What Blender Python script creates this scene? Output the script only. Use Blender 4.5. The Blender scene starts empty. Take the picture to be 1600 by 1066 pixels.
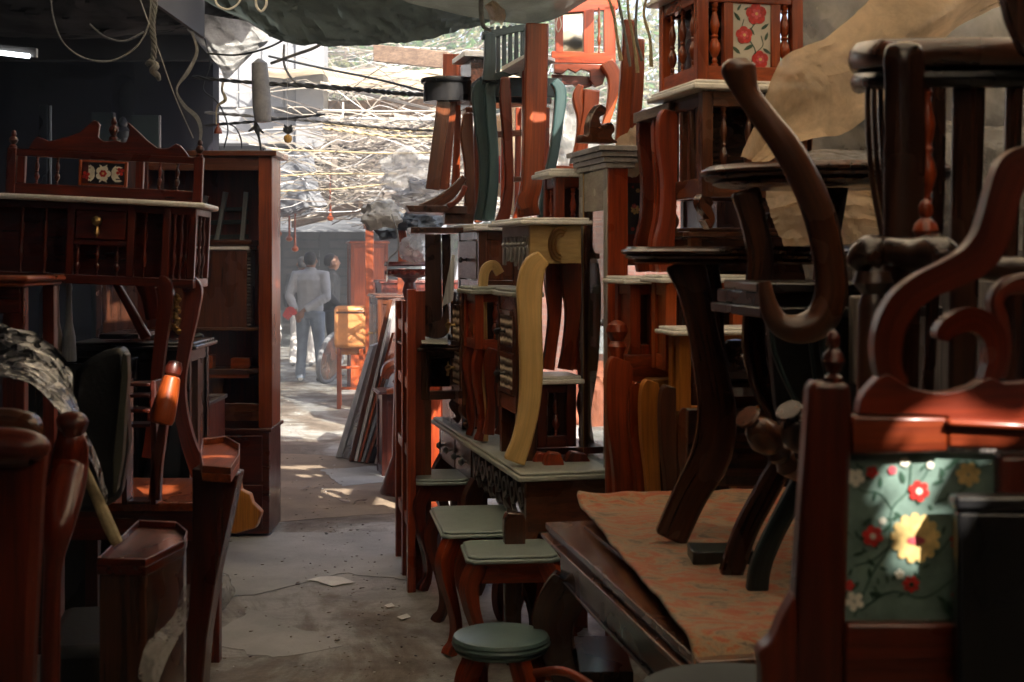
import bpy, math, random
from mathutils import Vector, Matrix, noise, Euler
R = math.radians
V = Vector
rnd = random.Random(7)
scene = bpy.context.scene
col = scene.collection
F, H, HY = 2222.0, 1.6, 400.0

# ------------------------------------------------------------ camera, world, sun, exposure
cam = bpy.data.cameras.new('camera'); camo = bpy.data.objects.new('camera', cam); col.objects.link(camo)
camo.location = (0, 0, H); camo.rotation_euler = (R(90), 0, 0)
cam.lens = 50.0; cam.sensor_width = 36.0; cam.shift_y = -(533 - HY) / 1600.0
cam.clip_start = 0.05; cam.clip_end = 600
cam.dof.use_dof = True; cam.dof.focus_distance = 7.5; cam.dof.aperture_fstop = 6.3
scene.camera = camo
SUN_AZ, SUN_EL = R(-30), R(40)         # light travels toward +Y and to the left, down: the sun is behind us on the right
SUND = V((math.sin(SUN_AZ)*math.cos(SUN_EL), math.cos(SUN_AZ)*math.cos(SUN_EL), -math.sin(SUN_EL)))
w = bpy.data.worlds.new("World"); scene.world = w; w.use_nodes = True
nt = w.node_tree; bg = nt.nodes['Background']
sky = nt.nodes.new('ShaderNodeTexSky'); sky.sky_type = 'NISHITA'; sky.sun_disc = False
sky.sun_elevation = SUN_EL; sky.sun_rotation = R(180) + SUN_AZ; sky.air_density = 0.7; sky.dust_density = 4.0; sky.ozone_density = 0.4
nt.links.new(sky.outputs[0], bg.inputs['Color']); bg.inputs['Strength'].default_value = 0.15
sl = bpy.data.lights.new('sun', 'SUN'); sl.energy = 5.0; sl.angle = R(0.5); sl.color = (1.0, 0.92, 0.81)
so = bpy.data.objects.new('sun', sl); col.objects.link(so); so.location = (0, -5, 12)
so.rotation_euler = SUND.to_track_quat('-Z', 'Y').to_euler()
vs_ = scene.view_settings
vs_.view_transform = 'Standard'; vs_.look = 'None'; vs_.exposure = 1.72; vs_.gamma = 1.0
scene.cycles.max_bounces = 8; scene.cycles.diffuse_bounces = 4; scene.cycles.glossy_bounces = 3
scene.cycles.transparent_max_bounces = 12; scene.cycles.transmission_bounces = 6
scene.cycles.caustics_reflective = False; scene.cycles.caustics_refractive = False
scene.cycles.sample_clamp_indirect = 4.0

# ------------------------------------------------------------ geometry of the place
def P(px, py, Y): return V(((px-800)/F*Y, Y, H-(py-HY)/F*Y))
def G(px, py, z=0.0):
    Y = (H-z)*F/(py-HY); return P(px, py, Y)
class Pl:                                   # a vertical plane standing at depth Y under a bearing
    def __init__(s, px, Y, a=0):
        s.p = P(px, HY, Y); a = R(a); s.u = V((math.cos(a), math.sin(a), 0)); s.n = V((-math.sin(a), math.cos(a), 0))
        if s.n.dot(V((0, 1, 0))) < 0 or abs(s.n.y) < 1e-6: s.n = -s.n
    def __call__(s, px, py, off=0.0):
        r = V(((px-800)/F, 1, -(py-HY)/F)); c = V((0, 0, H))
        return c + r*((s.p + s.n*off - c).dot(s.n)/r.dot(s.n))

# ------------------------------------------------------------ materials
def ramp(nt, stops, x, y):
    r = nt.nodes.new('ShaderNodeValToRGB'); r.location = (x, y); e = r.color_ramp.elements
    while len(e) < len(stops): e.new(0.5)
    for i, (p, c) in enumerate(stops):
        e[i].position = p; e[i].color = (c[0], c[1], c[2], 1) if not isinstance(c, (int, float)) else (c, c, c, 1)
    return r
def newmat(name):
    m = bpy.data.materials.new(name); m.use_nodes = True
    return m, m.node_tree, m.node_tree.nodes['Principled BSDF'], m.node_tree.nodes['Material Output']
def tex(nt, kind, vec, scale, detail=4, rough=0.55, **kw):
    t = nt.nodes.new(kind)
    t.inputs['Scale'].default_value = scale
    if kind == 'ShaderNodeTexNoise': t.inputs['Detail'].default_value = detail; t.inputs['Roughness'].default_value = rough
    for k, v in kw.items(): t.inputs[k].default_value = v
    nt.links.new(vec, t.inputs['Vector']); return t
def mapping(nt, src, sc):
    m = nt.nodes.new('ShaderNodeMapping'); m.inputs['Scale'].default_value = sc; nt.links.new(src, m.inputs['Vector']); return m.outputs[0]
def coords(nt, what='Object'):
    return nt.nodes.new('ShaderNodeTexCoord').outputs[what]
def mixc(nt, f, a, b, mode='MIX'):
    m = nt.nodes.new('ShaderNodeMix'); m.data_type = 'RGBA'; m.blend_type = mode
    for k, v in ((0, f), (6, a), (7, b)):
        if hasattr(v, 'links'): nt.links.new(v, m.inputs[k])
        elif k == 0: m.inputs[0].default_value = v
        else: m.inputs[k].default_value = (v[0], v[1], v[2], 1)
    return m.outputs[2]
def bump(nt, bsdf, h, strength=0.2, dist=0.01):
    b = nt.nodes.new('ShaderNodeBump'); b.inputs['Strength'].default_value = strength; b.inputs['Distance'].default_value = dist
    nt.links.new(h, b.inputs['Height']); nt.links.new(b.outputs[0], bsdf.inputs['Normal']); return b
def wood(name, dark, light, rough=0.32, coat=0.32, dust=0.15, grain=1.0):
    m, nt, b, o = newmat(name)
    at = nt.nodes.new('ShaderNodeAttribute'); at.attribute_name = 'grain'; g = at.outputs['Vector']
    n1 = tex(nt, 'ShaderNodeTexNoise', mapping(nt, g, (22, 22, 1.3)), 1.6, 6, 0.62, Distortion=0.6)
    n2 = tex(nt, 'ShaderNodeTexNoise', mapping(nt, g, (110, 110, 4)), 1.0, 3, 0.6)
    n3 = tex(nt, 'ShaderNodeTexNoise', mapping(nt, g, (2.2, 2.2, 1.4)), 1.5, 3, 0.6)
    r1 = ramp(nt, [(0.33, dark), (0.68, light)], 0, 0); nt.links.new(n1.outputs[0], r1.inputs[0])
    r2 = ramp(nt, [(0.35, 0.62), (0.62, 1.05)], 0, 0); nt.links.new(n2.outputs[0], r2.inputs[0])
    c = mixc(nt, 0.8*grain, r1.outputs[0], r2.outputs[0], 'MULTIPLY')
    r3 = ramp(nt, [(0.3, 0.6), (0.7, 1.15)], 0, 0); nt.links.new(n3.outputs[0], r3.inputs[0])
    c = mixc(nt, 0.8, c, r3.outputs[0], 'MULTIPLY')
    oi = nt.nodes.new('ShaderNodeObjectInfo'); r4 = ramp(nt, [(0, (0.62, 0.66, 0.7)), (0.5, (1.0, 1.0, 1.0)), (1, (1.28, 1.22, 1.1))], 0, 0); nt.links.new(oi.outputs['Random'], r4.inputs[0]); c = mixc(nt, 1.0, c, r4.outputs[0], 'MULTIPLY')
    n5 = tex(nt, 'ShaderNodeTexNoise', mapping(nt, g, (60, 60, 9)), 1.0, 6, 0.75, Distortion=1.5); r5 = ramp(nt, [(0.69, 0), (0.73, 1)], 0, 0); nt.links.new(n5.outputs[0], r5.inputs[0])
    c = mixc(nt, r5.outputs[0], c, tuple(min(.6, x*1.5+.06) for x in light))          # chips and rubbed spots
    # dust that lies on upward faces, in patches
    geo = nt.nodes.new('ShaderNodeNewGeometry'); sx = nt.nodes.new('ShaderNodeSeparateXYZ'); nt.links.new(geo.outputs['Normal'], sx.inputs[0])
    up = ramp(nt, [(0.55, 0), (0.95, 1)], 0, 0); nt.links.new(sx.outputs['Z'], up.inputs[0])
    nd = tex(nt, 'ShaderNodeTexNoise', coords(nt), 9, 5, 0.7); rd = ramp(nt, [(0.35, 0.1), (0.75, 1)], 0, 0); nt.links.new(nd.outputs[0], rd.inputs[0])
    mu = nt.nodes.new('ShaderNodeMath'); mu.operation = 'MULTIPLY'; nt.links.new(up.outputs[0], mu.inputs[0]); nt.links.new(rd.outputs[0], mu.inputs[1])
    m2 = nt.nodes.new('ShaderNodeMath'); m2.operation = 'MULTIPLY'; nt.links.new(mu.outputs[0], m2.inputs[0]); m2.inputs[1].default_value = dust
    c = mixc(nt, m2.outputs[0], c, (0.20, 0.19, 0.17))
    nt.links.new(c, b.inputs['Base Color'])
    rr = ramp(nt, [(0.3, max(0.05, rough-0.1)), (0.75, rough+0.18)], 0, 0); nt.links.new(n3.outputs[0], rr.inputs[0]); nt.links.new(rr.outputs[0], b.inputs['Roughness'])
    b.inputs['Coat Weight'].default_value = coat; b.inputs['Coat Roughness'].default_value = 0.18
    bump(nt, b, n1.outputs[0], 0.22, 0.003)
    return m
def plain(name, colr, rough=0.5, metal=0.0, var=0.25, scale=6, bumps=0.1, coat=0.0, bscale=None):
    m, nt, b, o = newmat(name); co = coords(nt)
    n = tex(nt, 'ShaderNodeTexNoise', co, scale, 6, 0.62)
    d = tuple(c*(1-var) for c in colr); l = tuple(min(1, c*(1+var)) for c in colr)
    r = ramp(nt, [(0.3, d), (0.7, l)], 0, 0); nt.links.new(n.outputs[0], r.inputs[0]); nt.links.new(r.outputs[0], b.inputs['Base Color'])
    b.inputs['Roughness'].default_value = rough; b.inputs['Metallic'].default_value = metal; b.inputs['Coat Weight'].default_value = coat
    if bumps:
        n2 = tex(nt, 'ShaderNodeTexNoise', co, bscale or scale*6, 5, 0.6); bump(nt, b, n2.outputs[0], bumps, 0.006)
    return m
def marble_mat(name, c0=(0.84,0.83,0.78), c1=(0.62,0.62,0.58)):
    m, nt, b, o = newmat(name); co = coords(nt)
    n = tex(nt, 'ShaderNodeTexNoise', co, 7, 8, 0.65, Distortion=1.6)
    r = ramp(nt, [(0.3, c1), (0.48, c0), (0.56, tuple(x*0.86 for x in c0)), (0.75, c0)], 0, 0); nt.links.new(n.outputs[0], r.inputs[0])
    nt.links.new(r.outputs[0], b.inputs['Base Color']); b.inputs['Roughness'].default_value = 0.35
    n2 = tex(nt, 'ShaderNodeTexNoise', co, 60, 4, 0.6); bump(nt, b, n2.outputs[0], 0.05, 0.002)
    return m
def sheet_mat(name, colr, alpha, transl=0.5, rough=0.3, var=0.4, scale=5, emis=0, bumps=0.5, weave=0):
    """thin plastic or net: part transparent, part translucent, part glossy"""
    m, nt, b, o = newmat(name); co = coords(nt)
    n = tex(nt, 'ShaderNodeTexNoise', co, scale, 7, 0.68, Distortion=0.5)
    d = tuple(c*(1-var) for c in colr); l = tuple(min(1, c*(1+var*0.6)) for c in colr)
    r = ramp(nt, [(0.3, d), (0.62, l)], 0, 0); nt.links.new(n.outputs[0], r.inputs[0]); nt.links.new(r.outputs[0], b.inputs['Base Color'])
    b.inputs['Roughness'].default_value = rough
    n2 = tex(nt, 'ShaderNodeTexNoise', co, scale*5, 4, 0.6, Distortion=1.0); bp = bump(nt, b, n2.outputs[0], bumps, 0.02)
    t = nt.nodes.new('ShaderNodeBsdfTranslucent'); nt.links.new(r.outputs[0], t.inputs[0])
    ms = nt.nodes.new('ShaderNodeMixShader'); ms.inputs[0].default_value = transl; nt.links.new(b.outputs[0], ms.inputs[1]); nt.links.new(t.outputs[0], ms.inputs[2])
    tr = nt.nodes.new('ShaderNodeBsdfTransparent'); m2 = nt.nodes.new('ShaderNodeMixShader')
    if weave:
        wv = tex(nt, 'ShaderNodeTexNoise', co, weave, 2, 0.5); rw = ramp(nt, [(0.4, alpha*0.7), (0.6, min(1, alpha*1.25))], 0, 0); nt.links.new(wv.outputs[0], rw.inputs[0]); nt.links.new(rw.outputs[0], m2.inputs[0])
    else: m2.inputs[0].default_value = alpha
    nt.links.new(tr.outputs[0], m2.inputs[1]); nt.links.new(ms.outputs[0], m2.inputs[2]); nt.links.new(m2.outputs[0], o.inputs[0])
    return m
def emit(name, colr, s):
    m, nt, b, o = newmat(name); b.inputs['Emission Color'].default_value = (*colr, 1); b.inputs['Emission Strength'].default_value = s; return m

M = {}
M['red'] = wood('red_mahogany', (0.15, 0.016, 0.004), (0.42, 0.066, 0.014))
M['deep'] = wood('deep_red_wood', (0.06, 0.008, 0.003), (0.20, 0.026, 0.008))
M['brown'] = wood('brown_walnut', (0.055, 0.016, 0.007), (0.19, 0.058, 0.022), rough=0.26, coat=0.45, dust=0.2)
M['dark'] = wood('dark_wood', (0.022, 0.009, 0.006), (0.10, 0.036, 0.019), rough=0.24, coat=0.5, dust=0.1)
M['black'] = wood('black_lacquer', (0.006, 0.006, 0.007), (0.018, 0.018, 0.02), rough=0.25, coat=0.4, dust=0.12)
M['redshade'] = wood('shade_red_mahogany', (0.045, 0.005, 0.0025), (0.165, 0.020, 0.006))  # red mahogany darkened to stand in for shade on the left
M['tablew'] = wood('polished_table_wood', (0.085, 0.028, 0.012), (0.26, 0.095, 0.038), rough=0.2, coat=0.6, dust=0.12)
M['orange'] = wood('orange_teak', (0.21, 0.034, 0.007), (0.45, 0.090, 0.017))
M['amber'] = wood('amber_teak', (0.36, 0.12, 0.018), (0.60, 0.25, 0.045))
M['gold'] = wood('gold_paint', (0.60, 0.38, 0.13), (0.76, 0.53, 0.23), rough=0.4, coat=0.1, grain=0.5)
M['teal'] = wood('teal_paint', (0.022, 0.052, 0.055), (0.045, 0.095, 0.095), rough=0.42, coat=0.1, grain=0.5)
M['dteal'] = wood('dark_teal_paint', (0.012, 0.028, 0.03), (0.03, 0.06, 0.06), rough=0.4, coat=0.1)
M['greyw'] = wood('grey_wood', (0.12, 0.10, 0.09), (0.26, 0.23, 0.21), rough=0.3, coat=0.2)
M['sheenf'] = wood('sky_sheen_frame', (0.34, 0.33, 0.32), (0.5, 0.49, 0.47), rough=0.25, coat=0.4, grain=0.4)  # pale colour stands in for sky sheen on the aisle side
M['pgrey'] = wood('pale_grey_board', (0.42, 0.43, 0.44), (0.66, 0.67, 0.68), rough=0.5, coat=0, grain=.5)
M['wht'] = wood('grey_white_board', (0.28, 0.30, 0.32), (0.5, 0.52, 0.54), rough=0.5, coat=0)
M['marble'] = marble_mat('white_marble')
M['greens'] = marble_mat('green_stone', (0.31, 0.38, 0.35), (0.20, 0.27, 0.24))
M['paleg'] = marble_mat('pale_green_stone', (0.44, 0.46, 0.40), (0.30, 0.33, 0.29))
M['dgreen'] = marble_mat('dark_green_paint', (0.11, 0.18, 0.17), (0.06, 0.11, 0.105))
M['brass'] = plain('brass', (0.45, 0.30, 0.12), 0.3, 1.0)
M['iron'] = plain('iron', (0.10, 0.095, 0.09), 0.4, 1.0)
M['silver'] = plain('silver_paint', (0.42, 0.42, 0.40), 0.4, 0.5, bumps=0.5)
M['blackl'] = plain('black_leather', (0.010, 0.011, 0.012), 0.42, bumps=0.25, scale=12)
M['wallw'] = plain('greyed_white_plaster', (0.21, 0.22, 0.235), 0.8, var=0.25, scale=1.3)  # white greyed to stand in for canopy shade on the building
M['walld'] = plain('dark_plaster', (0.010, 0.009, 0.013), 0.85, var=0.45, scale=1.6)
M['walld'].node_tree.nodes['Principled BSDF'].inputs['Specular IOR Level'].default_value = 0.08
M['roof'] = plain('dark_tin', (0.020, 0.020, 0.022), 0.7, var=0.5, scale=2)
M['rope'] = plain('grey_rope', (0.20, 0.20, 0.19), 0.9, scale=60, bumps=0.6)
M['ropey'] = plain('straw_rope', (0.42, 0.34, 0.20), 0.9, scale=60, bumps=0.6)
M['ropew'] = plain('white_cord', (0.60, 0.58, 0.53), 0.8, scale=40)
M['ropeb'] = plain('black_cable', (0.018, 0.02, 0.02), 0.6)
M['paper'] = plain('white_paper', (0.86, 0.85, 0.82), 0.8, var=0.1)
M['rubber'] = plain('rubber', (0.02, 0.02, 0.02), 0.6)
M['cloths'] = [plain('red_paint', (0.52, 0.03, 0.025), 0.45, var=.45, scale=60, bumps=0), plain('green_paint', (0.03, 0.08, 0.05), 0.5, bumps=0),
               plain('yellow_paint', (0.70, 0.50, 0.20), 0.5, var=.3, scale=60, bumps=0), plain('cream_paint', (0.80, 0.77, 0.66), 0.5, bumps=0),
               plain('pink_paint', (0.62, 0.10, 0.13), 0.5, bumps=0), plain('ink_paint', (0.02, 0.025, 0.035), 0.5, bumps=0)]
M['tcream'] = plain('tile_cream', (0.60, 0.58, 0.50), 0.3, var=0.08, bumps=0, coat=0.4)
M['tteal'] = plain('tile_teal', (0.17, 0.255, 0.22), 0.35, var=0.35, scale=22, bumps=0, coat=0.3)
M['tink'] = plain('tile_ink', (0.018, 0.022, 0.035), 0.3, var=0.2, bumps=0, coat=0.4)
M['plastic'] = sheet_mat('brown_plastic_sheet', (0.74, 0.58, 0.40), 0.86, 0.55, 0.22, 0.42, 3.2, bumps=0.7)
M['greyp'] = sheet_mat('grey_plastic_sheet', (0.40, 0.40, 0.39), 0.55, 0.4, 0.14, 0.5, 4)
M['clearp'] = sheet_mat('clear_plastic', (0.62, 0.62, 0.60), 0.42, 0.3, 0.12, 0.4, 9, bumps=0.9)
M['silverp'] = sheet_mat('crinkled_plastic', (0.30, 0.30, 0.32), 1.0, 0.08, 0.2, 0.97, 26, bumps=1.0)
def crinkle():
    m, nt, b, o = newmat('painted_glint_plastic'); co = coords(nt); n0 = tex(nt, 'ShaderNodeTexNoise', co, 9, 3, .5)
    mx = nt.nodes.new('ShaderNodeMix'); mx.data_type = 'RGBA'; mx.inputs[0].default_value = .10; nt.links.new(co, mx.inputs[6]); nt.links.new(n0.outputs['Color'], mx.inputs[7])
    vo = nt.nodes.new('ShaderNodeTexVoronoi'); vo.inputs['Scale'].default_value = 30; nt.links.new(mx.outputs[2], vo.inputs['Vector'])
    v2 = nt.nodes.new('ShaderNodeTexVoronoi'); v2.inputs['Scale'].default_value = 75; nt.links.new(mx.outputs[2], v2.inputs['Vector'])
    r = ramp(nt, [(.25, (.02, .02, .025)), (.55, (.10, .10, .115)), (.75, (.30, .30, .32)), (.9, (.62, .62, .64))], 0, 0); nt.links.new(vo.outputs['Color'], r.inputs[0])  # light and dark cells paint the glints of crumpled folds
    r2 = ramp(nt, [(.2, .45), (.8, 1.3)], 0, 0); nt.links.new(v2.outputs['Color'], r2.inputs[0]); nt.links.new(mixc(nt, .8, r.outputs[0], r2.outputs[0], 'MULTIPLY'), b.inputs['Base Color'])
    b.inputs['Roughness'].default_value = .2; b.inputs['Coat Weight'].default_value = .6; bump(nt, b, vo.outputs['Distance'], .8, .02); return m
M['crinkle'] = crinkle()
M['silverp2'] = sheet_mat('clear_crinkled_plastic', (0.45, 0.45, 0.45), 0.9, 0.3, 0.2, 0.6, 8, bumps=1.0)
M['net'] = sheet_mat('green_shade_net', (0.052, 0.066, 0.064), 1.0, 0.40, 0.8, 0.5, 3.5, bumps=0.6)
M['net2'] = sheet_mat('pale_shade_net', (0.13, 0.15, 0.145), 0.97, 0.45, 0.8, 0.4, 4, bumps=0.6)
M['tarp'] = sheet_mat('grey_tarp', (0.19, 0.20, 0.215), 1.0, 0.30, 0.6, 0.35, 3, bumps=0.4)
M['roofc'] = plain('black_cloth', (0.012, 0.012, 0.013), 0.8, bumps=0.4)
M['greyt'] = sheet_mat('grey_white_plastic', (0.30, 0.30, 0.29), 1.0, 0.35, 0.35, 0.5, 7)
M['whitec'] = sheet_mat('white_cloth', (0.60, 0.58, 0.52), 1.0, 0.3, 0.7, 0.3, 6)
M['tarpd'] = sheet_mat('slate_tarp', (0.10, 0.12, 0.14), 1.0, 0.25, 0.5, 0.4, 6)
M['redp'] = sheet_mat('red_plastic', (0.60, 0.05, 0.03), 1.0, 0.4, 0.3, 0.2, 6)
M['ocloth'] = sheet_mat('orange_cloth', (0.60, 0.20, 0.11), 1.0, 0.3, 0.8, 0.35, 8)
M['fillsheet'] = sheet_mat('warm_fill_sheet', (0.82, 0.74, 0.62), 1.0, 0.75, 0.7, 0.4, 1.2, bumps=0.2)  # warm tint so the added sheets give warm fill light
def glass(name, tint=(0.8, 0.85, 0.85), a=0.35):
    m, nt, b, o = newmat(name); gl = nt.nodes.new('ShaderNodeBsdfGlossy'); gl.inputs['Roughness'].default_value = 0.04
    tr = nt.nodes.new('ShaderNodeBsdfTransparent'); tr.inputs[0].default_value = (*tint, 1)
    x = nt.nodes.new('ShaderNodeMixShader'); x.inputs[0].default_value = a
    nt.links.new(tr.outputs[0], x.inputs[1]); nt.links.new(gl.outputs[0], x.inputs[2]); nt.links.new(x.outputs[0], o.inputs[0]); return m
M['glass'] = glass('window_glass', a=0.25)
def mirror_mat():
    m, nt, b, o = newmat('mirror'); b.inputs['Metallic'].default_value = 1; b.inputs['Roughness'].default_value = 0.05
    b.inputs['Base Color'].default_value = (0.6, 0.62, 0.62, 1); return m
M['mirror'] = mirror_mat()
def rattan_mat():
    m, nt, b, o = newmat('woven_rattan'); at = nt.nodes.new('ShaderNodeAttribute'); at.attribute_name = 'grain'
    wv = nt.nodes.new('ShaderNodeTexWave'); wv.inputs['Scale'].default_value = 8; wv.inputs['Distortion'].default_value = 1.6; wv.bands_direction = 'X'
    wv.inputs['Detail'].default_value = 2; wv.inputs['Detail Scale'].default_value = 3
    nt.links.new(at.outputs['Vector'], wv.inputs['Vector'])
    r = ramp(nt, [(0.05, (0.12, 0.075, 0.045)), (0.35, (0.48, 0.37, 0.25)), (0.9, (0.68, 0.56, 0.42))], 0, 0); nt.links.new(wv.outputs[0], r.inputs[0])
    nt.links.new(r.outputs[0], b.inputs['Base Color']); b.inputs['Roughness'].default_value = 0.6; bump(nt, b, wv.outputs[0], 0.9, 0.01); return m
M['rattan'] = rattan_mat()
def sofa_fabric():
    m, nt, b, o = newmat('rust_and_beige_fabric'); co = coords(nt)
    n = tex(nt, 'ShaderNodeTexNoise', mapping(nt, co, (1.0, 1.7, 1.5)), 9.0, 8, 0.72, Distortion=1.4)
    r = ramp(nt, [(0.36, (0.10, 0.065, 0.038)), (0.45, (0.36, 0.25, 0.15)), (0.50, (0.42, 0.27, 0.14)), (0.525, (0.44, 0.13, 0.03)), (0.60, (0.42, 0.07, 0.012))], 0, 0)
    nt.links.new(n.outputs[0], r.inputs[0]); n2 = tex(nt, 'ShaderNodeTexNoise', co, 260, 2, 0.6)
    r2 = ramp(nt, [(0.35, 0.62), (0.6, 1.1)], 0, 0); nt.links.new(n2.outputs[0], r2.inputs[0])
    nt.links.new(mixc(nt, 0.6, r.outputs[0], r2.outputs[0], 'MULTIPLY'), b.inputs['Base Color'])
    b.inputs['Roughness'].default_value = 0.75; b.inputs['Sheen Weight'].default_value = 0.3; bump(nt, b, n2.outputs[0], 0.3, 0.002); return m
M['sofa'] = sofa_fabric()
def concrete():
    m, nt, b, o = newmat('worn_concrete'); co = coords(nt)
    n = tex(nt, 'ShaderNodeTexNoise', mapping(nt, co, (1.0, .55, 1)), 1.5, 10, 0.66, Distortion=0.8)
    n2 = tex(nt, 'ShaderNodeTexNoise', mapping(nt, co, (1, 1.6, 1)), 2.7, 8, 0.68)
    n3 = tex(nt, 'ShaderNodeTexNoise', co, 70, 7, 0.8)
    r = ramp(nt, [(0.38, (0.15, 0.118, 0.088)), (0.47, (0.25, 0.21, 0.165)), (0.505, (0.30, 0.28, 0.24)), (0.56, (0.44, 0.44, 0.41))], 0, 0); nt.links.new(n.outputs[0], r.inputs[0])
    r2 = ramp(nt, [(0.36, 0.5), (0.55, 1.0), (0.7, 1.15)], 0, 0); nt.links.new(n2.outputs[0], r2.inputs[0])
    c = mixc(nt, 0.8, r.outputs[0], r2.outputs[0], 'MULTIPLY')
    r3 = ramp(nt, [(0.35, 0.7), (0.6, 1.08)], 0, 0); nt.links.new(n3.outputs[0], r3.inputs[0]); c = mixc(nt, 0.8, c, r3.outputs[0], 'MULTIPLY')
    vo = nt.nodes.new('ShaderNodeTexVoronoi'); vo.feature = 'DISTANCE_TO_EDGE'; vo.inputs['Scale'].default_value = 0.8
    nd = nt.nodes.new('ShaderNodeVectorMath'); nd.operation = 'ADD'; sc = nt.nodes.new('ShaderNodeVectorMath'); sc.operation = 'SCALE'; sc.inputs[3].default_value = 0.5
    nt.links.new(n2.outputs['Color'], sc.inputs[0]); nt.links.new(co, nd.inputs[0]); nt.links.new(sc.outputs[0], nd.inputs[1]); nt.links.new(nd.outputs[0], vo.inputs['Vector'])
    rc = ramp(nt, [(0.0, 0.35), (0.009, 1.0)], 0, 0); nt.links.new(vo.outputs[0], rc.inputs[0]); c = mixc(nt, 0.6, c, rc.outputs[0], 'MULTIPLY')
    nt.links.new(c, b.inputs['Base Color'])
    rr = ramp(nt, [(0.35, 0.75), (0.6, 0.42)], 0, 0); nt.links.new(n.outputs[0], rr.inputs[0]); nt.links.new(rr.outputs[0], b.inputs['Roughness'])
    bump(nt, b, n3.outputs[0], 0.6, 0.01); return m
M['ground'] = concrete()
def brick_mat():
    m, nt, b, o = newmat('old_brick'); co = coords(nt)
    br = nt.nodes.new('ShaderNodeTexBrick'); br.inputs['Scale'].default_value = 4.2; br.inputs['Color1'].default_value = (0.10, 0.035, 0.022, 1); br.inputs['Color2'].default_value = (0.16, 0.062, 0.04, 1)
    br.inputs['Mortar'].default_value = (0.13, 0.10, 0.085, 1); mp = nt.nodes.new('ShaderNodeMapping'); mp.inputs['Rotation'].default_value = (R(90), 0, 0); nt.links.new(co, mp.inputs[0]); nt.links.new(mp.outputs[0], br.inputs['Vector'])
    n = tex(nt, 'ShaderNodeTexNoise', co, 3, 6, 0.6); r = ramp(nt, [(0.3, 0.5), (0.7, 1.2)], 0, 0); nt.links.new(n.outputs[0], r.inputs[0])
    nt.links.new(mixc(nt, 0.7, br.outputs[0], r.outputs[0], 'MULTIPLY'), b.inputs['Base Color']); b.inputs['Roughness'].default_value = 0.85; bump(nt, b, br.outputs['Fac'], 0.5, -0.01); return m
M['brick'] = brick_mat()

# ------------------------------------------------------------ mesh builder
def catmull(pts, n=6):                                 # centripetal, so unevenly spaced points do not loop
    pts = [tuple(float(c) for c in q) for q in pts]
    q = [tuple(2*b-c for b, c in zip(pts[0], pts[1]))]+pts+[tuple(2*b-c for b, c in zip(pts[-1], pts[-2]))]; out = []
    lp = lambda A, B, ta, tb, t: tuple(x*(tb-t)/(tb-ta)+y*(t-ta)/(tb-ta) for x, y in zip(A, B))
    for i in range(1, len(q)-2):
        P_ = q[i-1:i+3]; T_ = [0.0]
        for k in range(3): T_.append(T_[-1]+max(1e-4, math.sqrt(math.dist(P_[k], P_[k+1]))))
        for k in range(n):
            t = T_[1]+(T_[2]-T_[1])*k/n
            A = [lp(P_[m], P_[m+1], T_[m], T_[m+1], t) for m in range(3)]; B = [lp(A[m], A[m+1], T_[m], T_[m+2], t) for m in range(2)]
            out.append(lp(B[0], B[1], T_[1], T_[2], t))
    out.append(pts[-1]); return out
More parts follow.
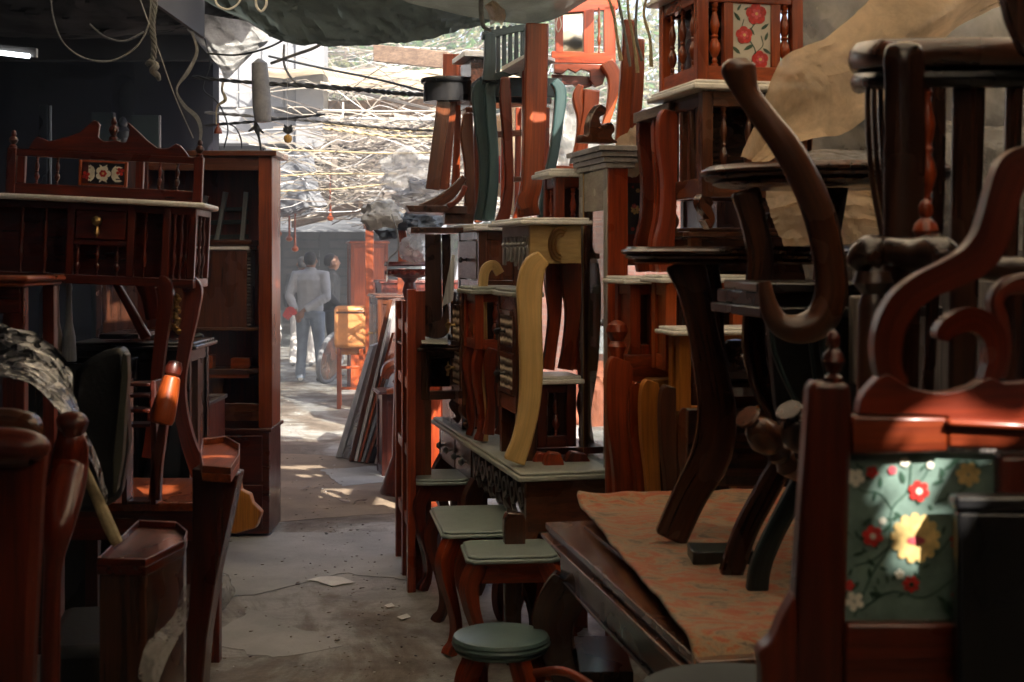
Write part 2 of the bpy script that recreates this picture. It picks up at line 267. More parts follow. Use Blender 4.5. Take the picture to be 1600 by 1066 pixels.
class MB:
    def __init__(s, mats=None): s.v = []; s.f = []; s.g = []; s.mi = []; s.M = Matrix(); s.slot = 0; s.kids = []; s.mats = mats
    def add(s, vs, fs, gr=None, slot=None):
        o = len(s.v); vs = [s.M @ V(p) for p in vs]; s.v += vs
        if gr is None:
            lo = [min(p[i] for p in vs) for i in range(3)]; hi = [max(p[i] for p in vs) for i in range(3)]
            a = max(range(3), key=lambda i: hi[i]-lo[i]); r = [rnd.uniform(-20, 20) for _ in range(3)]
            ix = [(1, 2, 0), (2, 0, 1), (0, 1, 2)][a]
            gr = [(p[ix[0]]+r[0], p[ix[1]]+r[1], p[ix[2]]+r[2]) for p in vs]
        s.g += gr; s.f += [tuple(i+o for i in f) for f in fs]; s.mi += [s.slot if slot is None else slot]*len(fs)
    def box(s, x0, x1, y0, y1, z0, z1, slot=None):
        s.add([(x0,y0,z0),(x1,y0,z0),(x1,y1,z0),(x0,y1,z0),(x0,y0,z1),(x1,y0,z1),(x1,y1,z1),(x0,y1,z1)],
              [(3,2,1,0),(4,5,6,7),(0,1,5,4),(1,2,6,5),(2,3,7,6),(3,0,4,7)], slot=slot)
    def prism(s, pts, d, slot=None, gr=None):             # 3-D outline and an extrusion vector
        n = len(pts); d = V(d); a = [V(p) for p in pts]; b = [p+d for p in a]
        s.add(a+b, [tuple(range(n))[::-1], tuple(range(n, 2*n))]+[(i, (i+1) % n, n+(i+1) % n, n+i) for i in range(n)], slot=slot)
    def tube(s, pts, rad, n=8, slot=None, flat=None, caps=True):
        """swept round section; rad scalar or list; flat=(vector,k) scales the section by k along the vector"""
        pts = [V(p) for p in pts]; L = len(pts); rad = rad if isinstance(rad, (list, tuple)) else [rad]*L
        vs = []; gr = []; r0 = [rnd.uniform(-20, 20) for _ in range(3)]; up = None; acc = 0
        for i, p in enumerate(pts):
            t = (pts[min(L-1, i+1)]-pts[max(0, i-1)]); t = t.normalized() if t.length > 1e-9 else V((0, 0, 1))
            if up is None: up = t.orthogonal().normalized()
            up = (up - t*up.dot(t)); up = up.normalized() if up.length > 1e-6 else t.orthogonal().normalized(); w_ = t.cross(up)
            if i: acc += (p-pts[i-1]).length
            for k in range(n):
                a = 2*math.pi*k/n; o = up*math.cos(a)*rad[i]+w_*math.sin(a)*rad[i]
                if flat: o += flat[0]*o.dot(flat[0])*(flat[1]-1)
                vs.append(p+o); gr.append((o.x+r0[0], o.y+o.z*0.5+r0[1], acc+r0[2]))
        fs = [(i*n+k, i*n+(k+1) % n, (i+1)*n+(k+1) % n, (i+1)*n+k) for i in range(L-1) for k in range(n)]
        if caps: fs += [tuple(range(n))[::-1], tuple(range((L-1)*n, L*n))]
        s.add(vs, fs, gr, slot)
    def lathe(s, prof, base, axis=(0, 0, 1), n=16, slot=None):  # prof [(r, h)]
        ax = V(axis).normalized(); b = V(base); pts = [b+ax*h for r, h in prof]
        u = ax.orthogonal().normalized(); w_ = ax.cross(u); vs = []; gr = []; r0 = [rnd.uniform(-20, 20) for _ in range(3)]
        for (r, h), p in zip(prof, pts):
            for k in range(n):
                a = 2*math.pi*k/n; o = (u*math.cos(a)+w_*math.sin(a))*max(r, 1e-4); vs.append(p+o); gr.append((o.x+r0[0], o.y+o.z*.5+r0[1], h+r0[2]))
        L = len(prof); fs = [(i*n+k, i*n+(k+1) % n, (i+1)*n+(k+1) % n, (i+1)*n+k) for i in range(L-1) for k in range(n)]
        fs += [tuple(range(n))[::-1], tuple(range((L-1)*n, L*n))]; s.add(vs, fs, gr, slot)
    def ribbon(s, c, wd, N, n=5, slot=None, half=True):
        """flat curved board: centre line c (3-D), widths wd in metres, N = thickness vector"""
        N = V(N); nn = N.normalized(); L0 = len(c); q = catmull([(*p, w_) for p, w_ in zip(c, wd)], n) if n > 1 else [(*p, w_) for p, w_ in zip(c, wd)]
        L = len(q); vs = []; gr = []; r0 = [rnd.uniform(-20, 20) for _ in range(3)]; acc = 0
        for i, (x, y, z, w_) in enumerate(q):
            p = V((x, y, z)); t = V(q[min(L-1, i+1)][:3])-V(q[max(0, i-1)][:3]); t = t.normalized(); sd = nn.cross(t).normalized()
            if i: acc += (p-V(q[i-1][:3])).length
            for a, b in ((-.5, -.5), (.5, -.5), (.5, .5), (-.5, .5)):
                vs.append(p+sd*w_*a+N*b); gr.append((w_*a+r0[0], N.length*b+r0[1], acc+r0[2]))
        fs = [(i*4+k, i*4+(k+1) % 4, (i+1)*4+(k+1) % 4, (i+1)*4+k) for i in range(L-1) for k in range(4)]
        fs += [(3, 2, 1, 0), tuple(range((L-1)*4, L*4))]; s.add(vs, fs, gr, slot)
    def grid(s, rows, slot=None):                        # rows of 3-D points
        m_ = len(rows[0]); vs = [p for r in rows for p in r]; r0 = rnd.uniform(-9, 9)
        s.add(vs, [(i*m_+j, i*m_+j+1, (i+1)*m_+j+1, (i+1)*m_+j) for i in range(len(rows)-1) for j in range(m_-1)], [tuple(V(p)+V((r0,)*3)) for p in vs], slot)
class Thing:
    def __init__(s, name, label, cat, group=None, kind=None): s.name, s.label, s.cat, s.group, s.kind = name, label, cat, group, kind; s.parts = []
    def part(s, name, mat, parent=None, bev=0.003, M_=None, thick=0, sub=0, remesh=0):
        mb = MB(); mb.name, mb.mat, mb.par, mb.bev, mb.thick, mb.sub, mb.remesh = name, mat, parent, bev, thick, sub, remesh
        if M_ is not None: mb.M = M_
        s.parts.append(mb); return mb
    def done(s):
        parts = [p for p in s.parts if p.v]; allv = [v for p in parts for v in p.v]
        base = V(((min(v.x for v in allv)+max(v.x for v in allv))/2, (min(v.y for v in allv)+max(v.y for v in allv))/2, min(v.z for v in allv)))
        single = len(parts) == 1
        if not single:
            root = bpy.data.objects.new(s.name, None); root.empty_display_size = 0.05; col.objects.link(root); root.location = base
        for p in parts:
            me = bpy.data.meshes.new(p.name if not single else s.name); me.from_pydata([v-base for v in p.v], [], p.f)
            at = me.attributes.new('grain', 'FLOAT_VECTOR', 'POINT'); at.data.foreach_set('vector', [c for g in p.g for c in g])
            for m_ in (p.mat if isinstance(p.mat, list) else [p.mat]): me.materials.append(m_)
            me.polygons.foreach_set('material_index', p.mi); me.polygons.foreach_set('use_smooth', [True]*len(p.f))
            me.validate(); me.set_sharp_from_angle(angle=R(38)); me.update()
            o = bpy.data.objects.new(p.name if not single else s.name, me); col.objects.link(o); p.obj = o
            if p.remesh:
                rm = o.modifiers.new('remesh', 'REMESH'); rm.mode = 'VOXEL'; rm.voxel_size = p.remesh; rm.use_smooth_shade = True
                sm = o.modifiers.new('smooth', 'SMOOTH'); sm.factor = 0.6; sm.iterations = 5
            if p.sub: sb = o.modifiers.new('subsurf', 'SUBSURF'); sb.levels = sb.render_levels = p.sub
            if p.thick: sd = o.modifiers.new('solid', 'SOLIDIFY'); sd.thickness = p.thick
            if p.bev: b = o.modifiers.new('bevel', 'BEVEL'); b.width = p.bev; b.segments = 2; b.limit_method = 'ANGLE'; b.angle_limit = R(40); b.use_clamp_overlap = True; b.harden_normals = False
        if single: root = parts[0].obj; root.location = base
        else:
            for p in parts: p.obj.parent = p.par.obj if p.par is not None else root
        if s.kind: root['kind'] = s.kind
        if s.label: root['label'] = s.label
        if s.cat and not s.kind == 'structure': root['category'] = s.cat
        if s.group: root['group'] = s.group
        s.root = root; return root
def one(name, label, cat, mat, build, group=None, kind=None, bev=0.003, thick=0, sub=0):
    t = Thing(name, label, cat, group, kind); mb = t.part(name, mat, bev=bev, thick=thick, sub=sub); build(mb); return t.done()
def frame(px, Y, z, rot=0, tilt=0, roll=0):               # local frame standing at a point of the place
    p = P(px, HY, Y); return Matrix.Translation((p.x, p.y, z)) @ Euler((R(tilt), R(roll), R(rot))).to_matrix().to_4x4()
def zof(py, Y): return H-(py-HY)/F*Y
SP = [(.5,0),(.5,.03),(.3,.05),(.42,.09),(.28,.13),(.62,.2),(.85,.28),(.7,.36),(.38,.43),(.55,.47),(.38,.5),(.55,.56),(.7,.66),(.45,.78),(.3,.85),(.5,.89),(.3,.92),(.5,.96),(.5,1)]
def spindle(mb, p, h, r, axis=(0,0,1), n=10): mb.lathe([(a*r, b*h) for a, b in SP], p, axis, n)
def finial(mb, p, h, r, n=12): mb.lathe([(.8*r,0),(.8*r,.12*h),(.35*r,.2*h),(.7*r,.28*h),(r,.42*h),(.85*r,.55*h),(.35*r,.66*h),(.55*r,.72*h),(.55*r,.86*h),(.3*r,.96*h),(0,h)], p, (0,0,1), n)
def slab(mb, x0, x1, y0, y1, z, t, lip=0.012):            # moulded top with a stepped edge
    mb.box(x0, x1, y0, y1, z, z+t*0.6); mb.box(x0+lip, x1-lip, y0+lip, y1-lip, z+t*0.6-0.0005, z+t)
def cleg(mb, x, y, z0, z1, dx, dy, w=0.05, t=0.035, bow=0.026):  # curved board leg bowing towards (dx,dy)
    h = z1-z0; d = V((dx, dy, 0)).normalized(); N = V((-d.y, d.x, 0))*t
    prof = [(1.0, 0.0, 1.0), (.93, .35, 1.15), (.82, .9, 1.1), (.65, .75, .85), (.45, .1, .65), (.25, -.35, .55), (.1, -.15, .6), (.03, .35, .8), (0, .5, .75)]
    mb.ribbon([V((x, y, z0+h*a))+d*bow*b for a, b, c in prof], [w*c for a, b, c in prof], N, 4)
def petals(mb, c, u, v, n, r, slot, wd=0.5, off=0.0012, th=0.0012, ph=0.0, tip=1.0):
    nrm = u.cross(v).normalized()
    for k in range(n):
        a = 2*math.pi*k/n+ph; d = u*math.cos(a)+v*math.sin(a); e = -u*math.sin(a)+v*math.cos(a); w_ = r*wd
        pts = [c+d*r*q+e*w_*s_ for q, s_ in ((.08, 0), (.4, -.42), (.75, -.5), (.97, -.25*tip), (1.0, 0), (.97, .25*tip), (.75, .5), (.4, .42))]
        mb.prism([p+nrm*(off+(k % 2)*.0005+(k == n-1)*.0003) for p in pts], nrm*th, slot)
def disc(mb, c, u, v, r, slot, off=0.0026, th=0.0012, n=12, ky=1.0):
    nrm = u.cross(v).normalized(); mb.prism([c+u*math.cos(2*math.pi*k/n)*r+v*math.sin(2*math.pi*k/n)*r*ky+nrm*off for k in range(n)], nrm*th, slot)
def leaf(mb, c, u, v, ang, L, slot, off=0.0008, wd=.32):
    nrm = u.cross(v).normalized(); d = u*math.cos(ang)+v*math.sin(ang); e = -u*math.sin(ang)+v*math.cos(ang)
    mb.prism([c+d*L*a+e*L*wd*b+nrm*off for a, b in ((0,0),(.25,-.45),(.6,-.45),(1,0.1),(.6,.5),(.25,.45))], nrm*0.001, slot)
def vine(mb, pts, u, v, o, w_, slot):
    nrm = u.cross(v).normalized(); mb.ribbon([o+u*a+v*b+nrm*0.0008 for a, b in pts], [w_]*len(pts), nrm*0.001, 5, slot)
FM = lambda base: [base]+M['cloths']                      # slots: 0 base 1 red 2 green 3 yellow 4 cream 5 pink 6 ink
# ============================================================ THE SETTING
def inpoly(x, y, poly):
    c = False; n = len(poly)
    for i in range(n):
        x1, y1 = poly[i]; x2, y2 = poly[(i+1) % n]
        if (y1 > y) != (y2 > y) and x < (x2-x1)*(y-y1)/(y2-y1)+x1: c = not c
    return c
t = Thing('ground', None, None, kind='structure'); mb = t.part('ground', M['ground'], bev=0)
xs = [-150, -40, -10] + [-6+0.25*i for i in range(49)] + [12, 40, 150]; ys = [-60, -10, 0] + [3+0.25*i for i in range(100)] + [40, 80, 200]
mb.grid([[V((x, y, 0)) for x in xs] for y in ys])
t.done()
# broken screed laid over the floor in two places: real thin sheets with ragged borders
def patch(name, pts, z, mat, seed):
    q = []
    n = len(pts)
    for i in range(n):
        a, b = V((*pts[i], 0)), V((*pts[(i+1) % n], 0))
        for k in range(14):
            p = a.lerp(b, k/14); d = noise.noise(V((p.x*3+seed, p.y*3, 1)))*0.05+noise.noise(V((p.x*11+seed, p.y*11, 5)))*0.03
            q.append(V((p.x+d, p.y+d*1.4, z)))
    tt = Thing(name, None, None, kind='structure'); m_ = tt.part(name, mat, bev=0); m_.prism(q, (0, 0, 0.0015)); tt.done()
def g2(px, py): p = G(px, py); return (p.x, p.y)
M['screed'] = plain('pale_screed', (0.37, 0.37, 0.35), 0.6, var=0.3, scale=2.2, bumps=0.25, bscale=40)
M['screed2'] = plain('brown_screed', (0.25, 0.19, 0.135), 0.7, var=0.35, scale=2.5, bumps=0.3, bscale=40)
patch('ground_patch', [g2(150, 838), g2(620, 830), g2(640, 905), g2(520, 900), g2(400, 930), g2(150, 940)], 0.002, M['screed'], 1)
patch('ground_patch', [g2(300, 700), g2(640, 722), g2(640, 800), g2(300, 826)], 0.001, M['screed2'], 4)
patch('ground_patch', [g2(380, 955), g2(500, 990), g2(530, 1012), g2(420, 1030), g2(330, 1000)], 0.001, M['screed'], 8)
patch('ground_patch', [g2(500, 735), g2(600, 728), g2(625, 752), g2(540, 760)], 0.004, M['screed'], 9)

# ---- roofs: mostly unseen sheets, added and cut to shape the light
def sun_hole(pts3, zr):                                 # where the roof must be open for sun to reach those places
    return [((p - SUND*((p.z-zr)/SUND.z)).x, (p - SUND*((p.z-zr)/SUND.z)).y) for p in pts3]
def roofsheet(name, label, mat, x0, x1, y0, y1, z, holes, st=0.05, skew=0.0, th=0.004):
    vs = {}; fs = []; vl = []
    nx, ny = int((x1-x0)/st), int((y1-y0)/st)
    for j in range(ny):
        for i in range(nx):
            cx, cy = x0+(i+.5)*st, y0+(j+.5)*st
            cx2 = cx+skew*(cy)
            if any(inpoly(cx2, cy, h) for h in holes): continue
            ids = []
            for a, b in ((i, j), (i+1, j), (i+1, j+1), (i, j+1)):
                if (a, b) not in vs:
                    vs[(a, b)] = len(vl); X, Yy = x0+a*st, y0+b*st
                    vl.append(V((X+skew*Yy, Yy, z+0.018*math.sin(X*40)+0.03*noise.noise(V((X, Yy*.6, 2))))))
                ids.append(vs[(a, b)])
            fs.append(tuple(ids))
    tt = Thing(name, label, 'roof sheet'); m_ = tt.part(name, mat, bev=0, thick=th); m_.add(vl, fs); return tt.done()
ZR = 3.05
chair = lambda a: [P(x, y, 2.02) for x, y in a]
holes = [sun_hole(chair([(1392, 640), (1480, 640), (1478, 760), (1482, 830), (1418, 918), (1376, 800), (1384, 720)]), ZR),
         sun_hole(chair([(1480, 640), (1640, 655), (1640, 694), (1480, 692)]), ZR),
         sun_hole([P(245, 560, 4.9), P(300, 560, 4.9), P(300, 668, 4.9), P(238, 668, 4.9)], ZR),
         sun_hole([P(318, 690, 4.55), P(380, 700, 4.55), P(380, 728, 4.55), P(320, 728, 4.55)], ZR),
         sun_hole([P(240, 735, 5.4), P(300, 735, 5.4), P(285, 780, 5.2), P(240, 775, 5.2)], ZR)]
pale_holes = [sun_hole([P(x, y, 4.4) for x, y in ((1150, -80), (1560, -120), (1560, 420), (1150, 330))], ZR)]
roofsheet('roof_sheet', 'unseen dark corrugated roof sheet with openings cut for the sun over the near aisle and stacked furniture', M['roof'], -1.9, 3.3, -8.0, 7.4, ZR, holes+[[(-0.3, 5.9), (3.4, 5.9), (3.4, 7.5), (-0.3, 7.5)]]+[[(-1.8, 5.7), (-.85, 5.7), (-.85, 7.35), (-1.8, 7.35)], [(-.2, -1.5), (1.15, -1.5), (1.15, .4), (-.2, .4)], [(0.15, 1.0), (1.4, 1.0), (1.65, 2.3), (1.65, 5.5), (0.15, 5.5)], [(-.85, 4.3), (.15, 3.6), (.15, 5.5), (-.3, 5.5), (-.3, 7.2), (-.85, 7.2)], [(0.9, 3.3), (3.4, 3.3), (3.4, 6.0), (2.2, 6.0), (0.9, 5.2)]], st=0.04)  # unseen roof; openings cut along the sun's path to light chosen spots
roofsheet('roof_sheet', 'unseen pale translucent sheet added to light the plastic covered heap', M['fillsheet'], 0.8, 3.4, 3.2, 5.6, ZR+.06, [], st=0.2)  # unseen; added so sun through it glows on the heap
roofsheet('roof_sheet', 'long unseen translucent strip added for soft light on the near aisle', M['fillsheet'], -1.05, 1.8, 0.7, 5.6, ZR+.09, holes, st=0.04)  # unseen; added as soft top light for the near furniture
roofsheet('roof_sheet', 'small unseen translucent sheet added for soft light at the aisle edge', M['fillsheet'], -1.87, -0.25, 5.65, 7.35, ZR+.09, [], st=0.15)  # unseen; added to light the aisle faces of the right row
roofsheet('roof_sheet', 'unseen pale translucent sheet added above the viewer for front fill', M['fillsheet'], -0.35, 1.3, -1.8, .5, ZR+.09, [], st=0.15)  # unseen; added as front fill for the near chair and table
roofsheet('roof_sheet', 'unseen torn translucent sheet added to soften sun on the near stack tops', M['fillsheet'], -.28, 1.05, 5.75, 7.0, 3.22, [[(.55, 6.1), (.8, 6.0), (.85, 6.5), (.6, 6.45)]], st=0.1)  # unseen; added to turn hard sun soft on the upper tier
roofsheet('roof_sheet', 'unseen dull translucent sheet added to keep sun off the far aisle floor', M['fillsheet'], -1.94, 1.6, 7.35, 8.75, 3.40, [], st=0.2)  # unseen; added to shade the aisle floor from direct sun
roofsheet('roof_sheet', 'unseen dark roof sheet added to dim the back of the right row', M['roof'], 1.7, 4.6, 5.8, 9.0, 3.2, [], st=0.2)  # unseen; added to keep the right row dim
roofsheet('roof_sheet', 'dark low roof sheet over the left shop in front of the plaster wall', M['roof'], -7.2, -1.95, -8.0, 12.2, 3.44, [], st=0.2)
tt = Thing('added_rear_wall', 'unseen dark wall added behind the viewer to cut front light', 'wall'); tt.part('added_rear_wall', M['walld'], bev=0).box(-5, 3.5, -8.4, -8.2, -.05, 3.4); tt.done()  # unseen; added to hold back fill light from behind the camera
tt = Thing('sun_stop_board', 'dark board added to stop sun leaking between the left shop roof and the aisle roof', 'board'); tt.part('sun_stop_board', M['roof'], bev=0).box(-1.97, -1.945, -8.1, 9.0, 2.98, 3.43); tt.done()  # added to block a sun leak between the two roofs
tt = Thing('roof_beam', 'dark square timber beam under the left shop roof, across its front', 'beam', 'beams under the left roof'); tt.part('roof_beam', M['roof']).box(-7, -1.97, 9.9, 10.05, 3.18, 3.40); tt.done()
tt = Thing('roof_beam', 'dark square timber beam under the left shop roof, close to the plaster wall', 'beam', 'beams under the left roof'); tt.part('roof_beam', M['roof']).box(-7, -2.3, 11.6, 11.74, 3.2, 3.40); tt.done()

# ---- walls
t = Thing('shop_wall', 'dark plaster shop wall with a small black arched niche', 'wall')
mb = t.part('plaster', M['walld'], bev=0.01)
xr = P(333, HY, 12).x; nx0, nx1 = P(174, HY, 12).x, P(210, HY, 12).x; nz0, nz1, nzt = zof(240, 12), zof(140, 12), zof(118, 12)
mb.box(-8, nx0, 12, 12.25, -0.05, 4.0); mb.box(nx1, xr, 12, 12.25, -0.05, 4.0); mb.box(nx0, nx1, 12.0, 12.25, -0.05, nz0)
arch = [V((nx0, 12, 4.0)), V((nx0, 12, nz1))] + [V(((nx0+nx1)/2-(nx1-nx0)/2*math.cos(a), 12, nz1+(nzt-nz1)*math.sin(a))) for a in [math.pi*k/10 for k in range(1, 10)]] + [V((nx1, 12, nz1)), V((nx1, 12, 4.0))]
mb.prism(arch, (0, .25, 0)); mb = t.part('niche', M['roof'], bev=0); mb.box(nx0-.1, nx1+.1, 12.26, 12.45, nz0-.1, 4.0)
t.done()
t = Thing('shop_wall', 'dark side wall deep inside the left shop', 'wall'); t.part('shop_wall', M['walld'], bev=0).box(-5.2, -5.0, -8.2, 12, -0.05, 3.6); t.done()
t = Thing('white_building', 'white plastered upper storey overhanging the alley beside the bare sticks', 'building')
mb = t.part('wall', M['wallw'], bev=0.012); x0, x1 = -4.4, P(507, HY, 15).x
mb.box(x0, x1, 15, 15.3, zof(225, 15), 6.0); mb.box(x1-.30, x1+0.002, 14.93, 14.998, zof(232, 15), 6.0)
mb = t.part('ledge', M['iron']); mb.box(P(432, HY, 15).x, P(503, HY, 15).x, 14.86, 14.928, zof(178, 15), zof(171, 15))
mb = t.part('soffit', M['walld'], bev=0); mb.box(x0, x1, 15.31, 17.5, zof(222, 15), zof(222, 15)+.1)
for i in range(4):
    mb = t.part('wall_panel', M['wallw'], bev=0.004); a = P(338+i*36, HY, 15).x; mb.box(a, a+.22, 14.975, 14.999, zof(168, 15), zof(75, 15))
t.done()
t = Thing('floor_litter', 'scattered chips, leaf bits and grit on the aisle floor', 'litter', kind='stuff'); mb = t.part('floor_litter', [M['brown'], M['paper'], M['screed2'], M['iron']], bev=0); q = random.Random(77)
for k in range(1300):
    y = 4.6+12*q.random()**1.7; sd = q.random(); x = -.21*y + (.35+q.gauss(0, .18) if sd < .42 else (-.75+q.gauss(0, .18) if sd < .62 else q.uniform(-.9, .6)))+.35
    s = q.uniform(.002, .010)*(1.6 if q.random() < .06 else 1); a = q.uniform(0, 6.28); c_ = V((x, y, .0045)); u = V((math.cos(a), math.sin(a), 0))*s; v_ = V((-math.sin(a), math.cos(a), 0))*s*q.uniform(.3, .9)
    mb.prism([c_-u, c_+v_, c_+u*.8+v_*.3, c_-v_*.7], (0, 0, s*.3), slot=q.choice([0, 0, 2, 2, 3, 1]) if q.random() < .5 else 2)
t.done()
t = Thing('alley_wall', 'grey plaster wall along the far side of the alley behind the walkers', 'wall')
mb = t.part('alley_wall', plain('grey_wall', (0.12, 0.12, 0.12), 0.85, var=0.5, scale=2)); a, b = P(300, HY, 15.4), P(330, HY, 27)
mb.prism([V((a.x, a.y, -.05)), V((b.x, b.y, -.05)), V((b.x, b.y, 2.9)), V((a.x, a.y, 2.7))], (-.2, 0, 0)); t.done()
t = Thing('end_wall', 'dark shuttered shop front closing the alley behind the walkers', 'building')
mb = t.part('wall', plain('dim_wall', (0.05, 0.055, 0.055), 0.8, var=0.5, scale=1.5)); mb.box(-6, -1.6, 25, 25.2, -0.05, 2.35)
for i in range(5):
    mb = t.part('shutter', M['iron']); a = -5.6+i*.8
    for k in range(11): mb.box(a, a+.62, 24.93, 24.99, .3+k*.16, .42+k*.16)
mb = t.part('awning', M['tarp'], bev=0); mb.prism([V((-6, 23.6, 2.0)), V((-1.6, 23.6, 2.0)), V((-1.6, 25, 2.4)), V((-6, 25, 2.4))], (0, 0, .03)); t.done()
t = Thing('brick_wall', 'old red brick wall seen behind the stacks of furniture', 'wall')
mb = t.part('brick_wall', M['brick']); mb.box(0.2, 12, 15.5, 15.8, -0.05, 2.6); t.done()
t = Thing('back_wall', 'dark wall behind the plastic covered furniture heap', 'wall')
mb = t.part('back_wall', M['walld'], bev=0); mb.box(3.3, 3.5, -8.2, 9.5, -.05, 3.1); mb.box(1.75, 3.298, 8.6, 8.75, -.05, 3.15); t.done()  # long side piece added to close off fill light

# ---- trees beyond the alley
def leafmat(name, c):
    m, nt, b, o = newmat(name); oi = coords(nt); n = tex(nt, 'ShaderNodeTexNoise', oi, 3, 4, 0.6)
    r = ramp(nt, [(0.35, tuple(x*.45 for x in c)), (0.65, tuple(x*1.5 for x in c))], 0, 0); nt.links.new(n.outputs[0], r.inputs[0]); nt.links.new(r.outputs[0], b.inputs['Base Color'])
    b.inputs['Roughness'].default_value = .5; tr = nt.nodes.new('ShaderNodeBsdfTranslucent'); nt.links.new(r.outputs[0], tr.inputs[0]); ms = nt.nodes.new('ShaderNodeMixShader'); ms.inputs[0].default_value = .4
    nt.links.new(b.outputs[0], ms.inputs[1]); nt.links.new(tr.outputs[0], ms.inputs[2]); nt.links.new(ms.outputs[0], o.inputs[0]); return m
LM = [leafmat('leaf_green', (0.07, 0.13, 0.045)), leafmat('leaf_olive', (0.15, 0.16, 0.07)), leafmat('leaf_pale', (0.24, 0.24, 0.13))]
BARK = plain('bark', (0.20, 0.16, 0.12), .85, var=.4, scale=8, bumps=.5)
def tree(px, Y, h, r, n, lm, label, seed):
    q = random.Random(seed); t = Thing('tree', label, 'tree', 'trees beyond the alley'); b = P(px, HY, Y); b.z = 0
    tr = t.part('trunk', BARK, bev=0); top = V((b.x+q.uniform(-.5, .5), b.y, h*.55)); tr.tube([b, b.lerp(top, .5)+V((.15, 0, 0)), top], [.22, .17, .12], 9)
    cl = []
    for k in range(11):
        a = q.uniform(0, 6.28); e = top+V((math.cos(a)*r*q.uniform(.4, .9), math.sin(a)*r*q.uniform(.4, .9), q.uniform(-.15, .75)*h*.55)); m_ = top.lerp(e, .5)+V((0, 0, -.25))
        tr.tube([top+V((0, 0, -q.uniform(0, 1.2))), m_, e], [.07, .045, .015], 6); cl.append((e, q.uniform(.35, .62)*r)); cl.append((m_, .3*r))
    mb = t.part('crown', lm, bev=0); vs = []; fs = []
    for k in range(n):
        c, cr = cl[q.randrange(len(cl))]; d = V((q.gauss(0, 1), q.gauss(0, 1), q.gauss(0, .8))).normalized()*cr*q.uniform(.3, 1)**.6; p = c+d
        u = V((q.gauss(0, 1), q.gauss(0, 1), q.gauss(0, 1))).normalized(); v_ = u.orthogonal().normalized(); L = q.uniform(.10, .2)*h/6; o = len(vs)
        vs += [p, p+u*L*.5+v_*L*.22, p+u*L, p+u*L*.5-v_*L*.22]; fs.append((o, o+1, o+2, o+3))
    mb.add(vs, fs); t.done()
tree(560, 27, 6.8, 2.6, 8000, LM[1], 'olive green leafy tree between the white building and the hanging planks', 1)
tree(680, 29, 7.2, 2.8, 8000, LM[2], 'pale dry tree behind the tangle of bare sticks', 2)
tree(800, 24, 6.0, 2.3, 6000, LM[0], 'green tree behind the upended painted table legs', 3)
tree(940, 26, 7.0, 2.6, 6000, LM[2], 'pale leafed tree behind the hanging rope bundle', 4)
tree(480, 31, 7.5, 2.8, 5000, LM[0], 'dark green tree rising behind the white building', 5)

t = Thing('foliage_mass', 'mass of creeper foliage filling the space under the trees beyond the alley', 'creepers', kind='stuff'); mb = t.part('foliage_mass', [LM[0], LM[1], LM[2]], bev=0); q = random.Random(21)
vs_l = []; 
for sl in range(3):
    vs = []; fs = []
    for k in range(3600):
        x, z = q.uniform(-7, 9), q.uniform(1.6, 6.2); n_ = noise.noise(V((x*.8, z*.9, sl*5))); 
        if n_ < -.12: continue
        p = V((x, 27.5+sl*.4+n_*1.2+q.uniform(-.3, .3), z)); u = V((q.gauss(0, 1), q.gauss(0, .6), q.gauss(0, 1))).normalized(); v_ = u.orthogonal().normalized(); L = q.uniform(.12, .32); o = len(vs)
        vs += [p, p+u*L*.5+v_*L*.25, p+u*L, p+u*L*.5-v_*L*.25]; fs.append((o, o+1, o+2, o+3))
    mb.add(vs, fs, slot=sl)
t.done()
# ---- tangle of bare sticks and old string over the far alley
STR = [plain('dry_stick', (0.27, 0.24, 0.20), .8, var=.5, bumps=0), plain('brown_stick', (0.13, 0.11, 0.095), .8, var=.4, bumps=0), plain('white_strip', (0.50, 0.50, 0.50), .6, var=.1, bumps=0)]
t = Thing('stick_tangle', 'dense tangle of dry pale sticks and strips hung over the far alley', 'dry sticks', kind='stuff')
mb = t.part('stick_tangle', STR, bev=0); q = random.Random(11)
for k in range(2600):
    Y = q.uniform(12.5, 26); px = q.choice([q.uniform(430, 720), q.uniform(500, 700), q.uniform(480, 1080)]); py = q.triangular(160, 352, 300) if q.random() < .85 else q.uniform(75, 200)
    if Y < 16 and px < 515 and py < 240: Y = q.uniform(18, 24)
    if Y < 18 and px > 780: Y += 5
    p = P(px, py, Y); a = q.gauss(0, .38)+(math.pi if q.random() < .5 else 0); L = q.uniform(.25, 1.3); d = V((math.cos(a), q.uniform(-.6, .6), math.sin(a)*.75))
    w_ = q.uniform(.003, .009)*(1.7 if q.random() < .1 else 1); pts = [p]
    for s_ in range(3): pts.append(pts[-1]+d*L/3+V((q.gauss(0, .05), q.gauss(0, .05), q.gauss(0, .06))))
    if min(a_.z for a_ in pts) < 1.95: continue
    mb.tube(catmull(pts, 2), w_, 4, slot=q.choice([0, 0, 0, 1, 1, 2]), caps=False)
for k in range(46):
    Y = q.uniform(13, 24); p = P(q.uniform(440, 680), q.uniform(170, 340), Y); d = V((q.uniform(.8, 2.6), q.uniform(-1, 1), q.uniform(-.35, .35)))
    if (p+d).z > 2.0 and p.z > 2.0: mb.tube([p, p+d*.5+V((0, 0, -.05)), p+d], q.uniform(.012, .028), 6, slot=q.choice([0, 1, 1]), caps=False)
t.done()
def timber(name, label, a, b, w_, h_, mat, cat='plank'):
    tt = Thing(name, label, cat); m_ = tt.part(name, mat, bev=.006); d = (b-a); n_ = V((-d.y, d.x, 0)).normalized()*w_
    m_.prism([a, b, b+V((0, 0, h_)), a+V((0, 0, h_))], n_); return tt.done()
BW = wood('weathered_wood', (0.13, 0.085, 0.06), (0.30, 0.21, 0.15), rough=.7, coat=0, dust=.5)
timber('plank', 'broad weathered plank hanging just under the green net', P(583, 96, 12.5), P(700, 108, 12.2), .05, .15, BW)
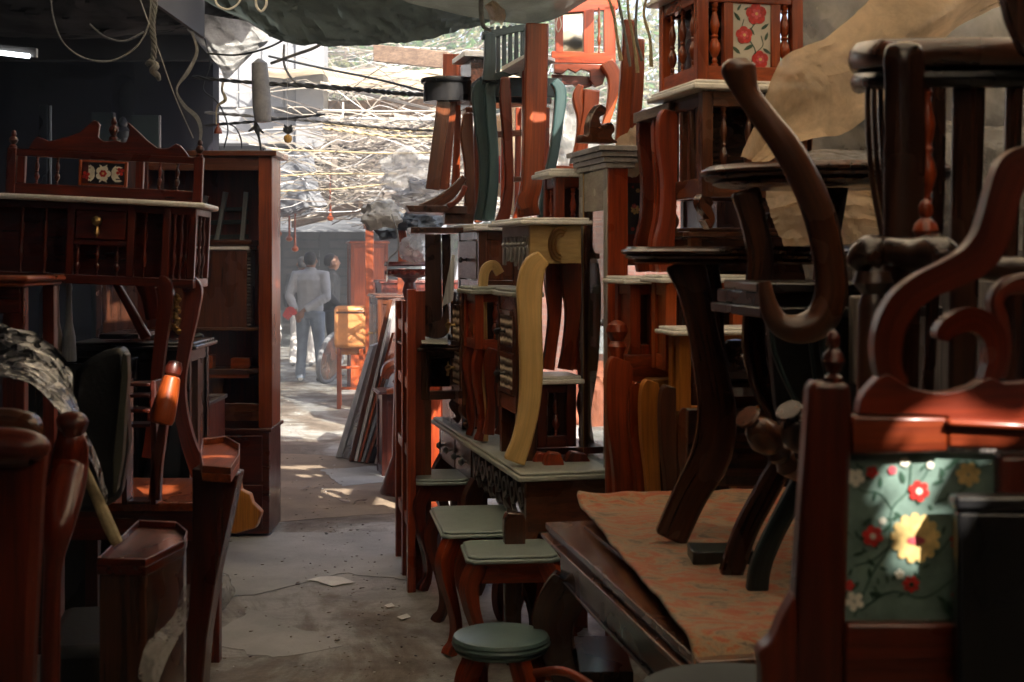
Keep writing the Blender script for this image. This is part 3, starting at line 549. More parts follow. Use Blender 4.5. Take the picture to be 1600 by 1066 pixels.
timber('plank', 'long brown plank slung behind the bare sticks level with the ropes', P(510, 184, 16), P(705, 182, 15), .06, .19, BW)
timber('plank', 'thin brown beam crossing above the walkers', P(455, 356, 15), P(560, 330, 13.6), .05, .10, BW)
timber('plank', 'short upright weathered post hanging among the sticks', P(517, 285, 14), P(527, 285, 14), .03, .55, M['greyw'])
timber('plank', 'pale straight batten running above the long brown plank', P(500, 132, 13), P(720, 185, 12.4), .03, .03, STR[0], 'batten')
timber('plank', 'white straight batten lying under the long brown plank', P(505, 186, 14), P(720, 190, 13.4), .03, .025, STR[2], 'batten')

roofsheet('roof_sheet', 'translucent sheet added over the sticks to soften sun on the walkers', M['fillsheet'], -2.6, 0.3, 14.4, 16.3, 3.5, [], st=0.2)  # added to soften the sun dapples falling on the walkers
# ---- haze
m = bpy.data.materials.new('haze_air'); m.use_nodes = True; nt = m.node_tree; nt.nodes.remove(nt.nodes['Principled BSDF']); pv = nt.nodes.new('ShaderNodeVolumePrincipled')
pv.inputs['Color'].default_value = (0.88, 0.93, 1.0, 1); pv.inputs['Density'].default_value = 0.0095; nt.links.new(pv.outputs[0], nt.nodes['Material Output'].inputs['Volume'])
t = Thing('haze', 'thin pale dusty haze filling the alley air', 'haze', kind='stuff'); t.part('haze', m, bev=0).box(-160, 160, -70, 210, -1.2, 12); t.done()
# ============================================================ FURNITURE BUILDERS
TH = 13.0                                                # the right-hand row is turned by this much
def cab(name, label, px, Y, z0, z1, w, L, wood_, top=None, front='spindles', side='drawers', legs=None, legh=0.0, rot=TH, cat='cabinet', group=None, lip=0.035, topt=.035, ndr=2, floral=None, knob='brass', legmat=None, tilt=0, roll=0, dmat=None):
    """box furniture: origin at its near corner towards the aisle; front faces us, side faces the aisle"""
    Mx = frame(px, Y, 0, rot) @ Euler((R(tilt), R(roll), 0)).to_matrix().to_4x4(); t = Thing(name, label, cat, group); W = M[wood_]; h0, h1 = z0+legh, z1-(topt if top else 0); s = .042
    c = t.part('carcass', W, M_=Mx); g = .004
    for a in (0, w-s):
        for b in (0, L-s): c.box(a, a+s, b, b+s, h0, h1)
    rb = min(.07, (h1-h0)*.18)
    for z_a, z_b in ((h0, h0+rb), (h1-rb*.8, h1)):
        c.box(s, w-s, g, s-g, z_a, z_b); c.box(g, s-g, s, L-s, z_a, z_b); c.box(w-s+g, w-g, s, L-s, z_a, z_b); c.box(s, w-s, L-s+g, L-g, z_a, z_b)
    a0, a1 = h0+rb, h1-rb*.8
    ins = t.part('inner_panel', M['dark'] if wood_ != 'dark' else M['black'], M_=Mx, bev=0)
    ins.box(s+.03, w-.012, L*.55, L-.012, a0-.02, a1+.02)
    if front == 'panel':
        p = t.part('panel', W, M_=Mx); p.box(s, w-s, .012, .026, a0, a1)
    elif front == 'spindles':
        n = max(1, int((w-2*s)/.085)); p = None
        for k in range(n):
            sp = t.part('spindle', W, M_=Mx, bev=0); spindle(sp, V((s+(w-2*s)*(k+.5)/n, s*.5, a0)), a1-a0, .021)
    elif front == 'floral':
        tw = w*.36; cx = w*.52
        for a in (cx-tw/2-.035, cx+tw/2): p = t.part('stile', W, M_=Mx); p.box(a, a+.035, g, s-g, a0, a1)
        f = t.part('floral_tile', FM(M['tcream']), M_=Mx, bev=0); f.box(cx-tw/2, cx+tw/2, .014, .024, a0, a1); floral_red(f, V((cx-tw/2, .014, a0)), V((1, 0, 0)), V((0, 0, 1)), tw, a1-a0)
        for a in (s+(cx-tw/2-.035-s)/2, (cx+tw/2+.035+w-s)/2):
            sp = t.part('spindle', W, M_=Mx, bev=0); spindle(sp, V((a, s*.5, a0)), a1-a0, .026)
    if side in ('drawers', 'rattan'):
        dh = (a1-a0)/ndr
        for k in range(ndr):
            z = a0+k*dh; d = t.part('drawer', M['rattan'] if side == 'rattan' else (M[dmat] if dmat else W), M_=Mx); 
            if side == 'rattan':
                d.box(.0, .02, s+.010, L-s-.010, z+.025, z+dh-.025); fr = t.part('drawer_frame', W, d, M_=Mx)
                for b0, b1, c0, c1 in ((s+.002, s+.010, z+.003, z+dh-.003), (L-s-.010, L-s-.002, z+.003, z+dh-.003), (s+.010, L-s-.010, z+.003, z+.025), (s+.010, L-s-.010, z+dh-.025, z+dh-.003)): fr.box(-.004, .02, b0, b1, c0, c1)
            else: d.box(-.004, .02, s+.003, L-s-.003, z+.004, z+dh-.004); 
            kn = t.part('knob', M[knob], d, M_=Mx, bev=0)
            if knob == 'bird':
                pass
            kn.lathe([(.012, 0), (.006, .008), (.006, .02), (.016, .028), (.013, .04), (0, .044)], V((-.006, L/2, z+dh/2)), (-1, 0, 0), 10)
            if side == 'rattan':
                kn.tube([V((-.035, L/2-.045, z+dh/2+.01)), V((-.045, L/2, z+dh/2)), V((-.03, L/2+.04, z+dh/2-.03))], [.004, .012, .005], 6); kn.tube([V((-.04, L/2, z+dh/2+.03)), V((-.042, L/2, z+dh/2-.04))], [.004, .007], 6)
    elif side == 'spindles':
        n = max(2, int((L-2*s)/.1))
        for k in range(n):
            sp = t.part('spindle', W, M_=Mx, bev=0); spindle(sp, V((s*.5, s+(L-2*s)*(k+.5)/n, a0)), a1-a0, .02)
    elif side == 'slats':
        for k in range(4):
            y_ = s+(L-2*s)*(k+.5)/4; p = t.part('slat', W, M_=Mx); p.box(.012, .03, y_-.018, y_+.018, a0, a1)
    elif side == 'panel': p = t.part('panel', W, M_=Mx); p.box(.012, .026, s, L-s, a0, a1)
    if top: tp = t.part('top', M[top], M_=Mx, bev=.006); slab(tp, -lip, w+lip, -lip, L+lip, h1+.0005, topt, .012)
    if legs and legh:
        lm = M[legmat or wood_]
        for a, b, dx, dy in ((.03, .03, -1, -1), (w-.03, .03, 1, -1), (.03, L-.03, -1, 1), (w-.03, L-.03, 1, 1)):
            p = t.part('leg', lm, M_=Mx)
            if legs == 'c': cleg(p, a, b, z0, h0-.0005, dx if w > .25 else -1, dy*.4, *(() if w > .25 else (.042, .03, .02)))
            else: p.box(a-.022, a+.022, b-.022, b+.022, z0, h0-.0005)
    t.done(); return t
def floral_red(f, o, u, v, w, h):
    vine(f, [(w*.45, h*.02), (w*.6, h*.25), (w*.4, h*.5), (w*.6, h*.72), (w*.55, h*.85)], u, v, o, w*.03, 2)
    vine(f, [(w*.45, h*.45), (w*.25, h*.6), (w*.3, h*.75)], u, v, o, w*.02, 2); vine(f, [(w*.55, h*.2), (w*.8, h*.35), (w*.75, h*.5)], u, v, o, w*.02, 2)
    for a, b, r in ((.62, .84, .27), (.3, .5, .22), (.72, .12, .22)):
        c = o+u*w*a+v*h*b; petals(f, c, u, v, 5, w*r, 1, .95, off=.0018, ph=.4); petals(f, c, u, v, 5, w*r*.5, 5, .7, off=.0036, ph=.9); disc(f, c, u, v, w*.04, 3, off=.0052)
    for a, b, an, L in ((.2, .72, 2.2, .28), (.75, .6, .6, .26), (.55, .35, 3.6, .3), (.85, .42, 1.2, .24), (.2, .2, 2.4, .3), (.12, .88, 1, .2), (.8, .3, -.6, .26), (.45, .62, 5.3, .22), (.4, .12, 3.3, .25), (.3, .9, .4, .16)): leaf(f, o+u*w*a+v*h*b, u, v, an, w*L, 2)
def trace(mb, pl, pts, thick, smooth=0, slot=None):       # an outline standing on a plane, with real thickness
    q = catmull(list(pts)+[pts[0]], smooth)[:-1] if smooth else pts
    mb.prism([pl(*p) for p in q], pl.n*thick, slot)
def band(mb, pl, pts, thick, n=5):                        # (px, py, width px) centre line -> curved board on a plane
    c = []; wd = []
    for x, y, w_ in pts: p = pl(x, y); c.append(p+pl.n*thick/2); wd.append(w_*p.y/F/max(.25, abs(pl.u.x)) if True else 0)
    mb.ribbon(c, wd, pl.n*thick, n)
def rod(mb, pts, n=8, k=5, flat=None):                    # (px, py, Y, r metres)
    q = catmull([(*P(x, y, Y), r) for x, y, Y, r in pts], k); mb.tube([q_[:3] for q_ in q], [q_[3] for q_ in q], n, flat=flat)

# ============================================================ BOTTOM ROW ON THE RIGHT
# tall open rack at the aisle edge
t = Thing('open_rack', 'tall narrow open red rack of upright posts and rungs at the aisle edge', 'rack')
for i, (px, Y) in enumerate(((619, 7.55), (629, 7.1), (637, 6.75))):
    p = P(px, HY, Y); mb = t.part('post', M['red']); Mx = frame(px, Y, 0, TH); mb.M = Mx; mb.box(0, .04, 0, .04, 0, zof((470, 470, 452)[i], Y))
mb = t.part('post', M['red'], M_=frame(652, 6.9, 0, TH)); mb.box(-.03, .04, 0, .05, 0, 1.43)
mb = t.part('rung', M['red'], bev=.002)
for z in (.28, .62, .95, 1.22): 
    a, b = P(622, HY, 7.5), P(640, HY, 6.78); mb.prism([V((a.x, a.y, z)), V((b.x, b.y, z)), V((b.x, b.y, z+.05)), V((a.x, a.y, z+.05))], (.02, .004, 0))
t.done()
cab('side_desk', 'dark brown desk with newspaper on it behind the tall open rack', 658, 6.9, 0, zof(540, 6.9), .34, .8, 'brown', 'brown', None, None, 's', .9, cat='desk', lip=.02, topt=.03)
def papers(mb):
    for k in range(5): mb.prism([P(*q, Y) for q, Y in (((640+k*2, 512+k*3), 7.4), ((700, 516+k*3), 7.2), ((700, 538), 6.9), ((665-k*3, 536), 6.9))], (0, 0, .004))
one('newspaper', 'folded grey newspaper lying on the dark brown desk', 'newspaper', M['paleg'], lambda mb: [mb.prism([V((*G(x, y, zof(540, 6.9)+.006+k*.006)[:2], zof(540, 6.9)+.004+k*.006)) for x, y in ((646+3*k, 514), (700, 520), (699, 538), (668-3*k, 537))], (0, 0, .004)) for k in range(4)])
# dark pedestal stand on the desk
t = Thing('pedestal_stand', 'tall dark stand with a thick square post standing on the newspaper', 'stand'); pl = Pl(675, 7.0, 0)
mb = t.part('top', M['dark']); mb.M = frame(642, 7.0, zof(364, 7), 8); mb.box(0, .26, 0, .3, 0, .028)
mb = t.part('post', M['dark']); trace(mb, pl, [(664, 366), (688, 366), (690, 500), (664, 508)], .09)
mb = t.part('foot', M['dark']); trace(mb, pl, [(664, 508), (690, 498), (698, 470), (700, 520), (690, 528), (664, 526), (655, 518)], .1, 3)
mb = t.part('brace', M['dark']); trace(mb, Pl(675, 7.1, 0), [(690, 366), (704, 366), (704, 400), (700, 460), (692, 500)], .05)
t.done()
# console with white top along the aisle
Mx = frame(822, 5.66, 0, TH); t = Thing('console_table', 'long console table with pale top, glass knobs and cut-out apron behind the small stools', 'console table')
zc = zof(738, 5.66); 
mb = t.part('top', M['paleg'], M_=Mx, bev=.006); slab(mb, -.04, .42, -.03, 2.02, zc-.035, .035)
mb = t.part('carcass', M['brown'], M_=Mx); mb.box(.02, .40, .04, 1.96, zc-.05, zc-.036); mb.box(.36, .40, .04, 1.96, .35, zc-.05); mb.box(.0, .36, 0.0, .03, zc-.24, zc-.036); mb.box(.0, .36, 1.95, 1.98, .3, zc-.036)
for k in range(2):
    y = 1.12+k*.42; d = t.part('drawer', M['brown'], M_=Mx); d.box(.0, .025, y, y+.39, zc-.21, zc-.055)
    for yy in (.1, .29): kn = t.part('knob', M['silver'], d, M_=Mx, bev=0); kn.lathe([(.006, 0), (.006, .012), (.017, .02), (.019, .028), (.01, .04), (0, .042)], V((0, y+yy, zc-.13)), (-1, 0, 0), 10)
mb = t.part('apron', M['greyw'], M_=Mx, bev=0)
# fretwork apron: a deep scalloped border of curls
for k in range(7):
    y = .05+k*.15; 
    mb.ribbon([V((.012, y, zc-.05)), V((.012, y+.02, zc-.12)), V((.012, y+.07, zc-.16)), V((.012, y+.12, zc-.12)), V((.012, y+.15, zc-.05))], [.022]*5, (.016, 0, 0), 4)
    mb.ribbon([V((.012, y+.02, zc-.15)), V((.012, y+.055, zc-.09)), V((.012, y+.10, zc-.10)), V((.012, y+.075, zc-.15-.05*math.sin(k*.5))), V((.012, y+.01, zc-.21))], [.012, .02, .02, .016, .01], (.016, 0, 0), 4)
mb.box(.004, .02, .03, 1.1, zc-.06, zc-.036)
for a, b in ((.03, .03), (.03, 1.08), (.03, 1.93), (.37, .03), (.37, 1.93)):
    mb = t.part('leg', M['brown'], M_=Mx); cleg(mb, a, b, 0, zc-.2, -1, -.2, .07, .05, .05); mb.box(a-.025, a+.025, b-.025, b+.025, zc-.2, zc-.037)
t.done()
# little tables and stools at the aisle edge
def small_table(label, px, Y, zt, w, L, topm, legm, rot=TH, group='small tables along the right of the aisle', apron=.08, name='side_table'):
    Mx = frame(px, Y, 0, rot); t = Thing(name, label, 'side table', group); mb = t.part('top', M[topm], M_=Mx, bev=.006)
    c = .03; ol = [(c, 0), (w-c, 0), (w, c), (w, L-c), (w-c, L), (c, L), (0, L-c), (0, c)]
    mb.prism([V((a, b, zt-.028)) for a, b in ol], (0, 0, .016)); mb.prism([V((a*(1-.02/w)+.01, b*(1-.02/L)+.01, zt-.0125)) for a, b in ol], (0, 0, .0125))
    mb = t.part('apron', M[legm], M_=Mx)
    for a0, a1, b0, b1 in ((.05, w-.05, .045, .065), (.05, w-.05, L-.065, L-.045), (.045, .065, .065, L-.065), (w-.065, w-.045, .065, L-.065)): mb.box(a0, a1, b0, b1, zt-.03-apron, zt-.029)
    for a, b, dx, dy in ((.05, .05, -1, -.6), (w-.05, .05, 1, -.6), (.05, L-.05, -1, .6), (w-.05, L-.05, 1, .6)):
        p = t.part('leg', M[legm], M_=Mx); cleg(p, a, b, 0, zt-.0295, dx, dy, .062, .045, .045)
    t.done()
small_table('small side table with grey green top just left of the glass knobbed console', 648, 6.75, .535, .27, .36, 'greens', 'deep', 5)
small_table('low table with broad pale green top and curved red legs, in front of the console', 690, 5.65, .50, .36, .62, 'greens', 'red', 8)
small_table('lowest nesting table with pale green top tucked beside the thick brown leg', 728, 5.3, .475, .36, .34, 'greens', 'red', 6)
def stool(label, px, py, Y, r, mat, legm, group='round stools with green tops', name='round_stool', zt=None):
    c = P(px, HY, Y); zt = zt or zof(py, Y); t = Thing(name, label, 'stool', group)
    t.part('seat', M[mat], bev=0).lathe([(0, zt-.052), (r*.9, zt-.052), (r*.94, zt-.044), (r*.9, zt-.038), (r*.97, zt-.034), (r, zt-.026), (r*.96, zt-.02), (r*.985, zt-.014), (r*.95, zt-.004), (r*.88, zt), (0, zt+.002)], V((c.x, c.y, 0)), n=40)
    for k in range(4):
        a = R(35+90*k); p = t.part('leg', M[legm]); cleg(p, c.x+math.cos(a)*r*.6, c.y+math.sin(a)*r*.6, 0, zt-.0525, math.cos(a), math.sin(a), .058, .04, .04)
    mb = t.part('stretcher', M[legm]); mb.M = Matrix.Translation((c.x, c.y, 0)) @ Matrix.Rotation(R(35), 4, 'Z'); mb.box(-r*.6, r*.6, -.012, .012, zt*.35, zt*.35+.025); mb.box(-.012, .012, -r*.6, r*.6, zt*.35+.026, zt*.35+.05)
    t.done()
stool('round stool with stepped dark green top nearest the polished dining table', 783, 990, 4.35, .152, 'dgreen', 'red')
stool('round stool with dark green top half hidden behind the polished table corner', 868, 806, 6.0, .155, 'dgreen', 'red')
t = Thing('plant_stand', 'narrow brown plant stand with rounded posts beside the green stool top', 'stand'); pl = Pl(805, 5.55, 8)
mb = t.part('post', M['brown'], bev=.012); band(mb, pl, [(806, 802, 24), (805, 815, 34), (805, 860, 31), (802, 930, 26), (804, 1040, 25)], .06)
mb = t.part('rail', M['brown']); trace(mb, Pl(805, 5.62, 8), [(815, 850), (880, 850), (880, 880), (815, 880)], .03)
mb = t.part('post', M['brown'], bev=.012); band(mb, Pl(880, 5.6, 8), [(880, 840, 26), (880, 930, 24), (880, 1040, 24)], .05); t.done()
# red chair arm, bottom edge
one('chair_hoop', 'red hooped chair back lying at the foot of the polished table', 'chair part', M['red'], lambda mb: rod(mb, [(800, 1085, 4.3, .014), (815, 1062, 4.3, .014), (850, 1050, 4.2, .014), (890, 1052, 4.0, .014), (930, 1075, 3.9, .014)], 8))

# ============================================================ MIDDLE ROW ON THE RIGHT
cab('rattan_nightstand', 'brown nightstand with two woven rattan drawers, farther of the pair', 722, 6.75, zof(668, 6.75), zof(458, 6.75), .12, .30, 'brown', None, 'panel', 'rattan', 'c', .10, cat='nightstand', group='nightstands with rattan drawers')
cab('rattan_nightstand', 'red brown nightstand with two rattan drawers and bird handles beside the gold leg', 806, 5.95, zof(738, 5.95), zof(452, 5.95), .10, .36, 'brown', 'paleg', 'panel', 'rattan', 's', .24, cat='nightstand', group='nightstands with rattan drawers', knob='iron', lip=.02)
cab('spindle_cabinet', 'small red cabinet with pale top and turned spindles between the two rattan nightstands', 742, 6.5, zof(690, 6.5), zof(448, 6.5), .2, .26, 'red', 'paleg', 'spindles', 'panel', 'c', .42, lip=.03)
cab('grey_side_cabinet', 'side cabinet with white top and dull grey drawer with a keyhole handle', 748, 7.0, zof(455, 7.0), zof(350, 7.0), .22, .55, 'brown', 'marble', 'panel', 'drawers', None, 0, ndr=1, dmat='greyw', knob='iron')
one('grey_board', 'narrow blue grey board leaning beside the grey drawer cabinet', 'board', M['wht'], lambda mb: trace(mb, Pl(700, 6.85, 0), [(706, 398), (711, 398), (708, 470), (690, 480)], .015))
t = Thing('support_cabinet', 'dark box cabinet hidden under the grey drawer cabinet', 'cabinet'); mb = t.part('support_cabinet', M['dark']); mb.M = frame(722, 7.05, 0, TH); mb.box(0, .4, 0, .55, zof(735, 7), zof(456, 7)-.001); t.done()
# gold console
Yg = 5.85; Mx = frame(828, Yg, 0, TH); z1 = zof(340, Yg); zf = zof(728, Yg-.1); t = Thing('gold_console', 'gold painted console with one tall curved gold leg and silver carved front', 'console table')
mb = t.part('top', M['marble'], M_=Mx, bev=.006); slab(mb, -.05, .26, -.04, .60, z1-.03, .03)
mb = t.part('frieze', M['gold'], M_=Mx); mb.box(0, .22, 0, .03, z1-.19, z1-.031); mb.box(0.19, .22, .03, .56, z1-.19, z1-.031)
mb = t.part('carved_front', M['silver'], M_=Mx); mb.box(.004, .016, .03, .54, z1-.075, z1-.031); mb.box(.004, .016, .50, .54, z1-.2, z1-.075)
for k in range(6):
    y = .07+k*.075; mb.ribbon([V((.01, y, z1-.075)), V((.01, y+.012, z1-.11)), V((.01, y-.008, z1-.15)), V((.01, y+.01, z1-.2-.02*math.sin(k)))], [.035, .018, .032, .008], (.014, 0, 0), 4); mb.lathe([(.004, -.01), (.014, 0), (.004, .014)], V((0, y+.035, z1-.11)), (-1, 0, 0), 8)
mb = t.part('ornament', M['brass'], M_=Mx, bev=0)
for k in range(3): mb.tube(catmull([V((.13+.05*math.cos(a)*(1-k*.27), -.006, z1-.11+.07*math.sin(a)*(1-k*.2))) for a in [R(60+30*j) for j in range(8)]], 3), .006, 6)
mb = t.part('leg', M['gold'], bev=.008); pl = Pl(828, Yg-.06, 6); band(mb, pl, [(850, 402, 26), (836, 416, 36), (829, 445, 40), (829, 500, 37), (831, 580, 36), (827, 640, 33), (816, 690, 31), (804, 723, 34)], .055, 6)
mb = t.part('leg', M['gold'], bev=.006); pl = Pl(765, 6.55, 6); band(mb, pl, [(782, 428, 14), (772, 414, 14), (760, 420, 15), (755, 450, 14), (757, 600, 13), (757, 690, 12)], .05, 6)
mb = t.part('leg', M['gold'], bev=.006); pl = Pl(890, 6.1, 6); band(mb, Pl(925, 6.25, 6), [(915, 380, 18), (926, 420, 22), (926, 560, 20), (915, 650, 18), (922, 700, 16)], .05, 6)
t.done()
# small marble topped spindle cabinet behind the gold console and the red board legs beneath
cab('spindle_cabinet', 'small marble topped red cabinet with turned spindles right of the gold console', 868, 6.2, zof(395, 6.2), zof(264, 6.2), .17, .22, 'red', 'marble', 'spindles', 'spindles', None, 0, lip=.045)
t = Thing('side_table', 'side table on tall curved red board legs under the small marble topped spindle cabinet', 'side table'); 
mb = t.part('apron', M['red'], M_=frame(852, 6.25, 0, TH)); mb.box(0, .25, 0, .3, zof(405, 6.25), zof(396, 6.25))
for x0, Y, dx, wp in ((864, 6.1, 0, 24), (884, 6.0, 8, 27), (902, 6.2, 4, 24)):
    mb = t.part('leg', M['red'], bev=.008); band(mb, Pl(x0, Y, 10), [(x0+4+dx, 396, wp*.6), (x0+2+dx, 402, wp), (x0+dx+2, 440, wp*1.08), (x0+4+dx, 490, wp*.8), (x0+dx-2, 545, wp*.7), (x0-7+dx, 578, wp*.8)], .05, 6)
t.done()
cab('nightstand', 'nightstand with rounded white top under the curved red legs', 840, 6.0, zof(700, 6.0), zof(588, 6.0), .17, .2, 'deep', 'marble', 'spindles', 'slats', None, 0, lip=.03)
t = Thing('side_table', 'pair of stout rounded red table legs standing behind the dining table corner', 'side table')
mb = t.part('top', M['deep'], M_=frame(838, 6.05, 0, TH)); mb.box(0, .3, 0, .3, zof(712, 6.05), zof(701, 6.05)-.001)
for x0, Y, wp in ((848, 5.95, 26), (868, 5.85, 30), (905, 5.95, 40)):
    mb = t.part('leg', M['deep'] if x0 > 900 else M['red'], bev=.012); band(mb, Pl(x0, Y, 8), [(x0, 708, wp*.6), (x0-2, 722, wp), (x0, 760, wp*1.1), (x0+1, 830, wp*.9), (x0+2, 900, wp*.7), (x0, 980, wp*.6)], .06, 6)
t.done()
# tall narrow mirror stand
t = Thing('mirror_cabinet', 'tall mirror stand with grey white sky sheen painted on its frame and stepped cornice', 'mirror stand'); pa = Pl(958, 5.75, 90+TH)
zc0, zc1 = zof(262, 5.75), zof(222, 5.75); Mx = frame(950, 5.75, 0, TH); Lw = .42
mb = t.part('sheen_trim', M['sheenf'], M_=Mx); mb.box(-.005, -.001, 0.002, .05, .3, zc0-.002); mb.box(-.005, -.001, Lw-.052, Lw-.002, .3, zc0-.002)  # thin pale boards added as painted sky sheen
mb = t.part('cornice', M['sheenf'], M_=Mx)
for k in range(4): o_ = .012*(k+1); mb.box(-o_, .10+o_, -o_, Lw+o_, zc0+k*.022, zc0+(k+1)*.022-.0005)
mb = t.part('post', M['red'], M_=Mx); mb.box(0, .085, 0, .035, 0, zc0-.001)
mb = t.part('post', M['brown'], M_=Mx); mb.box(0, .022, Lw-.05, Lw, 0, zc0-.001)
mb = t.part('rail', M['sheenf'], M_=Mx); mb.box(.004, .03, .036, Lw-.051, zc0-.17, zc0-.002); mb = t.part('rail', M['sheenf'], M_=Mx); mb.box(.004, .03, .036, Lw-.051, .25, .42); mb = t.part('sheen_trim', M['sheenf'], M_=Mx); mb.box(.004, .02, .036, .07, .42, zc0-.17)
mb = t.part('pane', M['glass'], M_=Mx, bev=0); mb.box(.012, .016, .07, Lw-.051, .42, zc0-.17)
mb = t.part('bead', M['brass'], M_=Mx); mb.box(-.003, .0, Lw-.066, Lw-.060, .3, zc0-.003)
t.done()
def carved_scroll(mb):
    trace(mb, Pl(935, 5.78, 30), [(908, 223), (910, 210), (918, 212), (921, 192), (929, 172), (939, 163), (948, 169), (945, 179), (938, 183), (941, 195), (955, 191), (962, 203), (956, 213), (966, 223)], .04, 3)
one('carved_crest', 'small carved wooden scroll crest standing on the mirror cornice', 'carving', M['brown'], carved_scroll, bev=.006)
t = Thing('newel_post', 'red newel post with a polished ball on top by the slatted cabinets', 'post'); p = P(964, HY, 5.3)
zb = zof(600, 5.3); t.part('shaft', M['red'], bev=0).lathe([(.045, 0), (.045, zb-.02), (.052, zb), (.052, zb+.02), (.034, zb+.05), (.026, zb+.11), (.036, zb+.14), (.03, zb+.15)], V((p.x, p.y, 0)), n=16)
t.part('ball', M['red'], bev=0).lathe([(.03, 0), (.024, .01), (.03, .02), (.042, .045), (.036, .07), (.016, .085), (0, .088)], V((p.x, p.y, zb+.1505)), n=16); t.done()
# slatted cabinets with white tops behind the round tea tables
cab('slatted_cabinet', 'red slatted cabinet with a round edged white top beside the polished ball post', 985, 5.35, zof(560, 5.35), zof(432, 5.35), .12, .2, 'red', 'marble', 'slats', 'slats', None, 0, group='slatted cabinets with white tops', lip=.04, topt=.03)
cab('slatted_cabinet', 'orange brown slatted cabinet with a white top just under the lower round tea table', 1040, 5.1, zof(580, 5.1), zof(430, 5.1), .3, .16, 'orange', 'marble', 'spindles', 'slats', None, 0, group='slatted cabinets with white tops', lip=.035, topt=.028)
cab('slatted_cabinet', 'low amber cabinet with a small white top and spindles behind the tripod leg', 1062, 4.95, zof(660, 4.95), zof(512, 4.95), .3, .12, 'amber', 'marble', 'spindles', 'slats', None, 0, group='slatted cabinets with white tops', lip=.04, topt=.028)
for lab, mt, lst in (('table of broad curved red legs standing behind the patterned cloth', 'red', [(970, 5.2, 38, 562), (1000, 5.15, 26, 600)]),
                     ('single amber yellow curved table leg between red ones', 'amber', [(1018, 5.05, 27, 596)]),
                     ('brown arched table legs just left of the dark tripod leg', 'brown', [(1046, 4.9, 22, 604), (1075, 4.95, 30, 640)])):
    t = Thing('table_base', lab, 'table base')
    mb = t.part('apron', M[mt], M_=frame(lst[0][0]+3, lst[0][1]+.12, 0, TH)); y0 = lst[0][3]; mb.box(0, .2, 0, .1, zof(y0, 5.1)-.1, zof(y0, 5.1)+.0)
    for x0, Y, wp, yt in lst:
        mb = t.part('leg', M[mt], bev=.009); d = (1000-yt)
        band(mb, Pl(x0, Y, 10), [(x0+3, yt, wp*.7), (x0, yt+10, wp), (x0-1, yt+.2*d, wp*1.05), (x0+3, yt+.36*d, wp*.8), (x0+6, yt+.5*d, wp*.75), (x0+5, yt+.75*d, wp*.7), (x0, yt+d, wp*.8)], .05, 6)
    t.done()
cab('carved_cabinet', 'dark cabinet with carved gilt panel and white band behind the tripod legs', 1092, 5.6, zof(700, 5.6), zof(395, 5.6), .55, .35, 'brown', 'dark', 'panel', 'panel', 's', .45)
def gilt(mb):
    for i in range(5):
        for j in range(3):
            c = P(1130+i*8, 476+j*9, 5.5); petals(mb, c, V((1, 0, 0)), V((0, 0, 1)), 4, .011, 0, .6)
one('gilt_plaque', 'small pierced gilt panel fixed to the dark carved cabinet', 'panel', M['amber'], lambda mb: (gilt(mb), mb.box(P(1125, 0, 5.53).x, P(1175, 0, 5.53).x, 5.51, 5.53, zof(502, 5.53), zof(470, 5.53)))[0])
one('white_ledge', 'white marble ledge resting across the front of the dark carved cabinet', 'slab', M['marble'], lambda mb: mb.box(P(1116, 0, 5.5).x, P(1240, 0, 5.5).x, 5.4, 5.56, zof(517, 5.5), zof(508, 5.5)))
# filler cupboards added so the gaps at the back of the row stay dark
for lab, px, Y, z1, w_ in (('tall dark cupboard behind the tripod tables', 1120, 6.6, 2.02, 1.0), ('tall dark cupboard deep in the right row behind the slatted chair', 1400, 5.6, 1.9, 1.3), ('dark chest behind the broad red legs', 1000, 6.3, 1.3, .45)):
    cab('cupboard', lab, px, Y, 0, z1, w_, .5, 'dark', 'dark', 'panel', 'panel', cat='cupboard', group='dark cupboards at the back of the right row')

t = Thing('bare_chair', 'brown chair frame with curved legs standing on the pale console top', 'chair')
mb = t.part('seat_rail', M['brown']); mb.M = frame(732, 6.9, zof(560, 6.9), TH); mb.box(0, .13, 0, .25, 0, .03)
for pts, Y in (([(738, 560, 14), (741, 575, 17), (738, 610, 13), (735, 640, 13), (742, 668, 17)], 6.75), ([(772, 545, 15), (767, 560, 19), (766, 600, 14), (768, 640, 13), (764, 680, 18)], 6.45)): mb = t.part('leg', M['red'], bev=.006); band(mb, Pl(pts[0][0], Y, 10), pts, .04, 5)
t.done()
t = Thing('turned_post', 'tall turned red post standing against the left side of the mirror stand', 'post'); q0 = P(908, HY, 6.15); mb = t.part('shaft', M['deep'], bev=0)
for k in range(4): spindle(mb, V((q0.x, q0.y, .001+k*.42)), .42, .026, n=12)
mb = t.part('cap', M['red'], bev=0); finial(mb, V((q0.x, q0.y, 1.682)), .08, .024); t.done()
for k, (px, y0, y1, mt, lab) in enumerate(((1096, 655, 800, 'brown', 'brown framed panel standing behind the cloth, nearest the tripod leg'), (1118, 640, 800, 'dark', 'dark framed panel standing second behind the cloth'), (1142, 660, 800, 'amber', 'amber edged panel standing last behind the cloth'))):
    t = Thing('standing_panel', lab, 'panel', 'framed panels behind the cloth'); Mx = frame(px, 5.2-k*.02, 0, TH+4); w_ = .14; zt_ = zof(y0, 5.2)
    for x_ in (0, w_-.025): mb = t.part('stile', M[mt], M_=Mx); mb.box(x_, x_+.025, 0, .02, 0, zt_)
    mb = t.part('field', M['deep'], M_=Mx); mb.box(.0255, w_-.0255, .008, .014, 0.03, zt_-.03); mb = t.part('head', M[mt], M_=Mx); mb.box(.0255, w_-.0255, 0, .02, zt_-.03, zt_-.001); t.done()
t = Thing('red_chair_back', 'red chair back with turned spindles between the mirror stand and the slatted cabinets', 'chair'); Y = 5.9; z0, z1 = 0, zof(505, Y)
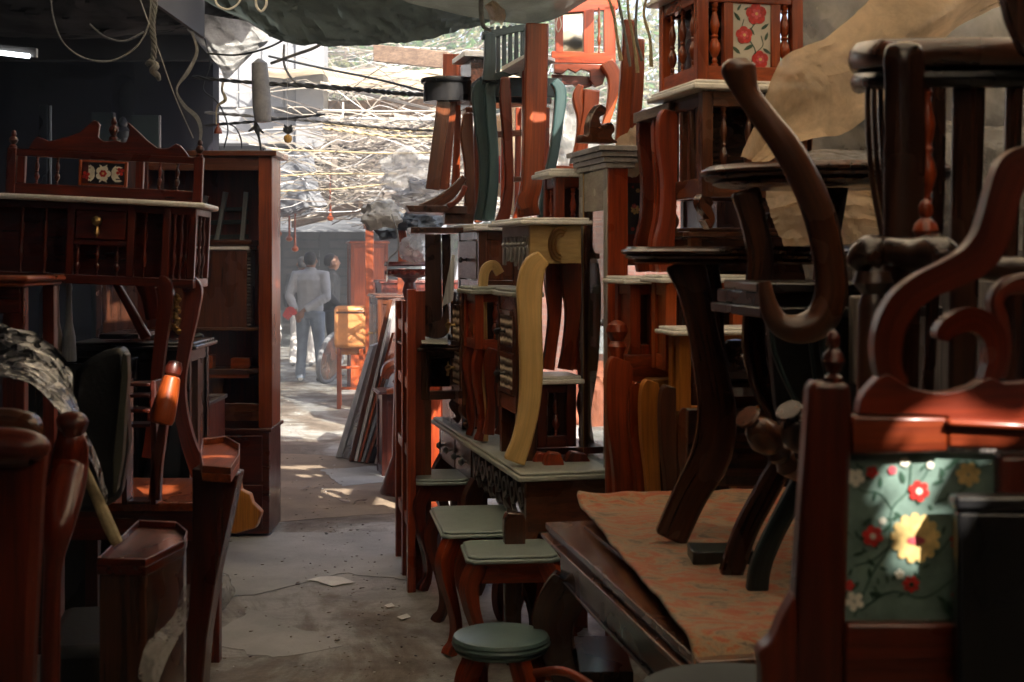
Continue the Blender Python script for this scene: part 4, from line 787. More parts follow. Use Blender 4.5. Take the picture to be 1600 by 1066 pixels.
for px in (985, 1010, 1034): mb = t.part('spindle', M['red'], bev=0); spindle(mb, P(px, 700, Y), zof(575, Y)-zof(700, Y), .02, n=12)
mb = t.part('rail', M['red']); mb.box(P(975, 0, Y).x, P(1045, 0, Y).x, Y-.02, Y+.02, zof(575, Y)+.001, zof(560, Y)); mb = t.part('rail', M['red']); mb.box(P(975, 0, Y).x, P(1045, 0, Y).x, Y-.02, Y+.02, zof(715, Y), zof(700, Y)-.001)
for px in (972, 1048): mb = t.part('post', M['red']); mb.box(P(px, 0, Y).x-.02, P(px, 0, Y).x+.01, Y-.02, Y+.02, 0, zof(550, Y))
t.done()
t = Thing('lattice_chair', 'brown lattice chair high in the stack between the teal legs and orange post', 'chair'); Y = 7.9; pl = Pl(800, Y, 8)
for q_ in ([(772, 158), (862, 150), (862, 162), (772, 170)], [(776, 205), (858, 200), (858, 209), (776, 215)]): mb = t.part('rail', M['brown']); trace(mb, pl, q_, .04)
for x_ in (784, 806, 850): mb = t.part('slat', M['red']); trace(mb, Pl(800, Y+.005, 8), [(x_, 168), (x_+9, 168), (x_+7, 345), (x_-2, 345)], .03)
t.done()
# ============================================================ TOP TIER ON THE RIGHT
cab('marble_cabinet', 'upper small cabinet with a red flower tile and turned spindles, highest of the right stacks', 1090, 5.0, zof(128, 5.0), 2.58, .40, .42, 'orange', 'marble', 'floral', 'spindles', None, 0, lip=.04)
cab('marble_cabinet', 'marble topped cabinet with spindles under the flower tile cabinet', 1097, 5.02, zof(352, 5.02), zof(126, 5.02), .46, .42, 'brown', 'marble', 'spindles', 'slats', 'c', .10, lip=.05)
cab('marble_cabinet', 'brown cabinet with curved legs just above the lower round tea table', 1080, 5.3, zof(425, 5.3), zof(356, 5.3), .5, .3, 'brown', 'brown', 'panel', 'panel', 'c', .08, lip=.02)
t = Thing('side_table', 'tall table on paired red curved legs left of the marble topped cabinets', 'side table')
mb = t.part('top', M['greyw'], M_=frame(1052, 5.35, zof(178, 5.35), TH)); mb.box(-.03, .2, -.03, .4, 0, .04)
for x0, Y, wp in ((1046, 5.3, 30), (1012, 5.7, 24), (1030, 5.55, 14)):
    mb = t.part('leg', M['red'], bev=.009); band(mb, Pl(x0, Y, 12), [(x0+2, 172, wp*.7), (x0, 184, wp), (x0, 220, wp*1.1), (x0+2, 280, wp*.75), (x0, 340, wp*.75), (x0-6, 384, wp*1.0), (x0-4, 425, wp*.8)], .05, 6)
t.done()
def yfl(f, o, u, v, w, h):
    vine(f, [(w*.3, 0), (w*.6, h*.3), (w*.4, h*.6), (w*.5, h)], u, v, o, w*.035, 2)
    petals(f, o+u*w*.6+v*h*.48, u, v, 7, w*.38, 3, .6); petals(f, o+u*w*.5+v*h*.55, u, v, 5, w*.2, 5, .8, off=.003); petals(f, o+u*w*.8+v*h*.85, u, v, 6, w*.18, 3, .7); petals(f, o+u*w*.4+v*h*.1, u, v, 5, w*.16, 1, .8); petals(f, o+u*w*.4+v*h*.92, u, v, 6, w*.1, 1, .8)
t = Thing('tiled_cabinet', 'red cabinet with a dark blue flower tile right of the mirror stand', 'cabinet'); Mx = frame(978, 6.0, 0, 0)
za, zb = zof(415, 6), zof(255, 6); wk = (1040-978)*6/F
mb = t.part('carcass', M['red'], M_=Mx); mb.box(0, wk, .02, .3, za, zb-.031); mb = t.part('top', M['marble'], M_=Mx); mb.box(-.02, wk, -.02, .32, zb-.03, zb)
f = t.part('floral_tile', FM(M['tink']), M_=Mx, bev=0); f.box(.008, .062, .008, .0195, zof(366, 6), zof(286, 6)); yfl(f, V((.008, .008, zof(366, 6))), V((1, 0, 0)), V((0, 0, 1)), .054, zof(286, 6)-zof(366, 6))
mb = t.part('tile_frame', M['orange'], M_=Mx)
for a0, a1, c0, c1 in ((0, .007, za+.1, zb-.05), (.063, .07, za+.1, zb-.05)): mb.box(a0, a1, .004, .0195, c0, c1)
t.done()
def posts(label, lst, mat, cat='bed post', name='bed_post'):
    t = Thing(name, label, cat)
    for k, (pts, Y, a, th) in enumerate(lst): mb = t.part('post' if k == 0 else 'side_post', M[mat], bev=.008); band(mb, Pl(pts[0][0], Y, a), pts, th, 5)
    t.done()
# orange standing posts
posts('broad orange bed post rising in front of the painted teal legs', [([(840, 36, 36), (838, 140, 35), (835, 240, 33), (832, 290, 30), (826, 318, 30), (828, 338, 36)], 6.7, 6, .07), ([(822, 302, 14), (818, 312, 18), (822, 326, 16)], 6.66, 6, .05)], 'orange')
posts('tall pair of bright orange planks behind the rope bundle', [([(984, 30, 18), (980, 120, 20), (973, 225, 22)], 6.2, 5, .05), ([(1000, 60, 16), (997, 140, 18), (990, 215, 18)], 6.35, 5, .05)], 'orange', 'plank', 'upright_plank')
# teal console
t = Thing('teal_console', 'teal painted console on long curved legs behind the broad orange post', 'console table')
mb = t.part('apron', M['teal'], M_=frame(750, 7.3, zof(150, 7.3), 10)); mb.box(0, .43, 0, .02, 0, .1); mb.box(0, .43, .3, .32, 0, .1); mb.box(0, .43, .02, .30, .08, .1)
for pts, Y in (([(755, 128, 14), (750, 140, 22), (752, 190, 20), (758, 250, 18), (757, 310, 19), (752, 345, 22)], 7.3), ([(778, 124, 12), (768, 134, 16), (768, 180, 16), (772, 240, 15), (770, 300, 17), (764, 345, 18)], 7.25),
               ([(866, 126, 14), (876, 140, 18), (873, 190, 16), (866, 240, 15), (856, 290, 16), (850, 345, 20)], 7.1), ([(860, 300, 12), (862, 320, 16), (860, 345, 18)], 7.0)):
    mb = t.part('leg', M['teal'], bev=.008); band(mb, Pl(pts[0][0], Y, 8), pts, .05, 6)
t.done()
t = Thing('slatted_gallery', 'dark teal slatted crib side standing above the teal console', 'crib side'); 
for k in range(8):
    x0 = 760+k*9.5; mb = t.part('slat', M['dteal'], bev=.003); y1 = 128 if k < 3 else 122-k*3
    band(mb, Pl(760, 7.2, 12), [(x0, 42-k*.6, 5), (x0, 80, 6), (x0, y1, 6)], .025, 2)
mb = t.part('rail', M['dteal']); trace(mb, Pl(760, 7.18, 12), [(754, 50), (836, 34), (836, 44), (754, 62)], .03); mb = t.part('rail', M['dteal']); trace(mb, Pl(760, 7.18, 12), [(754, 118), (800, 108), (836, 96), (836, 104), (800, 118), (754, 132)], .03)
mb = t.part('post', M['dteal']); band(mb, Pl(765, 7.15, 5), [(766, 52, 16), (766, 90, 18), (764, 126, 20)], .05, 3); t.done()
one('white_slab', 'slanting white slab end poking out behind the broad orange post', 'slab', M['marble'], lambda mb: mb.prism([P(784, 104, 7.1), P(832, 78, 6.9), P(832, 84, 6.9), P(784, 112, 7.1)], (.12, .3, 0)))
# brown pairs of legs
posts('slender red brown curved legs between the teal leg and the orange post', [([(790, 120, 14), (790, 150, 18), (794, 220, 15), (796, 290, 14), (790, 330, 18), (784, 350, 22)], 7.0, 8, .045), ([(822, 100, 10), (824, 160, 14), (822, 240, 12), (818, 300, 12), (808, 345, 14)], 7.2, 8, .045)], 'red', 'table base', 'table_base')
t = Thing('side_table', 'upper side table with two tone brown legs left of the teal legs', 'side table')
mb = t.part('apron', M['brown'], M_=frame(728, 7.6, zof(176, 7.6), 8)); mb.box(0, .14, 0, .2, 0, .03)
for pts, Y in (([(732, 176, 14), (730, 210, 20), (734, 260, 16), (734, 345, 18)], 7.5), ([(748, 170, 10), (748, 220, 14), (748, 290, 12), (748, 348, 12)], 7.6)):
    mb = t.part('leg', M['brown' if Y < 7.55 else 'orange'], bev=.007); band(mb, Pl(pts[0][0], Y, 8), pts, .05, 6)
mb = t.part('ledge', M['brown']); trace(mb, Pl(800, 7.1, 0), [(795, 276), (815, 276), (815, 284), (795, 284)], .03); t.done()
# round stool, drawer box and rocking base
t = Thing('round_stool', 'dark round stool with splayed brown legs standing high on the rocker', 'stool'); c = P(702, HY, 7.9); z = zof(124, 7.9); r = 44*7.9/F
t.part('seat', M['black'], bev=0).lathe([(0, z-.13), (r*.92, z-.13), (r*.92, z-.03), (r, z-.025), (r*1.02, z-.012), (r, z), (0, z)], V((c.x, c.y, 0)), n=36)
for a, b, w1, w2, Y, m_ in ((694, 676, 22, 22, 7.8, 'brown'), (708, 694, 12, 16, 7.85, 'orange'), (716, 712, 10, 14, 8.1, 'orange')):  # brown and orange boards paint the shaded and lit leg sides
    mb = t.part('leg', M[m_]); band(mb, Pl(a, Y, 5), [(a, 158, w1), ((a+b)/2, 230, w1), (b, 296, w2)], .06, 2)
t.done()
t = Thing('box_cabinet', 'plain orange box cabinet with a white top behind the dark round seat', 'cabinet'); Mx = frame(692, 8.25, 0, 3)
mb = t.part('carcass', M['orange'], M_=Mx); mb.box(0, .2, 0, .25, zof(165, 8.25), zof(84, 8.25)); mb.box(.075, .09, -.008, 0, zof(165, 8.25), zof(86, 8.25))
mb = t.part('top', M['marble'], M_=frame(728, 7.7, zof(90, 7.7), TH)); mb.box(-.02, .12, -.05, .3, 0, .03); mb = t.part('side', M['dark'], M_=frame(736, 7.7, 0, TH)); mb.box(0, .1, 0, .3, zof(165, 7.7), zof(91, 7.7)); t.done()
t = Thing('rocker_base', 'dark curved rocker with upswept arm on a flat ledge under the high round stool', 'rocking chair part')
mb = t.part('rocker', M['brown'], bev=.006); band(mb, Pl(690, 7.4, 8), [(726, 276, 10), (716, 290, 14), (700, 306, 18), (678, 318, 16), (655, 324, 8)], .06, 6)
mb = t.part('rocker', M['red'], bev=.006); band(mb, Pl(700, 7.2, 8), [(728, 290, 8), (722, 304, 8), (712, 316, 8), (700, 322, 8)], .05, 6)
mb = t.part('ledge', M['dark']); trace(mb, Pl(690, 7.3, 6), [(634, 321), (730, 322), (730, 334), (640, 331)], .35); mb = t.part('block', M['brown']); trace(mb, Pl(700, 7.35, 6), [(695, 334), (740, 334), (740, 350), (695, 350)], .2); t.done()
# mirrored dresser top with bracket at upper middle
t = Thing('mirror_dresser', 'red dresser top with a small mirror pane and spindles under the net edge', 'dresser'); Y = 7.6; pl = Pl(900, Y, 4); r_ = M['red']
mb = t.part('frame', r_)
for q in ([(868, 20), (880, 20), (880, 84), (868, 84)], [(912, 16), (928, 14), (928, 84), (912, 84)], [(862, 80), (962, 82), (962, 100), (862, 98)], [(866, 0), (966, -6), (966, 14), (866, 22)], [(944, 10), (962, 8), (962, 84), (944, 84)]): trace(mb, pl, q, .05)
mb = t.part('mirror', M['mirror'], bev=0); trace(mb, Pl(900, Y+.03, 4), [(880, 18), (912, 16), (912, 82), (880, 82)], .006)
mb = t.part('spindle', M['orange'], bev=0); spindle(mb, pl(936, 82), zof(12, Y)-zof(82, Y), .012)
mb = t.part('bracket', r_, bev=.004); trace(mb, Pl(900, Y, 4), [(866, 100), (962, 100), (958, 112), (946, 118), (942, 132), (930, 136), (922, 126), (922, 112), (908, 108), (900, 114), (888, 108), (878, 116), (866, 114)], .04)
mb = t.part('apron', M['deep']); trace(mb, Pl(900, Y+.06, 4), [(862, 116), (930, 120), (928, 134), (905, 140), (895, 132), (862, 134)], .03)
for pts in ([(908, 132, 10), (903, 150, 16), (908, 185, 12), (906, 220, 12), (898, 262, 18)], [(948, 96, 22), (960, 118, 22), (958, 150, 16), (948, 190, 12), (938, 225, 14)], [(925, 140, 26), (922, 175, 24), (912, 215, 18), (908, 262, 18)]):
    mb = t.part('leg', M['orange'], bev=.008); band(mb, Pl(pts[0][0], Y-.05, 6), pts, .05, 6)
mb = t.part('foot_rail', M['orange']); trace(mb, Pl(900, Y-.1, 6), [(852, 258), (912, 260), (905, 272), (860, 268)], .05); t.done()

# ============================================================ FAR END OF THE ROW
# stacked leaning frames and boards
lean = [('whitish bubble wrapped board leaning outermost in the slanted pile', 'pgrey', (524, 718, 10), (577, 540, 7), 11.2), ('crinkled plastic wrapped frame leaning second in the slanted pile', 'clearp', (535, 720, 8), (600, 520, 8), 11.15),
        ('plain brown batten leaning third in the slanted pile', 'brown', (545, 726, 7), (607, 468, 7), 11.0), ('pale grey batten leaning fourth in the slanted pile', 'pgrey', (553, 726, 5), (611, 480, 5), 11.0), ('thin orange strip leaning fifth in the slanted pile', 'orange', (559, 726, 4), (612, 520, 4), 10.95),
        ('grey batten leaning sixth in the slanted pile', 'wht', (564, 726, 5), (613, 560, 5), 10.95), ('orange brown plank leaning in the middle of the slanted pile', 'orange', (570, 725, 5), (606, 612, 6), 10.9), ('black board leaning near the rack in the slanted pile', 'black', (576, 726, 8), (608, 620, 8), 10.9),
        ('light grey strip leaning next to the rack', 'pgrey', (585, 726, 6), (608, 630, 6), 10.85), ('narrow black strip leaning beside the light grey one', 'black', (592, 727, 6), (612, 640, 6), 10.8), ('brown panel leaning last before the open rack', 'brown', (600, 728, 14), (620, 610, 12), 10.8)]
for k, (lab, mt, a, b, Y) in enumerate(lean):
    p, q = P(a[0], HY, Y), P(b[0], HY, Y+.1); z0 = .012; q.z = zof(b[1], Y+.1); p.z = z0; w1, w2 = a[2]*Y/F, b[2]*Y/F
    one('leaning_board', lab, 'board', M[mt], lambda mb: mb.prism([p, p+V((w1, 0, 0)), q+V((w2, 0, 0)), q], (.03, .5, 0)), group='boards leaning in a slanted pile')
# leather bar chair, seen from behind
t = Thing('leather_chair', 'tan leather backed bar chair with orange legs beside the white ring mirror', 'chair'); Y = 14.8; LE = plain('tan_leather', (0.52, 0.22, 0.075), .38, var=.25, scale=8, bumps=.5, bscale=16)
Mx = frame(522, Y, 0, 6); wc = .34; mb = t.part('backrest', LE, M_=Mx, bev=.042); mb.box(0, wc, 0, .09, zof(545, Y), zof(478, Y)); mb = t.part('piping', M['brown'], mb, M_=Mx); mb.box(.02, wc-.02, -.006, -.0005, zof(490, Y), zof(487, Y))
mb = t.part('seat', LE, M_=Mx, bev=.03); mb.box(.01, wc-.01, .095, .42, zof(556, Y), zof(543, Y))
for a in (.05, wc-.06):
    for b in (.03, .36): mb = t.part('leg', M['orange'], M_=Mx); mb.box(a-.022, a+.022, b, b+.04, 0, zof(545, Y)-.001 if b < .1 else zof(556, Y)-.001)
mb = t.part('stretcher', M['orange'], M_=Mx)
for z in (.2, .42): mb.box(.072, wc-.082, .04, .06, z, z+.03)
t.done()
# ring mirror
t = Thing('ring_mirror', 'round mirror in a white ring frame leaning by the black clothed walker', 'mirror'); c = P(517, 559, 15.8); rx, rz = 14*15.8/F, 38*15.8/F; ux = V((.36, .93, 0)).normalized(); tz = V((.2, 0, 1)).normalized()
ring = [c+ux*math.cos(a)*.27+tz*math.sin(a)*rz for a in [2*math.pi*k/28 for k in range(29)]]
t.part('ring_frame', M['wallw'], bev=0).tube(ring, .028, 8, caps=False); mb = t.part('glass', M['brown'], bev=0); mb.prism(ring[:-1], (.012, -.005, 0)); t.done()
# carved pedestal table at the far side
t = Thing('carved_pedestal', 'carved dark pedestal table with a round moulded top above the leaning boards', 'pedestal table'); c = P(640, HY, 9.6); z = zof(409, 9.6)
t.part('top', M['deep'], bev=0).lathe([(0, -.03), (.17, -.03), (.175, -.02), (.168, -.014), (.165, 0), (0, 0)], V((c.x, c.y, z)), n=30)
mb = t.part('column', M['deep'], bev=0); mb.lathe([(.13, -.05), (.16, -.075), (.12, -.10), (.06, -.11), (.035, -.14), (.05, -.2), (.03, -.27), (.045, -.34), (.06, -.4), (.04, -.46), (.1, -.6), (.12, -z+.25), (.2, -z+.02), (.2, -z)][::-1], V((c.x, c.y, z)), n=18)
for k in range(14): a = 2*math.pi*k/14; mb.lathe([(0, 0), (.022, .01), (.024, .03), (0, .045)], V((c.x+.145*math.cos(a), c.y+.145*math.sin(a), z-.095)), n=8)
t.done()
one('curved_board', 'orange red curved headboard end standing above the carved pedestal', 'headboard', M['orange'], lambda mb: trace(mb, Pl(640, 10.2, 0), [(622, 350), (632, 352), (636, 372), (642, 386), (660, 396), (664, 412), (622, 412)], .05))
for lab, px, Y, w_, L, z0, z1, wd, fr, sd in (('dark red shelf cabinet with leaning books under the carved pedestal', 640, 10.4, .35, .5, 0, 1.2, 'deep', 'panel', 'panel'), ('small red chest behind the tall open rack', 640, 9.0, .25, .5, 0, .98, 'red', 'panel', 'drawers'),
        ('plain orange display cabinet behind the leather chair', 548, 17.0, .45, .4, 0, 1.78, 'orange', 'panel', 'panel'), ('low brown cabinet behind the leaning boards', 590, 12.8, .6, .6, 0, 1.25, 'brown', 'panel', 'drawers'), ('tall red wardrobe between the leather chair and the leaning boards', 596, 14.5, .8, .5, 0, 1.35, 'deep', 'panel', 'panel')):
    cab('far_cabinet', lab, px, Y, z0, z1, w_, L, wd, wd, fr, sd, group='cabinets at the far end of the right row', topt=.03, lip=.02)
t = Thing('door_frame', 'tall orange door frame standing on the right of the leather chair', 'door frame'); Mx = frame(571, 14.2, 0, 6)
mb = t.part('post', M['orange'], M_=Mx); mb.box(0, .08, 0, .06, 0, zof(358, 14.2)); mb = t.part('post', M['orange'], M_=Mx); mb.box(.32, .40, 0, .06, 0, zof(420, 14.2)); mb = t.part('lintel', M['brown'], M_=Mx); mb.box(-.02, .42, -.01, .07, zof(358, 14.2)+.001, zof(350, 14.2)); t.done()
def scrolls(mb):
    rod(mb, [(600, 590, 10.2, .03), (608, 575, 10.2, .05), (622, 570, 10.2, .045), (628, 585, 10.2, .04), (618, 600, 10.2, .03)], 8); rod(mb, [(604, 612, 10.2, .02), (640, 606, 10.2, .03)], 8)
one('carved_chair_arm', 'glossy orange carved chair arm lying beside the leaning boards', 'chair part', M['orange'], scrolls)
cab('far_stand', 'small brown stand under the glossy carved chair arm', 597, 10.3, 0, zof(612, 10.3), .3, .3, 'deep', 'deep', 'panel', 'panel', cat='stand', topt=.02)
t = Thing('ledge_chair', 'reddish carved bench end on the left of the far alley beside the wardrobe', 'bench'); pl = Pl(424, 9.8, 80)
Mx = frame(418, 9.6, 0, 13); mb = t.part('side', M['orange'], M_=Mx); mb.box(-.15, .06, 0, .05, 0, zof(500, 9.6)); mb.box(-.2, .09, 0, .9, .0, .07)
mb = t.part('side', M['red'], M_=Mx); mb.box(-.15, .0, .06, .86, .08, zof(620, 9.6))
for k in range(5): sp = t.part('spindle', M['orange'], M_=Mx, bev=0); spindle(sp, V((.03, .12+k*.17, .071)), 1.0, .03)
mb = t.part('top_rail', M['orange'], M_=Mx); mb.box(0, .06, .06, .9, 1.075, 1.14); t.done()
cab('tall_red_cabinet', 'tall red cabinet standing left of the walkers behind the wardrobe', 396, 12.6, 0, zof(372, 12.6), .16, .5, 'orange', None, 'panel', 'panel', cat='cabinet', rot=2)
one('white_rag', 'crumpled white rag hung on the bench end beside the alley', 'rag', M['paper'], lambda mb: [rod(mb, [(418, 508, 9.55, .02), (426, 506, 9.5, .045), (434, 518, 9.5, .03)], 7), rod(mb, [(420, 518, 9.5, .03), (430, 524, 9.5, .045), (434, 540, 9.5, .015)], 7)])
# ============================================================ NEAR RIGHT: DINING TABLE AND WHAT STANDS ON IT
ZT = .76
c1, c2 = G(852, 816, ZT), G(1092, 1034, ZT)              # far and near corners of the aisle edge
ang = math.degrees(math.atan2((c1-c2).x, (c1-c2).y)); LT = (c1-c2).length
Mx = Matrix.Translation((c2.x, c2.y, 0)) @ Matrix.Rotation(R(-ang), 4, 'Z'); WT = 1.1
t = Thing('dining_table', 'large polished dark brown dining table with moulded edge under the patterned cloth', 'dining table')
mb = t.part('top', M['tablew'], M_=Mx, bev=.007)
for a, b, z0, z1 in ((0, 0, -.02, 0), (.008, .008, -.034, -.0205), (-.012, -.012, -.048, -.0345), (.012, .012, -.056, -.0485)): mb.box(a, WT-a, b, LT-b, ZT+z0, ZT+z1)
mb.box(.10, WT-.1, .10, LT-.1, ZT+.0005, ZT+.006)
mb = t.part('apron', M['tablew'], M_=Mx); mb.box(.04, .065, .04, LT-.04, ZT-.17, ZT-.0565); mb.box(.065, WT-.065, .04, .065, ZT-.17, ZT-.0565); mb.box(.03, .04, .05, LT-.05, ZT-.175, ZT-.165); mb.box(WT-.065, WT-.04, .04, LT-.04, ZT-.17, ZT-.0565)
for a, b, dx, dy in ((.07, .07, -1, -.3), (.07, LT-.07, -1, .3), (WT-.07, .07, 1, -.3), (WT-.07, LT-.07, 1, .3)):
    mb = t.part('leg', M['dark'], M_=Mx, bev=.008); cleg(mb, a, b, 0, ZT-.172, dx, dy, .12, .08, .06)
t.done()
one('trestle_rail', 'dark rail with a pale edge running low under the dining table', 'rail', M['dark'], lambda mb: mb.box(P(905, 0, 4.2).x, P(990, 0, 4.2).x, 4.2, 4.6, zof(1050, 4.2)-.05, zof(1050, 4.2)))
# patterned cloth folded over the table
def cloth(mb):
    a_ = [G(900, 792, ZT+.012), G(1092, 1030, ZT+.012)]; rows = []
    inner = Mx.inverted()
    A, B = inner @ a_[0], inner @ a_[1]
    for i in range(60):
        f = i/59; y = A.y+(B.y-A.y)*f; x0 = A.x+(B.x-A.x)*f+.006*noise.noise(V((f*6, 0, 2))); row = []
        for j in range(44):
            g = j/43; x = x0+(WT-.05-x0)*g; z = ZT+.012+.012*max(0, noise.noise(V((x*5, y*4, 0))))+.01*noise.noise(V((x*14, y*9, 4)))*.6+.004
            if f < .05: z += .03*(1-f/.05)
            z += .012*math.exp(-(g/.04)**2)
            if f > .93: z -= (f-.93)**2*26
            row.append(V((x, y, max(z, ZT-.3))))
        rows.append(row)
    mb.M = Mx; mb.grid(rows)
one('patterned_cloth', 'rust and beige patterned upholstery cloth spread over the polished dining table', 'cloth', M['sofa'], cloth, bev=0, thick=.010, sub=1)
# round tea tables with moulded edge and S legs
def tea(label, px, Y, py_top, r, legs, mat, pm):
    c = P(px, HY, Y); zt = zof(py_top, Y); t = Thing('tea_table', label, 'tea table', 'round tea tables with curved legs')
    t.part('top', M[mat], bev=0).lathe([(0, -.05), (r*.86, -.05), (r*.9, -.044), (r*.88, -.036), (r*.95, -.034), (r*.965, -.027), (r*.95, -.022), (r*.99, -.02), (r, -.013), (r*.985, -.007), (r*.96, -.006), (r*.95, 0), (0, 0)], V((c.x, c.y, zt)), n=72)
    for pts, Yl in legs:
        mb = t.part('leg', M[pm], bev=.012); band(mb, Pl(pts[0][0], Yl, 0), pts, .05, 7)
    return t
t = tea('lower round dark tea table with moulded edge, its broad curved leg on the patterned cloth', 1160, 4.15, 386, .355,
    [([(1070, 408, 62), (1085, 450, 52), (1098, 510, 46), (1112, 580, 52), (1122, 650, 60), (1112, 715, 62), (1080, 775, 54), (1048, 845, 52)], 4.02),
     ([(1110, 412, 26), (1118, 470, 26), (1122, 540, 24), (1138, 590, 22), (1160, 615, 18)], 4.25)], 'dark', 'dark')
c = P(1150, HY, 4.3); t.part('boss', M['dark'], bev=0).lathe([(.03, 0), (.08, .02), (.11, .05), (.10, .075), (.06, .09), (.09, .10), (.085, .12), (.045, .14), (.03, .17), (.04, .19), (.03, .21), (0, .215)], V((c.x, c.y, zof(640, 4.3))), n=20)
mb = t.part('stretcher', M['dark']); mb.box(P(1075, 0, 4.2).x, P(1200, 0, 4.2).x, 4.2, 4.26, zof(760, 4.2), zof(640, 4.2)-.001); t.done()
t = tea('upper round tea table with brown moulded edge, in front of the brown plastic sheet', 1290, 3.75, 262, .33,
    [([(1166, 296, 46), (1178, 340, 40), (1190, 400, 40), (1186, 460, 38), (1180, 540, 34), (1192, 600, 34), (1222, 660, 36), (1230, 710, 36), (1200, 770, 36), (1168, 830, 36), (1142, 905, 36)], 3.6)], 'brown', 'dark')
mb = t.part('leg', M['dteal'], bev=.01); band(mb, Pl(1220, 3.45, 0), [(1262, 740, 28), (1236, 790, 30), (1210, 840, 30), (1190, 890, 32), (1184, 935, 34)], .045, 6)
mb = t.part('foot_block', M['dteal']); mb.box(P(1075, 0, 3.85).x, P(1170, 0, 3.85).x, 3.75, 3.87, ZT+.026, ZT+.06)
c = P(1290, HY, 3.75); t.part('column', M['dark'], bev=0).lathe([(.05, ZT+.05), (.05, 1.1), (.03, 1.2), (.045, 1.4), (.03, 1.6), (.06, zof(262, 3.75)-.055)], V((c.x, c.y, 0)), n=16); t.done()
# upended black chair with long S shaped arm
t = Thing('upturned_armchair', 'dark upturned armchair with a long S curved arm rising over the tea tables', 'armchair')
mb = t.part('arm', M['brown'], bev=0); Y = 3.0
rod(mb, [(1152, 92, Y, .02), (1153, 104, Y, .036), (1158, 122, Y, .034), (1168, 146, Y, .027), (1196, 186, Y, .028), (1230, 232, Y, .032), (1262, 290, Y, .034), (1284, 350, Y, .035), (1296, 410, Y, .035), (1298, 462, Y, .036), (1282, 500, Y, .036), (1250, 514, Y, .032), (1218, 506, Y, .025), (1202, 480, Y, .02), (1194, 440, Y, .013)], 16, 8, flat=(V((0, 1, 0)), .8))
mb = t.part('seat', M['black'], bev=.004); zs = zof(440, 3.2); mb.M = frame(1190, 3.2, zs-.07, 8); mb.prism([V(q_) for q_ in ((-.012, 0, .045), (.01, -.012, .045), (.44, 0, .045), (.44, .4, .045), (.03, .4, .045))], (0, 0, .022)); mb.box(.012, .42, .012, .4, .012, .0445); mb.box(-.004, .43, -.004, .4, -.012, .0115)
mb = t.part('back', M['blackl'], bev=.01); trace(mb, Pl(1250, 3.3, 5), [(1200, 480), (1380, 480), (1390, 640), (1370, 760), (1250, 760), (1215, 640)], .05)
for pts in ([(1203, 486, 7), (1208, 540, 7), (1226, 590, 7), (1252, 640, 8)], [(1282, 490, 7), (1288, 560, 8), (1300, 610, 8), (1306, 650, 8)], [(1262, 480, 5), (1270, 560, 5), (1282, 640, 6)]):
    mb = t.part('strut', M['dteal'], bev=.003); band(mb, Pl(pts[0][0], 3.15, 0), pts, .02, 6)
mb = t.part('turned_leg', M['brown'], bev=0); a, b = P(1166, 650, 2.95), P(1262, 752, 3.05); d = (b-a)
prof = [(.0, 0), (.030, .0), (.034, .02), (.026, .05), (.020, .1), (.034, .16), (.046, .30), (.036, .42), (.022, .47), (.034, .52), (.034, .56), (.024, .6), (.04, .7), (.03, .82), (.02, 1)]
mb.lathe([(r*.85, h*d.length) for r, h in prof], a, d, 16)
mb = t.part('turned_leg', M['dark'], bev=0); a, b = P(1232, 640, 2.9), P(1290, 760, 3.0); d = b-a; mb.lathe([(r*.9, h*d.length) for r, h in prof], a, d, 16)
mb = t.part('apron', M['greyw'], bev=.006); trace(mb, Pl(1350, 3.1, 0), [(1330, 462), (1385, 462), (1385, 610), (1330, 600)], .03)
t.done()
# slatted chair upright at the right
t = Thing('slat_back_chair', 'tall dark chair with broad upright slats and a rounded post over the scrolled chair', 'chair'); Y = 2.55
mb = t.part('post', M['dark'], bev=0); rod(mb, [(1412, 66, Y, .012), (1412, 72, Y, .030), (1412, 86, Y, .036), (1413, 130, Y, .036), (1413, 240, Y, .037), (1410, 400, Y, .035), (1405, 640, Y, .033), (1400, 900, Y, .033)], 16, 5, flat=(V((0, 1, 0)), .8))
mb = t.part('top_rail', M['dark'], bev=.012); pts = [(1346, 100, .045), (1352, 82, .05), (1380, 74, .05)]
c = P(1600, HY, 3.0); rr = 2.9/F*255
ring = []; 
for k in range(26):
    a = R(180+10-k*7.2+60); ring.append(V((c.x+rr*math.cos(a), c.y-.12+.42*math.sin(a)*-1, zof(88, 2.85))))
arc = [V((P(1345, 0, 2.95).x, 2.95, zof(98, 2.95)))]+[V((P(x, 0, Yr).x, Yr, zof(yy, Yr))) for x, Yr, yy in ((1352, 2.75, 88), (1400, 2.62, 84), (1480, 2.6, 82), (1560, 2.6, 82), (1660, 2.65, 84))]
q = catmull([tuple(p) for p in arc], 5); mb.tube(q, .026, 10, flat=(V((0, 0, 1)), 1.15))
mb = t.part('under_rail', M['black'], bev=.004); mb.tube([V(p)+V((.0, .01, -.045)) for p in q], .02, 8)
for x0, wp, Yl in ((1515, 50, 2.62), (1586, 26, 2.62), (1630, 50, 2.66)): mb = t.part('slat', M['dark'], bev=.006); band(mb, Pl(x0, Yl, 0), [(x0+2, 98, wp), (x0, 200, wp), (x0-6, 420, wp*.9), (x0-10, 640, wp*.85)], .018, 4)
for x0 in (1358, 1368, 1378): mb = t.part('rib', M['dark'], bev=.003); band(mb, Pl(x0, 2.75, 0), [(x0, 104, 8), (x0-1, 180, 8), (x0+6, 280, 8), (x0+28, 400, 8)], .012, 5)
mb = t.part('slat', M['dark'], bev=.006); band(mb, Pl(1462, 2.7, 0), [(1468, 98, 24), (1468, 300, 20), (1458, 500, 18), (1450, 640, 18)], .02, 4)
mb = t.part('red_spindle', M['red'], bev=0); a = P(1449, 330, 2.62); spindle(mb, P(1449, 332, 2.62), zof(122, 2.62)-zof(332, 2.62), .02, n=12)
